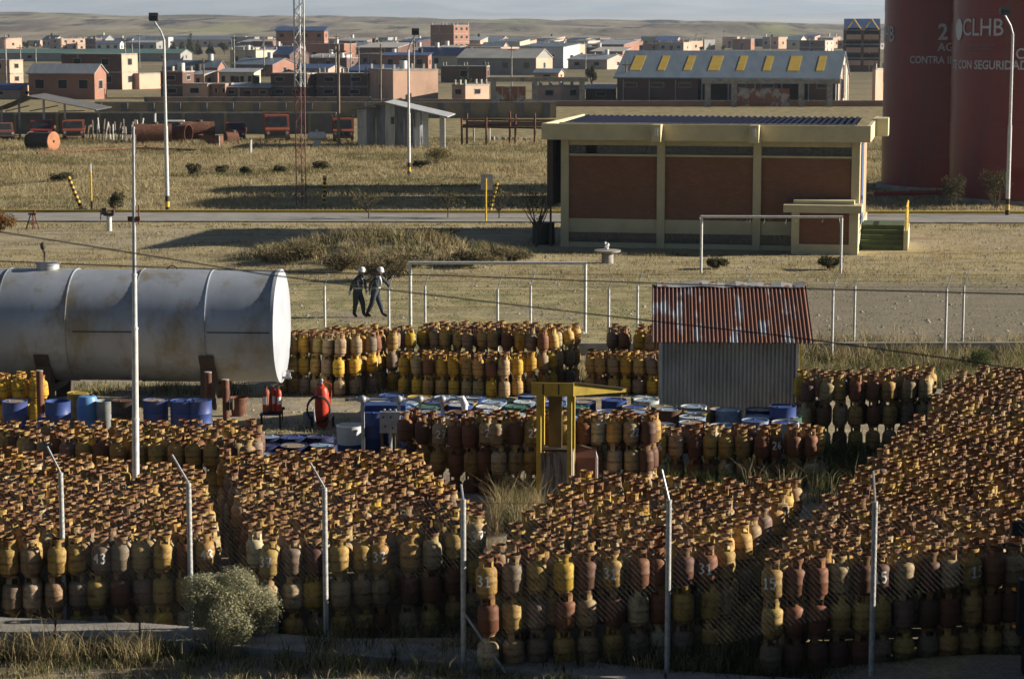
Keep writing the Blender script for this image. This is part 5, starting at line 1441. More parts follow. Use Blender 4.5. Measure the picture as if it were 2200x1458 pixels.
# steel rack
p = gp(992, 312, 0); sY = ppm(p.y)
t = thing('pipe_rack', 'rusty steel pipe rack frame left of the pump house', 'rack', p)
for px in (992, 1003, 1045, 1096, 1108, 1150):
    x = (px - 992) / sY
    mb = MB(); mb.rod((x, rnd.uniform(0, 1.0), -0.1), (x, rnd.uniform(0, 1.0), rnd.uniform(2.3, 2.9)), 0.09, n=6); part('upright', mb, m_rust, t)
for z in (1.55, 2.2):
    mb = MB(); mb.rod((0, 0.5, z), (8.0, 0.5, z - 0.1), 0.11, n=6); part('beam', mb, m_rust, t)
for i in range(3):
    mb = MB(); mb.rod((rnd.uniform(0, 1), 0.8 + 0.2 * i, 1.7 + 0.12 * i), (7.5, 0.8 + .2 * i, 1.65 + 0.12 * i), 0.09, n=6); part('stored_pipe', mb, m_dkst, t)
p = gp(1012, 308, 0)
t = thing('leaning_gate', 'white steel gate frame leaning under the pipe rack', 'gate', (p.x + 0.2, p.y + 2, 0))
for x in (0, 1.4):
    mb = MB(); mb.rod((x, 0, 0), (x, 0, 2.0), 0.07, n=6); part('stile', mb, m_white, t)
mb = MB(); mb.rod((0, 0, 2.0), (1.4, 0, 2.0), 0.07, n=6); part('head_rail', mb, m_white, t)
p = gp(1015, 310, 0)
for i in range(9):
    q = gp(1050 + i * 11 + rnd.uniform(-3, 3), 303 + rnd.uniform(-2, 2), 0)
    t = thing('stone_block', '%s pale block from left in the row under the pipe rack' % ORD[i + 1], 'block', q, rnd.uniform(-.3, .3), 'pale blocks under the pipe rack')
    mb = MB(); mb.box((0, 0, 0.16), (0.3, 0.3, 0.34)); part('block', mb, m_conc, t)

# ================================================================ town
def fbrick(name, c):
    return M(name, c, tuple(v * 0.86 for v in c), 0.35, 0.95, c3=tuple(v * 0.72 for v in c), s3=0.12)
BR = {'salmon': fbrick('salmon_brick_far', (0.56, 0.365, 0.27)), 'brick': fbrick('red_brick_far', (0.32, 0.165, 0.118)), 'dark': fbrick('shade_dark_brick_far', (0.15, 0.088, 0.073)), 'cream': fbrick('cream_wall_far', (0.55, 0.49, 0.37)), 'white': fbrick('white_wall_far', (0.68, 0.66, 0.62)), 'grey': fbrick('grey_wall_far', (0.30, 0.29, 0.27)), 'pink': fbrick('pink_wall_far', (0.54, 0.42, 0.35))}  # dark: shade of the sunless town fronts put into the brick colour
RF = {'tin': M('grey_tin_roof', (0.30, 0.32, 0.35), (0.24, 0.26, 0.28), 0.5, 0.5, stretch=(3, 0.4, 1)), 'blue': M('blue_tin_roof', (0.06, 0.10, 0.22), (0.05, 0.085, 0.18), 0.5, 0.5), 'green': M('green_tin_roof', (0.09, 0.16, 0.145), (0.075, 0.135, 0.12), 0.4, 0.6), 'slate': M('slate_tin_roof', (0.16, 0.20, 0.245), (0.13, 0.165, 0.205), 0.5, 0.5, stretch=(2, 0.4, 1)), 'pale': M('pale_fibre_roof', (0.40, 0.385, 0.36), (0.33, 0.315, 0.29), 0.4, 0.8)}
RN = {'tin': 'grey tin', 'blue': 'blue tin', 'green': 'green tin', 'slate': 'slate blue', 'pale': 'pale'}
def house(x0, x1, x2, yb, yt, kind, wall, roof, label, nwin=2, storeys=1, yaw=18, group='brick houses of the town', side_win=1, name='house', wall2=None, depth=None, win_mat=None):
    p = gp(x1, yb, 0)
    s = ppm(p.y)
    phi = math.atan((CX - (x0 + x1) / 2) / FPX)
    a = rad(yaw)
    W_ = (x1 - x0) / s / math.cos(min(1.2, a + phi))
    ea = max(0.06, a + phi)
    Dp = depth or max(4.0, min(16.0, (x2 - x1) / s / math.sin(ea)))
    H_ = max(2.0, zat(yt, p.y))
    t = thing(name, label, 'building', p, -a, group)
    wm, wm2 = BR[wall], BR[wall2 or wall]
    rise = 0.0
    if kind == 'gable': rise = min(H_ * 0.34, Dp * 0.28)
    if kind == 'mono': rise = min(H_ * 0.2, Dp * 0.12)
    e = H_ - rise                           # local: x from -W_ to 0, y from 0 to Dp
    mb = MB()
    if kind == 'flat':
        mb.b2(-W_, 0, 0, Dp, 0, H_)
    elif kind == 'gable':
        mb.prismx([(0, 0), (Dp, 0), (Dp, e), (Dp / 2, H_), (0, e)], -W_, 0)
    else:
        mb.prismx([(0, 0), (Dp, 0), (Dp, H_), (0, e)], -W_, 0)
    wl = part('wall', mb, wm, t)
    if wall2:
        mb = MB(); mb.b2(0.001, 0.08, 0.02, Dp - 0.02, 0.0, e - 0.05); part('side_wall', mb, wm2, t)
    ov = 0.35
    mb = MB()
    if kind == 'flat':
        mb.b2(-W_ - 0.06, 0.06, -0.06, Dp + 0.06, H_, H_ + 0.18)
        part('parapet', mb, m_conc if not roof else RF[roof], t)
    elif kind == 'gable':
        k = rise / (Dp / 2)
        mb.prismx([(-ov, e - ov * k + 0.02), (Dp / 2, H_ + 0.02), (Dp / 2, H_ + 0.16), (-ov, e - ov * k + 0.16)], -W_ - 0.2, 0.2)
        part('roof', mb, RF[roof], t)
        mb = MB(); mb.prismx([(Dp / 2 + 0.001, H_ + 0.02), (Dp + ov, e - ov * k + 0.02), (Dp + ov, e - ov * k + 0.16), (Dp / 2 + 0.001, H_ + 0.16)], -W_ - 0.2, 0.2); part('roof', mb, RF[roof], t)
    else:
        k = rise / Dp
        mb.prismx([(-ov, e - ov * k + 0.02), (Dp + ov, H_ + ov * k + 0.02), (Dp + ov, H_ + ov * k + 0.14), (-ov, e - ov * k + 0.14)], -W_ - 0.3, 0.3)
        part('roof', mb, RF[roof], t)
    sh_ = e / storeys
    gl = win_mat or m_open
    for st in range(storeys):
        for i in range(nwin):
            w = min(1.5, W_ / (nwin * 2.0)); hh = min(1.4, sh_ * 0.42)
            xc = -W_ * (i + 0.5) / nwin + rnd.uniform(-0.3, 0.3); z = st * sh_ + sh_ * 0.38
            mb = MB(); mb.b2(xc - w / 2, xc + w / 2, -0.03, -0.002, z, z + hh); wi = part('window', mb, m_conc, t)
            mb = MB(); mb.b2(xc - w / 2 + 0.1, xc + w / 2 - 0.1, -0.045, -0.031, z + 0.1, z + hh - 0.1); part('pane', mb, gl, wi)
        for i in range(side_win):
            xo = 0.082 if wall2 else 0.002
            w = min(1.4, Dp / (max(1, side_win) * 2.2)); hh = min(1.3, sh_ * 0.42); yc = Dp * (i + 0.5) / side_win; z = st * sh_ + sh_ * 0.38
            mb = MB(); mb.b2(xo, xo + 0.03, yc - w / 2, yc + w / 2, z, z + hh); wi = part('window', mb, m_conc, t)
            mb = MB(); mb.b2(xo + 0.031, xo + 0.045, yc - w / 2 + 0.1, yc + w / 2 - 0.1, z + 0.1, z + hh - 0.1); part('pane', mb, gl, wi)
    if storeys > 1:
        for st in range(1, storeys):
            mb = MB(); mb.b2(-W_ - 0.03, 0.1, -0.035, Dp, st * sh_ - 0.12, st * sh_ + 0.12); part('ring_beam', mb, m_conc, t)
    if kind == 'flat' and rnd.random() < 0.6:
        for xx in (-W_ + 0.3, -W_ * 0.5, -0.3):
            for yy in (0.3, Dp - 0.3):
                mb = MB(); mb.box((xx, yy, H_ + 0.5), (0.3, 0.3, 0.66)); part('column_stub', mb, m_conc, t)
        for xx in (-W_ + 0.25, -0.25):
            mb = MB(); mb.rod((xx, 0.25, H_ + 0.8), (xx + 0.05, 0.25, H_ + 1.7), 0.04, n=4); part('starter_bar', mb, m_dkst, t)
    if rnd.random() < 0.35:
        mb = MB(); xx = -W_ * rnd.uniform(0.2, 0.8); mb.rod((xx, Dp * 0.5, H_ + 0.1), (xx, Dp * 0.5, H_ + 1.3), 0.55, n=10); part('roof_tank', mb, m_blk if rnd.random() < 0.5 else m_white, t, True)
    if W_ > 6 and kind != 'gable':
        mb = MB(); xx = -W_ * rnd.uniform(0.25, 0.75); mb.b2(xx - 0.15, xx + 0.15, -0.025, -0.0015, 0, e - 0.02); part('column', mb, m_conc, t)
    if storeys == 1 and W_ > 5 and kind != 'gable':
        mb = MB(); mb.b2(-W_ * 0.5 - 0.5, -W_ * 0.5 + 0.5, -0.04, -0.003, 0, min(2.1, e * 0.75)); part('door', mb, m_dkst, t)
    return t, W_, Dp, H_, e
H = house
H(64, 204, 226, 214, 140, 'gable', 'brick', 'tin', 'brick house with grey tin roof and two windows behind the left canopy', 3, 1, 14)
H(135, 262, 297, 193, 118, 'flat', 'dark', None, 'tall brick house, front in shade-dark tone, right wall in sunlit tone, left of first lamp', 2, 2, 22, wall2='salmon')  # shaded front and sunlit side painted as two wall colours
H(262, 300, 347, 192, 160, 'flat', 'salmon', None, 'low lit brick yard building beside the tall dark brick house', 1, 1, 30, side_win=0)
H(-30, 22, 48, 186, 131, 'flat', 'salmon', None, 'stepped salmon brick house at the left edge', 1, 2, 22)
H(-40, 44, 66, 212, 184, 'gable', 'salmon', 'blue', 'low house with blue tin roof at the left edge', 1, 1, 18)
H(-40, 388, 395, 133, 107, 'gable', 'grey', 'green', 'very long building with a dull green roof at the left', 6, 1, 6, depth=14)
H(-20, 10, 47, 108, 83, 'flat', 'salmon', None, 'far salmon brick house at the left edge below the hills', 1, 1, 35)
H(106, 133, 184, 110, 84, 'flat', 'salmon', None, 'far salmon brick house with three side windows', 1, 2, 42, side_win=3)
H(184, 206, 220, 110, 84, 'flat', 'dark', None, 'far narrow dark brick house left of the white house', 1, 2, 25)
H(206, 258, 264, 111, 88, 'gable', 'white', 'slate', 'far white house with slate roof left of the first lamp', 3, 1, 14)
H(269, 518, 542, 102, 78, 'gable', 'pink', 'slate', 'far long hall with slate roof and a lit end wall', 5, 1, 16)
H(272, 336, 352, 112, 88, 'mono', 'grey', 'tin', 'far house with grey roof and dark porch behind the first lamp', 3, 1, 18)
H(346, 393, 408, 212, 156, 'flat', 'dark', None, 'dark brick block right of the first lamp post', 1, 2, 16)
H(356, 468, 480, 178, 132, 'gable', 'brick', 'slate', 'brick house with slate roof between the lamp and the tower block', 2, 1, 14)
H(383, 437, 446, 190, 155, 'mono', 'salmon', 'tin', 'small lit house with tin roof below the dark trees', 3, 1, 20)
H(471, 546, 553, 190, 150, 'mono', 'cream', 'tin', 'cream house with white corner post and grey roof', 4, 1, 10)
H(393, 446, 460, 213, 186, 'flat', 'salmon', None, 'low salmon shed beside a red tarp behind the brick wall', 1, 1, 20)
H(455, 484, 486, 213, 190, 'flat', 'brick', None, 'small brick house with a red door behind the brick wall', 2, 1, 10)
H(484, 578, 584, 213, 195, 'mono', 'dark', 'tin', 'long low dark house right of the red door house', 3, 1, 10)
H(500, 586, 640, 165, 127, 'gable', 'brick', 'slate', 'brick house with slate roof and white gutter left of the mast', 2, 1, 24)
H(582, 660, 700, 213, 160, 'flat', 'dark', None, 'dark unfinished brick house behind the lattice mast', 2, 2, 20)
H(680, 790, 795, 213, 160, 'flat', 'dark', None, 'wide brick house in shade-dark tone left of the lit brick house', 2, 2, 8, wall2='salmon')  # shade and sun put into the front and side colours here too
H(640, 705, 740, 165, 140, 'gable', 'salmon', 'blue', 'house with blue roof behind the wide dark brick house', 1, 1, 20)
H(792, 845, 943, 216, 152, 'flat', 'salmon', None, 'brightly lit bare brick house right of the wide dark one', 0, 1, 60, side_win=0)
H(744, 842, 890, 175, 142, 'gable', 'dark', 'blue', 'dark house with blue gable roof behind the lit brick house', 1, 1, 22)
H(821, 920, 928, 152, 115, 'mono', 'brick', 'blue', 'brick house with three windows and thin blue roof', 3, 1, 8)
H(945, 958, 962, 132, 108, 'flat', 'white', None, 'small blank white house beside the brick house with blue roof', 0, 1, 20, side_win=0)
H(947, 1045, 1050, 178, 144, 'flat', 'dark', None, 'wide dark brick house in front of the pale-roofed hall', 1, 1, 8)
H(971, 1000, 1052, 216, 195, 'flat', 'salmon', None, 'low broken salmon brick walls left of the rusty gate', 1, 1, 40)
H(1147, 1200, 1212, 172, 152, 'gable', 'salmon', 'slate', 'small house with slate blue roof above the rusty gate frame', 1, 1, 14)
H(1154, 1205, 1258, 219, 196, 'flat', 'salmon', None, 'low salmon brick house right of the rusty gate', 1, 1, 40)
H(1258, 1318, 1322, 217, 190, 'mono', 'dark', 'tin', 'low shed with grey roof against the long warehouse', 1, 1, 8)
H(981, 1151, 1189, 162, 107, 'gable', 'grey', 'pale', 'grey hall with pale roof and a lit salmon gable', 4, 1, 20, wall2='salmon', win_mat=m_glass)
H(1718, 1772, 1802, 116, 88, 'flat', 'dark', None, 'dark brick house with a pink side wall above the warehouse roof', 1, 2, 20, wall2='pink', side_win=2)
H(1205, 1240, 1336, 106, 82, 'gable', 'pink', 'blue', 'far blue-roofed pink house above the warehouse ridge', 1, 1, 50, side_win=5)
H(1415, 1468, 1486, 114, 92, 'flat', 'grey', None, 'far grey house with salmon side wall above the warehouse', 3, 1, 20, wall2='salmon')
H(1873, 1880, 1893, 222, 150, 'flat', 'salmon', None, 'tall salmon wall right of the long warehouse', 0, 1, 30, side_win=0)
# four-storey blocks
t, W_, Dp, H_, e = H(594, 697, 706, 133, 68, 'flat', 'brick', 'blue', 'four-storey brick block with blue roof strip behind the mast', 4, 3, 8, name='tower_block')
mb = MB(); mb.prismx([(-0.8, H_ + 0.2), (Dp * 0.7, H_ + 1.4), (Dp * 0.7, H_ + 1.5), (-0.8, H_ + 0.3)], -W_ - 0.4, 0.4); part('roof', mb, RF['blue'], t)
H(925, 975, 1009, 126, 55, 'flat', 'brick', None, 'four-storey brick block with rows of windows on its lit side', 0, 4, 34, side_win=3, name='tower_block')
t, W_, Dp, H_, e = H(1812, 1890, 1905, 155, 66, 'flat', 'dark', None, 'unfinished dark apartment block with salmon balconies left of the tanks', 0, 3, 8, name='tower_block', side_win=0)
for st in range(3):
    for i in range(2):
        z = 1.5 + st * H_ / 3.2
        xc = -W_ * (0.25 + 0.48 * i)
        mb = MB(); mb.b2(xc - W_ * 0.2, xc + W_ * 0.2, -0.9, -0.7, z, z + 1.1); part('balcony', mb, BR['salmon'], t)
        mb = MB(); mb.b2(xc - W_ * 0.2, xc + W_ * 0.2, -0.03, -0.002, z + 1.2, z + 2.6); part('opening', mb, m_open, t)
for i in range(2):
    xc = -W_ * (0.25 + 0.48 * i)
    for s in (-1, 1):
        mb = MB(); mb.rod((xc + s * W_ * 0.2, 0, H_ + 0.2), (xc, 0, H_ + 2.6), 0.15, n=5); part('rafter', mb, m_yel, t)
mb = MB(); mb.prismx([(3.0, H_ + 0.2), (8.0, H_ + 2.6), (8.0, H_ + 2.7), (3.0, H_ + 0.3)], -W_, 0); part('roof', mb, RF['blue'], t)
# long warehouse with yellow skylights
pA = gp(1798, 224, 0); sY = ppm(pA.y)
wt = thing('warehouse', 'long brick warehouse with slate roof and yellow skylights', 'warehouse', pA, rad(-13))
WL = (1798 - 1316) / sY * 1.0
DW = 17.0
e = zat(168, pA.y); rH = zat(113, pA.y + 7)
mb = MB(); mb.prismx([(0, 0), (DW, 0), (DW, e), (DW / 2, rH), (0, e)], -WL, 0); part('wall', mb, BR['dark'], wt)
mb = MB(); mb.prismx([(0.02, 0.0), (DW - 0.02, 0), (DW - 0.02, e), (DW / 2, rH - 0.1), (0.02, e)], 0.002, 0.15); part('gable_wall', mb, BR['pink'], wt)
k = (rH - e) / (DW / 2); ov = 0.6
mb = MB(); mb.prismx([(-ov, e - ov * k + .02), (DW / 2, rH + .02), (DW / 2, rH + .2), (-ov, e - ov * k + .2)], -WL - 0.4, 0.35); rfp = part('roof', mb, RF['slate'], wt)
mb = MB(); mb.prismx([(DW / 2 + .001, rH + .02), (DW + ov, e - ov * k + .02), (DW + ov, e - ov * k + .2), (DW / 2 + .001, rH + .2)], -WL - 0.4, 0.35); part('roof', mb, RF['slate'], wt)
m_sky = M('yellow_skylight', (0.52, 0.36, 0.06), (0.45, 0.30, 0.05), 1, 0.5)
for i in range(8):
    x = -WL + WL * (i + 0.6) / 8.3
    y0, y1 = DW / 2 * 0.2, DW / 2 * 0.78
    wv = 0.5 if i % 3 else 0.75
    mb = MB(); mb.prismx([(y0, e + y0 * k + .205), (y1, e + y1 * k + .205), (y1, e + y1 * k + .25), (y0, e + y0 * k + .25)], x - wv, x + wv); part('skylight', mb, m_sky, rfp)
for i in range(4):
    y = DW * (i + 0.5) / 4
    zt3 = e + k * min(y, DW - y)
    mb = MB(); mb.b2(0.151, 0.25, y - 0.12, y + 0.12, 0, zt3 - 0.2); part('pilaster', mb, m_conc, wt)
mb = MB(); mb.b2(0.151, 0.2, DW / 2 - 0.7, DW / 2 + 0.7, 0.5, 5.0); part('door', mb, m_open, wt)
mb = MB(); mb.b2(0.151, 0.2, DW / 2 - 0.5, DW / 2 + 0.5, rH - 3.2, rH - 1.9); part('vent', mb, m_open, wt)
for i in range(8):
    x = -WL * (i + 0.5) / 8
    mb = MB(); mb.b2(x - 0.9, x + 0.9, -0.03, -0.002, e - 1.4, e - 0.7); wv_ = part('window', mb, m_conc, wt)
    mb = MB(); mb.b2(x - 0.8, x + 0.8, -0.05, -0.031, e - 1.3, e - 0.8); part('pane', mb, m_glass, wv_)
for i in range(9):
    x = -WL * i / 8.3
    mb = MB(); mb.rod((x - 0.2, -0.1, 0), (x - 0.2, -0.1, e - 0.3), 0.08, n=6); part('downpipe', mb, m_galv, wt)
for x in (-WL * 0.56, -WL * 0.2):
    mb = MB(); mb.b2(x - 2.0, x + 2.0, -0.06, -0.004, 0, 3.0); part('door', mb, m_open, wt)
# concrete gate frames with rusty sheet gates
def gate(x0, x1, gx0, gx1, yb, yt, posts, label):
    p = gp(x0, yb, 0); s = ppm(p.y)
    t = thing('sheet_gate', label, 'gate', p, 0, 'concrete gate frames')
    h = zat(yt, p.y)
    for px in posts:
        x = (px - x0) / s
        mb = MB(); mb.b2(x - 0.35, x + 0.35, -0.3, 0.3, -0.2, h - 0.6); part('pillar', mb, m_conc, t)
    mb = MB(); mb.b2(-0.5, (x1 - x0) / s + 0.5, -0.4, 0.4, h - 0.6, h); part('beam', mb, m_conc, t)
    a, b = (gx0 - x0) / s, (gx1 - x0) / s
    for k in range(4):
        mb = MB(); mb.b2(a + (b - a) * k / 4, a + (b - a) * (k + 1) / 4 - 0.02, -0.1, 0.0, 0.1, h - 1.2); part('sheet', mb, rps, t)
rps = M('rust_patched_sheet', (0.42, 0.40, 0.38), (0.34, 0.33, 0.32), 0.8, 0.6, c3=(0.25, 0.10, 0.055), s3=0.75, lo3=0.44, hi3=0.5)
gate(1055, 1256, 1063, 1130, 226, 166, (1060, 1149, 1251), 'concrete gate frame with rust-patched sheet gate left of the warehouse')
gate(1515, 1795, 1582, 1697, 230, 170, (1520, 1577, 1722, 1783), 'concrete gate frame with rust-patched sheet gate before the warehouse')
# scattered far houses
tr = random.Random(3)
occ = []
n_far = 0
while n_far < 150:
    yb = tr.uniform(99, 150)
    D = CAMH / math.tan(PITCH + math.atan((yb - CY) / FPX))
    s = ppm(D)
    x = tr.uniform(-30, 1885)
    if x > 1310 and yb > 112: continue
    if x > 1500 and yb > 108: continue
    if x < 400 and 104 < yb: continue
    if 345 < x < 515: continue
    w = tr.uniform(5, 12) * s
    if any(abs(x - a) < (w + c) * 0.55 and abs(yb - b) < 3.5 for a, b, c in occ): continue
    occ.append((x, yb, w))
    n_far += 1
for rown in ('nearer', 'middle', 'farthest'):
    sel = sorted(o_ for o_ in occ if ('nearer' if o_[1] > 128 else 'middle' if o_[1] > 112 else 'farthest') == rown)
    for k, (x, yb, w) in enumerate(sel):
        D = CAMH / math.tan(PITCH + math.atan((yb - CY) / FPX)); s = ppm(D)
        kind = tr.choice(['flat', 'flat', 'mono', 'gable'])
        wall = tr.choice(['salmon'] * 5 + ['brick'] * 4 + ['dark'] * 3 + ['cream', 'white', 'pink', 'grey'])
        roof = tr.choice(['tin', 'tin', 'slate', 'blue', 'pale']) if kind != 'flat' else None
        hgt = tr.uniform(2.6, 5.6) * (1.15 if kind != 'flat' else 1); d = tr.uniform(2, 6) * s
        lab = 'small %s house, %s roof, %s from left in the %s town row' % (wall if wall != 'dark' else 'dark brick', RN[roof] if roof else 'flat', ORD[k + 1], rown)
        H(x - w / 2, x + w / 2, x + w / 2 + d, yb, yb - hgt * s, kind, wall, roof, lab, tr.choice([1, 2, 3]), 1, tr.choice([12, 20, 28, 40]), 'small far houses of the town')
# utility poles
for i, x in enumerate(sorted(tr.uniform(10, 1880) for _ in range(34))):
    yb = tr.uniform(100, 200)
    if yb > 110 and x > 1310: yb = tr.uniform(98, 108)
    p = gp(x, yb, 0)
    t = thing('utility_pole', 'thin grey utility pole, %s from left among the far town houses' % ORD[i + 1], 'pole', p, 0, 'utility poles in the town')
    h = tr.uniform(6.5, 9)
    mb = MB(); mb.rod((0, 0, 0), (0, 0, h), 0.13, 0.1, 6); part('pole', mb, m_conc, t)
    mb = MB(); mb.box((0, 0, h - 0.5), (1.3, 0.1, 0.12)); part('crossarm', mb, m_wood, t)
for i, (x, yb, yt, lab) in enumerate(((438, 212, 125, 'tall dark timber pole right of the first lamp'), (728, 318, 95, 'tall timber pole with a stay left of the tin scrapyard shed'), (818, 222, 95, 'tall thin dark pole at the left of the lit brick house'), (1344, 220, 130, 'grey street light pole at the left end of the warehouse'))):
    p = gp(x, yb, 0); h = zat(yt, p.y)
    t = thing('utility_pole', lab, 'pole', p, 0, 'tall poles')
    mb = MB(); mb.rod((0, 0, -0.1), (0.05, 0, h), 0.15, 0.1, 7); part('pole', mb, m_wood, t)
    mb = MB(); mb.box((0.05, 0, h - 0.6), (1.2, 0.1, 0.12)); part('crossarm', mb, m_wood, t)
    if 'stay' in lab:
        mb = MB(); mb.rod((0, 0, 1.8), (1.1, 0, 0), 0.06, n=5); part('stay', mb, m_wood, t)
# ================================================================ added unseen wall and building casting shade, and the gate post at the right edge
t = thing('shade_wall', 'added unseen block wall outside the right edge, casting shade over the near corner', 'wall', (8.45, 20.0, 0.72))  # unseen, added to throw shade over the near right stacks
mb = MB(); mb.b2(0, 0.25, 0, 12.4, -0.3, 2.1); part('wall_face', mb, m_cwall, t)
mb = MB(); mb.b2(-0.05, 0.3, -0.05, 12.45, 2.1, 2.18); part('coping', mb, m_conc, t)
t = thing('shade_building', 'added unseen block building at the near right, shading the ground below the frame', 'building', (10.5, -14.0, 0.0))  # unseen, added to shade the foreground and cut its warm bounce
mb = MB(); mb.b2(0, 14, 0, 38.5, -0.5, 10.5); part('wall', mb, m_cwall, t)
mb = MB(); mb.b2(-0.3, 14.3, -0.3, 38.8, 10.5, 10.8); part('roof', mb, m_conc, t)
for k in range(7):
    mb = MB(); mb.b2(-0.04, -0.002, 2 + 5 * k, 4.2 + 5 * k, 4.5, 6.5); w_ = part('window', mb, m_conc, t)
    mb = MB(); mb.b2(-0.06, -0.041, 2.15 + 5 * k, 4.05 + 5 * k, 4.65, 6.35); part('pane', mb, m_glass, w_)
q = at(2196, 1240, 30.6)
t = thing('gate_post', 'black steel gate post with hinge blocks at the right edge', 'post', (q.x + 0.1, 30.6, gz(q.x, 30.6)))
mb = MB(); mb.box((0.02, 0, 1.35), (0.16, 0.16, 2.7)); part('post', mb, m_blk, t)
mb = MB(); mb.box((-0.13, -0.02, 2.32), (0.3, 0.12, 0.2)); part('hinge_block', mb, m_blk, t)
mb = MB(); mb.box((-0.06, -0.05, 1.2), (0.2, 0.18, 0.8)); part('latch_box', mb, m_blk, t)
# low earth bank in the near right corner
mb = MB(); vs = []; fs = []
c0 = gnd(2120, 1440)
for j in range(9):
    for i in range(17):
        u, v = i / 8 - 1, j / 4 - 1
        x, y = c0.x + u * 2.6, c0.y + v * 1.2 - 0.5
        h = 0.30 * max(0, 1 - u * u) * max(0, 1 - v * v) + 0.015 * math.sin(7 * u + 3 * v)
        vs.append((x, y, gz(x, y) - 0.02 + h))
for j in range(8):
    for i in range(16):
        a = j * 17 + i; fs.append((a, a + 1, a + 18, a + 17))
mb.add(vs, fs); tag(mb.build('earth_bank', gm, None, True), kind='structure')

# ================================================================ grass
def vmat(name, rough=0.9, trans=True):
    m, nt, b = newmat(name)
    b.inputs['Roughness'].default_value = rough
    b.inputs['Specular IOR Level'].default_value = 0.15
    a = node(nt, 'ShaderNodeAttribute', attribute_name='tint')
    nt.links.new(a.outputs['Color'], b.inputs['Base Color'])
    tr_ = node(nt, 'ShaderNodeBsdfTranslucent'); nt.links.new(a.outputs['Color'], tr_.inputs[0])
    mx = node(nt, 'ShaderNodeMixShader'); mx.inputs[0].default_value = 0.4
    nt.links.new(b.outputs[0], mx.inputs[1]); nt.links.new(tr_.outputs[0], mx.inputs[2]); nt.links.new(mx.outputs[0], nt.nodes['Material Output'].inputs[0])
    return m
m_blade = vmat('grass_blades')
m_leaf = vmat('leaves')
COLS = {'straw': (0.37, 0.30, 0.16), 'pale': (0.48, 0.41, 0.24), 'olive': (0.13, 0.13, 0.05), 'green': (0.075, 0.10, 0.03), 'dark': (0.045, 0.055, 0.022), 'brown': (0.16, 0.11, 0.06)}
def blades(name, base, h, w, cols, lean, label, seed=1):
    rs = np.random.RandomState(seed)
    n = len(base)
    az = rs.uniform(0, 2 * PI, n); la = rs.uniform(0, 2 * PI, n)
    ln = h * lean * rs.uniform(0.2, 1.0, n)
    side = np.stack([np.cos(az), np.sin(az), np.zeros(n)], 1) * (w / 2)[:, None]
    dirv = np.stack([np.cos(la), np.sin(la), np.zeros(n)], 1)
    mid = base + dirv * (ln * 0.3)[:, None] + np.array([0, 0, 1.0]) * (h * 0.58)[:, None]
    tip = base + dirv * ln[:, None] + np.array([0, 0, 1.0]) * (h * rs.uniform(0.8, 1.0, n))[:, None]
    V = np.stack([base - side, base + side, mid - side * 0.7, mid + side * 0.7, tip], 1).reshape(-1, 3)
    T = np.array([(0, 1, 3), (0, 3, 2), (2, 3, 4)])[None] + (np.arange(n) * 5)[:, None, None]
    me = fastmesh(name, V, T.reshape(-1, 3), [m_blade])
    c = np.array([COLS[k] for k in cols]) * rs.uniform(0.75, 1.25, (n, 1))
    a = me.attributes.new('tint', 'FLOAT_COLOR', 'POINT')
    a.data.foreach_set('color', np.repeat(np.hstack([c, np.ones((n, 1))]), 5, 0).astype(np.float32).ravel())
    o = bpy.data.objects.new(name, me); col.objects.link(o)
    return tag(o, label, 'grass', None, 'stuff')
gr = random.Random(21)
def clumps(specs):
    B, Hh, Ww, Cc = [], [], [], []
    for (x, y, n, sp, h, w, pal) in specs:
        pc = gr.choice(pal)
        for _ in range(n):
            bx, by = x + gr.gauss(0, sp), y + gr.gauss(0, sp)
            B.append((bx, by, gz(bx, by) - 0.01)); Hh.append(h * gr.uniform(0.45, 1.15)); Ww.append(w * gr.uniform(0.6, 1.3)); Cc.append(pc if gr.random() < 0.7 else gr.choice(pal))
    return np.array(B), np.array(Hh), np.array(Ww), Cc
def on_pave(x, y):
    for i in range(len(L) - 1):
        if L[i].x <= x <= L[i + 1].x:
            k = (x - L[i].x) / (L[i + 1].x - L[i].x)
            if Rr[i].y + (Rr[i + 1].y - Rr[i].y) * k - 0.05 < y < L[i].y + (L[i + 1].y - L[i].y) * k + 0.05: return True
    return False
S = []
STR, DRY, GRN = ['straw', 'straw', 'pale', 'olive', 'brown'], ['straw', 'pale', 'straw', 'brown'], ['olive', 'green', 'dark', 'straw', 'green']
def add_px(x0, x1, y0, y1, n, nb, sp, h, w, pal, pave=0.12, stack=True):
    k = 0
    while k < n:
        p = gnd(gr.uniform(x0, x1), gr.uniform(y0, y1))
        k += 1
        if on_pave(p.x, p.y) and gr.random() > pave: continue
        if stack and in_stack(p.x, p.y, 0.1): continue
        S.append((p.x, p.y, max(2, int(nb * gr.uniform(0.5, 1.5))), sp, h * gr.uniform(0.6, 1.25), w, pal))
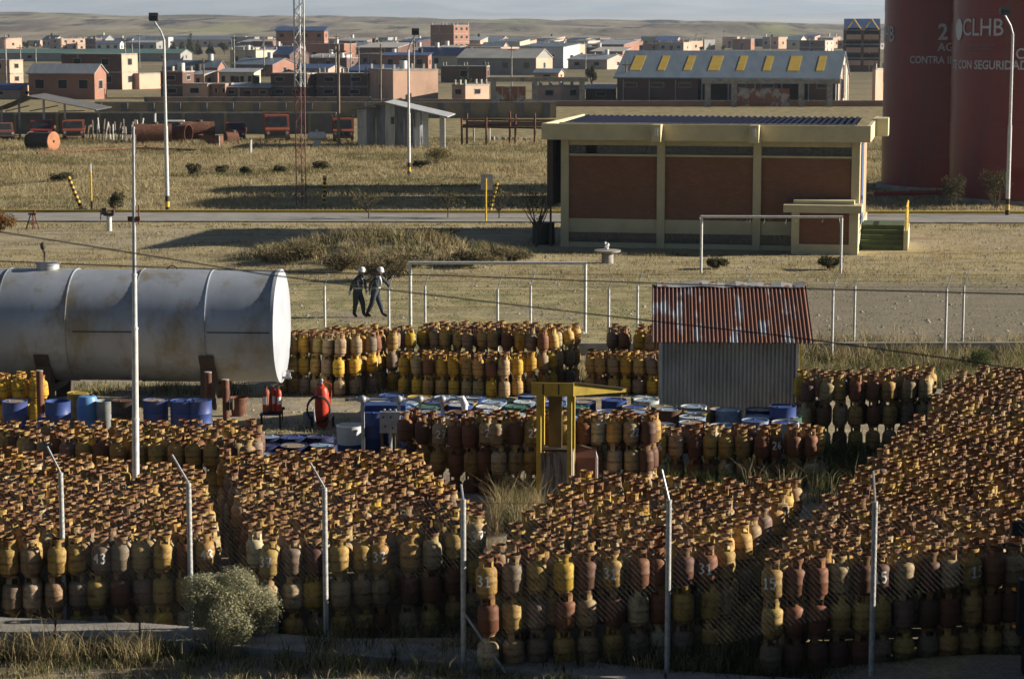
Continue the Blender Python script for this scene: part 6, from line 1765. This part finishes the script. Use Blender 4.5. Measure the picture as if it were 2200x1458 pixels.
# near verge below and along the fence
add_px(-80, 2280, 1290, 1470, 800, 12, 0.09, 0.22, 0.012, GRN)
add_px(-80, 1500, 1330, 1470, 650, 12, 0.08, 0.2, 0.012, STR)
add_px(-60, 560, 1325, 1430, 240, 16, 0.09, 0.45, 0.012, GRN + ['straw'])
add_px(-40, 330, 1325, 1430, 170, 16, 0.07, 0.6, 0.012, DRY, 0.4)
add_px(560, 1080, 1320, 1450, 230, 16, 0.09, 0.44, 0.012, GRN + ['straw', 'pale'], 0.25)
add_px(660, 800, 1350, 1420, 50, 14, 0.06, 0.6, 0.012, GRN, 0.9)
add_px(1010, 1330, 1350, 1410, 170, 14, 0.08, 0.32, 0.011, DRY + ['olive'], 0.4)
add_px(1180, 1620, 1360, 1455, 260, 15, 0.09, 0.45, 0.012, GRN + ['pale'], 0.4)
add_px(1500, 2250, 1380, 1465, 380, 14, 0.1, 0.3, 0.012, ['dark', 'green', 'olive'], 0.4)
for px in (1215, 1270, 1300, 1325, 1345, 1380, 1395, 60, 110, 160, 330, 700, 760, 1110):   # tall dead stalks
    p = gnd(px, 1395 if px > 600 else 1360); S.append((p.x, p.y, 9, 0.06, 0.85, 0.011, ['pale', 'straw']))
B, Hh, Ww, Cc = clumps(S)
print('verge blades', len(B))
blades('verge_grass', B, Hh, Ww, Cc, 1.1, 'dry straw and green weeds along the near fence and pavement', 1)
S = []
add_px(-60, 2250, 850, 1300, 900, 9, 0.1, 0.16, 0.012, STR)
add_px(1050, 1170, 1060, 1150, 60, 22, 0.06, 0.75, 0.012, DRY)
add_px(1085, 1130, 1100, 1150, 16, 26, 0.06, 0.5, 0.014, ['green', 'olive'])
add_px(1430, 1860, 975, 1080, 300, 18, 0.1, 0.5, 0.014, ['dark', 'green', 'green', 'olive'])
add_px(1580, 1850, 990, 1090, 40, 14, 0.06, 0.7, 0.012, ['pale', 'straw'])
add_px(1720, 2060, 950, 1040, 160, 16, 0.12, 0.4, 0.014, ['dark', 'green', 'olive'])
add_px(600, 1420, 808, 850, 420, 14, 0.1, 0.32, 0.016, STR + ['green', 'olive'])
add_px(1180, 1430, 780, 835, 200, 14, 0.1, 0.4, 0.016, STR)
add_px(1715, 2250, 742, 835, 700, 16, 0.13, 0.5, 0.018, GRN + ['straw', 'straw', 'brown'])
add_px(1700, 2250, 735, 800, 120, 12, 0.1, 0.75, 0.016, DRY)
add_px(160, 540, 825, 850, 160, 12, 0.12, 0.28, 0.016, GRN + ['straw'])
add_px(540, 760, 900, 935, 120, 9, 0.1, 0.12, 0.014, STR)
B, Hh, Ww, Cc = clumps(S)
print('yard blades', len(B))
blades('yard_weeds', B, Hh, Ww, Cc, 0.9, 'weeds and dry grass between the cylinder stacks', 2)
S = []
def blocked(x, y):
    if 114.8 < y < 122.3: return True
    lx, ly = (Matrix.Rotation(BA, 2) @ Vector((x - pl.x, y - pl.y)))
    return -1.2 < lx < BL + 3 and -1.9 < ly < DEP + 1
for k in range(13000):
    y = 68 + 54 * gr.random() ** 1.1; x = gr.uniform(-0.26, 0.26) * y
    if blocked(x, y): continue
    if x > 9 + gr.uniform(-2, 2) and 69 < y < 86 and gr.random() < 0.75: continue
    m = math.exp(-((x + 5.6) / 5.5) ** 2 - ((y - 96.5) / 3.4) ** 2)
    nz = math.sin(x * 0.55 + 1.3 * math.sin(y * 0.21)) * math.sin(y * 0.43 + 0.6 * math.sin(x * 0.4))
    if m > 0.25:
        S.append((x, y, 16, 0.16, 0.34 + 0.45 * m, 0.028, ['straw', 'straw', 'pale', 'olive', 'brown', 'dark']))
    elif y < 88:
        if nz > -0.3: S.append((x, y, 5, 0.14, 0.07, 0.03, ['olive', 'straw', 'green', 'olive']))
        elif gr.random() < 0.5: S.append((x, y, 4, 0.14, 0.06, 0.03, ['straw', 'brown']))
    elif y < 101:
        S.append((x, y, 10, 0.2, 0.13 + 0.1 * max(0, nz), 0.018, ['straw', 'straw', 'olive', 'brown']))
    elif y < 112:
        if nz > -0.1 or (x > 6 and gr.random() < 0.8): S.append((x, y, 9, 0.22, 0.14, 0.02, ['straw', 'olive', 'straw']))
    else: S.append((x, y, 7, 0.16, 0.16, 0.03, ['olive', 'straw', 'brown']))
B, Hh, Ww, Cc = clumps(S)
print('field blades', len(B))
blades('field_grass', B, Hh, Ww, Cc, 1.0, 'short dry grass of the playing field and the mound beyond', 3)
S = []
for k in range(15000):
    y = 122.5 + 82 * gr.random(); x = gr.uniform(-0.25, 0.25) * y
    if (x - C1.x) ** 2 + (y - C1.y) ** 2 < 25 or (x - C2.x) ** 2 + (y - C2.y) ** 2 < 30: continue
    nz = math.sin(x * 0.21 + 1.3 * math.sin(y * 0.11)) * math.sin(y * 0.23 + 0.6 * math.sin(x * 0.17))
    h = 0.28 + 0.25 * max(0, nz) + (0.12 if y > 150 else 0)
    S.append((x, y, 13, 0.4, h * 0.75, 0.032, ['straw', 'pale', 'straw', 'straw', 'brown'] if nz > -0.25 else ['brown', 'olive', 'straw', 'olive']))
B, Hh, Ww, Cc = clumps(S)
print('meadow blades', len(B))
blades('meadow_grass', B, Hh, Ww, Cc, 1.0, 'tall straw-coloured bunch grass between the road and the scrapyard', 4)

# stones and clods lying about the yard and verge
SV, ST = [], []
for k in range(2600):
    if k < 900: p = gnd(gr.uniform(-60, 2250), gr.uniform(1300, 1465))
    elif k < 1700: p = gnd(gr.uniform(150, 1700), gr.uniform(815, 1000))
    else: p = gnd(gr.uniform(-60, 2250), gr.uniform(480, 760))
    if in_stack(p.x, p.y, 0.0): continue
    s_ = gr.uniform(0.015, 0.045) * (1 if k < 900 else 1.6 if k < 1700 else 2.2)
    b0 = len(SV)
    for (x, y, z) in ((1, 0, 0), (0.2, 1, 0), (-0.9, 0.3, 0), (-0.2, -1, 0), (0.2, 0.1, 0.8), (-0.2, -0.3, 0.6)):
        SV.append((p.x + s_ * (x + gr.uniform(-.3, .3)), p.y + s_ * (y + gr.uniform(-.3, .3)), p.z - 0.005 + s_ * z))
    ST += [(b0 + a, b0 + b, b0 + c) for a, b, c in ((0, 1, 4), (1, 2, 4), (2, 5, 4), (2, 3, 5), (3, 0, 5), (0, 4, 5))]
me = fastmesh('loose_stones', np.array(SV), np.array(ST), [m_conc])
o = bpy.data.objects.new('loose_stones', me); col.objects.link(o)
tag(o, 'small loose stones scattered over the yard and field', 'stones', None, 'stuff')

# ================================================================ shrubs and trees
def leafcloud(name, blobs, n, size, cols, parent, seed=1, up=0.3):
    rs = np.random.RandomState(seed)
    P = []
    wts = np.array([b[3] * b[4] * b[5] for b in blobs]); wts = wts / wts.sum()
    idx = rs.choice(len(blobs), n, p=wts)
    d = rs.normal(size=(n, 3)); d /= np.linalg.norm(d, axis=1)[:, None]
    r = rs.uniform(0.35, 1.0, n) ** 0.5 * rs.uniform(0.85, 1.12, n)
    bl = np.array(blobs)[idx]
    pos = bl[:, :3] + d * r[:, None] * bl[:, 3:6]
    pos[:, 2] = np.maximum(pos[:, 2], 0.02)
    a = rs.normal(size=(n, 3)); a /= np.linalg.norm(a, axis=1)[:, None]
    b = np.cross(a, d + rs.normal(size=(n, 3)) * 0.5); b /= np.linalg.norm(b, axis=1)[:, None] + 1e-9
    s = size * rs.uniform(0.6, 1.4, n)[:, None]
    V = np.stack([pos - a * s, pos + b * s * 0.45, pos + a * s, pos - b * s * 0.45], 1).reshape(-1, 3)
    T = (np.array([(0, 1, 2), (0, 2, 3)])[None] + (np.arange(n) * 4)[:, None, None]).reshape(-1, 3)
    me = fastmesh(name, V, T, [m_leaf])
    c = np.array(cols)[rs.randint(0, len(cols), n)] * rs.uniform(0.7, 1.3, (n, 1))
    at_ = me.attributes.new('tint', 'FLOAT_COLOR', 'POINT')
    at_.data.foreach_set('color', np.repeat(np.hstack([c, np.ones((n, 1))]), 4, 0).astype(np.float32).ravel())
    o = bpy.data.objects.new(name, me); col.objects.link(o); o.parent = parent
    return o
def shrub(p, w, h, n, size, cols, label, seed, group=None, name='shrub', stems=7):
    t = thing(name, label, 'shrub', p, 0, group)
    rs = random.Random(seed)
    bl = [(rs.uniform(-.55, .55) * w, rs.uniform(-.45, .45) * w, h * rs.uniform(0.3, 0.75), w * rs.uniform(.25, .45), w * rs.uniform(.25, .4), h * rs.uniform(.2, .33)) for _ in range(11)]
    leafcloud('foliage', bl, n, size, cols, t, seed)
    mb = MB()
    for b in bl[:stems]:
        mb.tube([(b[0] * .1, b[1] * .1, 0), (b[0] * .6, b[1] * .6, b[2] * .6), (b[0], b[1], b[2])], [0.02 * w, 0.013 * w, 0.006 * w], 5)
    part('stem', mb, m_brown, t)
    return t
GG = [(0.40, 0.40, 0.29), (0.32, 0.33, 0.24), (0.46, 0.44, 0.28), (0.26, 0.27, 0.18), (0.48, 0.42, 0.2)]
DK = [(0.06, 0.065, 0.03), (0.09, 0.085, 0.04), (0.045, 0.05, 0.025)]
GN = [(0.06, 0.09, 0.03), (0.09, 0.12, 0.045), (0.045, 0.065, 0.022)]
DR = [(0.16, 0.13, 0.07), (0.10, 0.085, 0.045), (0.22, 0.17, 0.09), (0.06, 0.055, 0.03)]
p = at(492, 1345, 33.05); p.z = gz(p.x, p.y)
shrub(p, 0.80, 1.25, 42000, 0.017, GG, 'rounded grey-green shrub growing against the near fence', 5)
for i, (px, yb, w, h, lab) in enumerate(((1525, 1010, 0.75, 0.95, 'dark green bush before the left part of the stack marked 26'), (1665, 1035, 0.45, 0.6, 'small green bush left under the stack marked 26'), (1745, 1020, 0.6, 0.8, 'green bush at the right end of the stack marked 26'), (2095, 800, 0.6, 0.8, 'green bush behind the far right stack'))):
    p = gnd(px, yb); shrub(p, w, h, 4200, 0.02, GN, lab, 40 + i, 'green bushes in the yard')
for i, (px, yb, w, h, lab) in enumerate(((640, 545, 1.6, 0.7, 'dark dry bush at the left end of the grassy mound'), (730, 552, 1.5, 0.8, 'dark bush in the left half of the mound'), (825, 550, 1.4, 0.9, 'dark bush in the middle of the mound'), (930, 548, 1.3, 0.85, 'dark thick bush right of the middle of the mound'), (1015, 552, 1.3, 0.7, 'dry bush at the right end of the mound'), (1090, 560, 1.4, 0.55, 'straw bush right of the mound'), (880, 575, 1.6, 0.4, 'low dry bush below the mound behind the crossbar'))):
    p = gnd(px, yb); shrub(p, w, h, 2600, 0.05, DR, lab, 60 + i, 'bushes on the grassy mound')
for i, (px, yb, w, h, lab) in enumerate(((415, 378, 0.8, 0.9, 'round dark bush right of the first lamp post'), (475, 372, 0.9, 0.6, 'flat bush second right of the first lamp post'), (528, 375, 0.7, 0.6, 'small bush third right of the first lamp post'), (600, 372, 0.8, 0.6, 'small bush left of the lattice mast'), (690, 365, 1.1, 0.7, 'wide bush right of the lattice mast'), (938, 352, 1.9, 1.3, 'round olive bush right of the second lamp post'), (905, 362, 1.2, 0.6, 'low dark bush at the foot of the olive bush'), (135, 390, 1.4, 0.6, 'low dark bush left of the leaning striped post'), (250, 452, 0.7, 1.0, 'spiky grey-green bush beside the vise'), (2045, 445, 1.1, 1.9, 'grey-green bush in front of the gap between the tanks'), (2140, 448, 1.6, 2.3, 'grey-green bush at the foot of the nearer tank'), (1540, 578, 0.8, 0.5, 'low green bush by the left post of the farther goal'), (1785, 580, 0.9, 0.6, 'low dark bush by the right post of the farther goal'), (1600, 530, 0.5, 0.4, 'small weed bush below the pump house wall'))):
    p = gnd(px, yb); shrub(p, w * 0.75, h, 1500, 0.06, DK + DR[:1] if i != 5 else [(0.16, 0.13, 0.05), (0.12, 0.10, 0.04)], lab, 80 + i, 'scattered bushes on the rough grass')
p = gp(2, 500, 0)
t = shrub(p, 0.9, 1.15, 2600, 0.05, GN + [(0.45, 0.08, 0.02), (0.4, 0.2, 0.03)], 'green shrub with red flowers at the left edge by the road', 120)
def tree(p, h, w, n, size, cols, label, seed, group, name='tree', conif=False):
    t = thing(name, label, 'tree', p, 0, group)
    rs = random.Random(seed)
    mb = MB(); mb.rod((0, 0, -0.1), (0.02 * h, 0, h * (0.9 if conif else 0.45)), 0.035 * h * (0.5 if conif else 0.7), 0.01 * h, 7)
    for k in range(0 if conif else 9):
        a = rs.uniform(0, 2 * PI)
        mb.tube([(0, 0, h * rs.uniform(.15, .4)), (math.cos(a) * w * .5, math.sin(a) * w * .4, h * rs.uniform(.5, .7)), (math.cos(a) * w * .9, math.sin(a) * w * .7, h * rs.uniform(.75, 1.0))], [0.016 * h, 0.009 * h, 0.003 * h], 5)
    part('trunk', mb, m_brown, t)
    if conif: bl = [(rs.uniform(-.1, .1) * w, rs.uniform(-.1, .1) * w, h * (0.15 + 0.8 * k / 7), w * (1 - 0.85 * k / 7), w * (1 - .85 * k / 7), h * 0.1) for k in range(8)]
    else: bl = [(rs.uniform(-.7, .7) * w, rs.uniform(-.6, .6) * w, h * rs.uniform(.5, .9), w * rs.uniform(.25, .45), w * rs.uniform(.25, .45), h * rs.uniform(.1, .17)) for _ in range(10)]
    leafcloud('crown', bl, n, size, cols, t, seed)
for i, (px, yb, yt, w, lab) in enumerate(((792, 470, 402, 1.15, 'sparse bare young tree left of the traffic sign'), (962, 468, 405, 0.9, 'very thin bare young tree beside the traffic sign'), (1072, 470, 400, 0.8, 'bare young tree just right of the traffic sign'), (1152, 530, 408, 0.9, 'bare young tree with stakes left of the pump house'))):
    p = gp(px, yb, 0); tree(p, zat(yt, p.y), w, 420, 0.05, DR + DK, lab, 150 + i, 'sparse young trees along the road')
for i, (px, yb, yt, w, c_) in enumerate(((372, 119, 85, 1.9, 1), (390, 119, 88, 1.7, 1), (409, 120, 70, 2.2, 1), (425, 119, 86, 1.9, 1), (452, 119, 90, 1.9, 1), (482, 119, 92, 2.4, 0), (538, 118, 106, 1.0, 0), (58, 112, 88, 1.6, 0), (1272, 196, 140, 1.2, 0), (1555, 112, 98, 1.0, 0), (1508, 113, 100, 0.9, 0), (998, 188, 168, 1.3, 0))):
    p = gp(px, yb, 0)
    tree(p, zat(yt, p.y), w * (1 if yb < 150 else 0.9), 1100, 0.3 if yb < 150 else 0.15, DK + GN[:1], '%s dark tree from left standing among the town houses' % ORD[i + 1], 170 + i, 'dark trees of the town', conif=bool(c_))

# ================================================================ the two guards
m_uni = M('navy_uniform', (0.035, 0.045, 0.06), (0.05, 0.06, 0.078), 9, 0.85)
m_skin = M('skin', (0.30, 0.17, 0.11), (0.26, 0.14, 0.09), 9, 0.6)
m_boot = M('boot_leather', (0.012, 0.012, 0.012), (0.02, 0.02, 0.02), 9, 0.5)
m_wht = M('white_gear', (0.62, 0.62, 0.63), (0.55, 0.55, 0.56), 9, 0.45)
def skin_mesh(name, verts, edges, radii, root, sub=2):
    me = bpy.data.meshes.new(name); me.from_pydata(verts, edges, []); me.update()
    o = bpy.data.objects.new(name, me); col.objects.link(o)
    o.modifiers.new('s', 'SKIN'); sm = o.modifiers.new('u', 'SUBSURF'); sm.levels = sub; sm.render_levels = sub
    for i, r in enumerate(radii):
        rr = r if isinstance(r, tuple) else (r, r)
        me.skin_vertices[0].data[i].radius = rr
    me.skin_vertices[0].data[root].use_root = True
    bpy.context.view_layer.update()
    m2 = bpy.data.meshes.new_from_object(o.evaluated_get(bpy.context.evaluated_depsgraph_get()))
    bpy.data.objects.remove(o)
    return m2
def guard(p, rz, pose, label):
    t = thing('person', label, 'person', p, rz, 'helmeted guards walking across the field')
    hipz = 0.90
    lean = pose['lean']
    J = [(0, 0, 0.93), (lean * .35, 0, 1.12), (lean * .8, 0, 1.33), (lean * 1.05, 0, 1.46), (lean * 1.3, 0, 1.53), (lean * 1.45, 0, 1.62), (lean * 1.5 + .01, 0, 1.70)]
    r = [(.165, .16), (.15, .15), (.18, .165), (.09, .09), (.06, .06), (.085, .095), (.06, .075)]
    E = [(0, 1), (1, 2), (2, 3), (3, 4), (4, 5), (5, 6)]
    hands = []
    for s, arm, leg in ((-1, pose['ra'], pose['rl']), (1, pose['la'], pose['ll'])):
        b = len(J)
        J += [(lean * .9, s * .17, 1.40), (arm[0][0], s * arm[0][1], arm[0][2]), (arm[1][0], s * arm[1][1], arm[1][2])]
        r += [(.085, .085), (.066, .066), (.046, .046)]
        E += [(2, b), (b, b + 1), (b + 1, b + 2)]
        hands.append((J[b + 1], J[b + 2], s))
        b = len(J)
        J += [(0.0, s * .095, 0.84), (leg[0][0], s * .10, leg[0][1]), (leg[1][0], s * .10, leg[1][1]), (leg[2][0], s * .11, leg[2][1])]
        r += [(.125, .125), (.098, .098), (.062, .062), (.05, .04)]
        E += [(0, b), (b, b + 1), (b + 1, b + 2), (b + 2, b + 3)]
    me = skin_mesh('body', J, E, r, 0)
    for m in (m_uni, m_skin, m_boot): me.materials.append(m)
    for po in me.polygons:
        c = po.center
        po.material_index = 1 if c.z > 1.50 else 2 if c.z < 0.27 else 0
        po.use_smooth = True
    o = bpy.data.objects.new('body', me); col.objects.link(o); o.parent = t
    hx, hz_ = lean * 1.47, 1.63
    tilt = Matrix.Translation((hx, 0, hz_)) @ Matrix.Rotation(rad(14), 4, 'Y')
    mb = MB().lathe([(0.120, 0.0), (0.127, 0.015), (0.122, 0.05), (0.106, 0.10), (0.068, 0.14), (0.001, 0.155)], 20, tilt); he = part('helmet', mb, m_wht, t, True)
    mb = MB().lathe([(0.122, -0.005), (0.136, 0.0), (0.128, 0.018)], 20, tilt @ Matrix.Translation((0.02, 0, 0))); part('helmet_rim', mb, m_wht, he, True)
    f = MB()                                   # eyes, nose, mouth, ears
    for s in (-1, 1):
        f.ball((hx + 0.088, s * 0.032, hz_ - 0.012), 0.012, 7, 5); f.ball((hx - 0.0, s * 0.088, hz_ - 0.03), 0.024, 7, 5)
    f.add([(hx + 0.09, -0.014, hz_ - 0.055), (hx + 0.09, 0.014, hz_ - 0.055), (hx + 0.118, 0, hz_ - 0.055), (hx + 0.09, 0, hz_ - 0.01)], [(0, 2, 3), (2, 1, 3), (0, 1, 2)])
    f.box((hx + 0.086, 0, hz_ - 0.082), (0.012, 0.045, 0.012)); part('face', f, m_skin, t)
    mb = MB(); mb.tube([(hx + 0.02, -0.105, hz_ + 0.0), (hx + 0.055, -0.07, hz_ - 0.09), (hx + 0.07, 0, hz_ - 0.115), (hx + 0.055, 0.07, hz_ - 0.09), (hx + 0.02, 0.105, hz_)], 0.012, 5); part('chin_strap', mb, m_wht, t)
    mb = MB().lathe([(1, -0.028), (1.03, 0), (1, 0.028)], 20, Matrix.Translation((lean * .2, 0, 1.03)) @ Matrix.Diagonal((0.178, 0.192, 1, 1))); mb.f = [q for q in mb.f if len(q) == 4]; part('belt', mb, m_wht, t, True)
    mb = MB(); pts = []
    for k in range(15):                          # strap from the right shoulder down to the left hip, front and back
        u = k / 14; yy = -0.14 + 0.29 * u; z = 1.44 - 0.40 * u
        bulge = 0.185 * math.sqrt(max(0.05, 1 - (yy / 0.2) ** 2))
        pts.append((lean * (0.2 + (z - 1.03) / 0.4 * 0.7) + bulge, yy, z))
    vs = []
    for q in pts: vs += [(q[0], q[1] - 0.018, q[2] - 0.024), (q[0], q[1] + 0.018, q[2] + 0.024)]
    mb.add(vs, [(2 * k, 2 * k + 1, 2 * k + 3, 2 * k + 2) for k in range(14)])
    vs2 = []
    for q in pts: vs2 += [(2 * lean * (0.2 + (q[2] - 1.03) / 0.4 * 0.7) - q[0] , q[1] - 0.018, q[2] - 0.024), (2 * lean * (0.2 + (q[2] - 1.03) / 0.4 * 0.7) - q[0], q[1] + 0.018, q[2] + 0.024)]
    mb.add(vs2, [(2 * k, 2 * k + 2, 2 * k + 3, 2 * k + 1) for k in range(14)]); part('shoulder_strap', mb, m_wht, t)
    sd = MB(); vs = []                           # diagonal strap seen on the near flank
    for k in range(9):
        u = k / 8; z = 1.41 - 0.36 * u
        vs += [(lean * .9 - 0.03 + 0.09 * u, -0.193, z), (lean * .9 + 0.02 + 0.09 * u, -0.197, z)]
    sd.add(vs, [(2 * k, 2 * k + 1, 2 * k + 3, 2 * k + 2) for k in range(8)]); part('strap', sd, m_wht, t)
    for (el, wr, s) in hands:
        el, wr = Vector(el), Vector(wr); d = (wr - el).normalized()
        q = d.to_track_quat('-Z', 'X').to_matrix().to_4x4(); Mx = Matrix.Translation(wr) @ q
        mb = MB(); mb.box((0, 0, -0.045), (0.075, 0.032, 0.09))
        for k, (x, ln) in enumerate(((-.03, .062), (-.01, .072), (.01, .068), (.03, .054))):
            mb.tube([(x, 0, -0.085), (x, 0.008, -0.085 - ln * .5), (x, 0.03, -0.085 - ln)], [0.0095, 0.009, 0.007], 5)
        mb.tube([(0.036, 0.0, -0.02), (0.06, 0.014, -0.05), (0.055, 0.026, -0.08)], [0.012, 0.0105, 0.008], 5)
        mb.v = [tuple(Mx @ Vector(v)) for v in mb.v]; part('gloved_hand', mb, m_wht, t)
    sh_, el = Vector((lean * .9, 0.17, 1.40)), Vector(hands[1][0]); c = sh_.lerp(el, 0.55); d = (el - sh_).normalized()
    mb = MB(); mb.rod(c - d * 0.06, c + d * 0.06, 0.068, 0.064, 14); part('armband', mb, m_wht, t, True)
    return t
pA_, pB_ = gp(768, 681, 0), gp(806, 681, 0)
guard((pA_.x, pA_.y, gz(pA_.x, pA_.y)), rad(-28), dict(lean=0.13, ra=((-0.06, .24, 1.16), (-0.13, .25, 0.93)), la=((0.16, .25, 1.17), (0.2, .25, 0.95)), rl=((-0.01, .50), (-0.08, .10), (0.07, .035)), ll=((0.16, .52), (0.20, .10), (0.36, .035))), 'guard in dark uniform and white helmet walking on the left')
guard((pB_.x, pB_.y, gz(pB_.x, pB_.y)), rad(-22), dict(lean=0.14, ra=((-0.06, .25, 1.15), (-0.08, .26, 0.90)), la=((0.30, .25, 1.22), (0.46, .24, 1.03)), rl=((-0.06, .50), (-0.27, .13), (-0.12, .035)), ll=((0.13, .50), (0.27, .10), (0.43, .04))), 'guard in dark uniform and white helmet striding ahead on the right')

# ================================================================ haze
hb = MB(); hb.b2(-24000, 24000, -60, 28600, -6.2, 620)
ho = hb.build('haze', None)
ho.data.materials.clear()
mh = bpy.data.materials.new('haze_air'); mh.use_nodes = True; nt = mh.node_tree; nt.nodes.clear()
vo = nt.nodes.new('ShaderNodeVolumePrincipled'); vo.inputs['Color'].default_value = (0.66, 0.80, 1.0, 1); vo.inputs['Density'].default_value = 0.85e-4; vo.inputs['Anisotropy'].default_value = 0.2
out = nt.nodes.new('ShaderNodeOutputMaterial'); nt.links.new(vo.outputs[0], out.inputs['Volume'])
ho.data.materials.append(mh)
ho.display_type = 'WIRE'
tag(ho, 'pale blue haze over the far plain and mountains', 'haze', None, 'stuff')
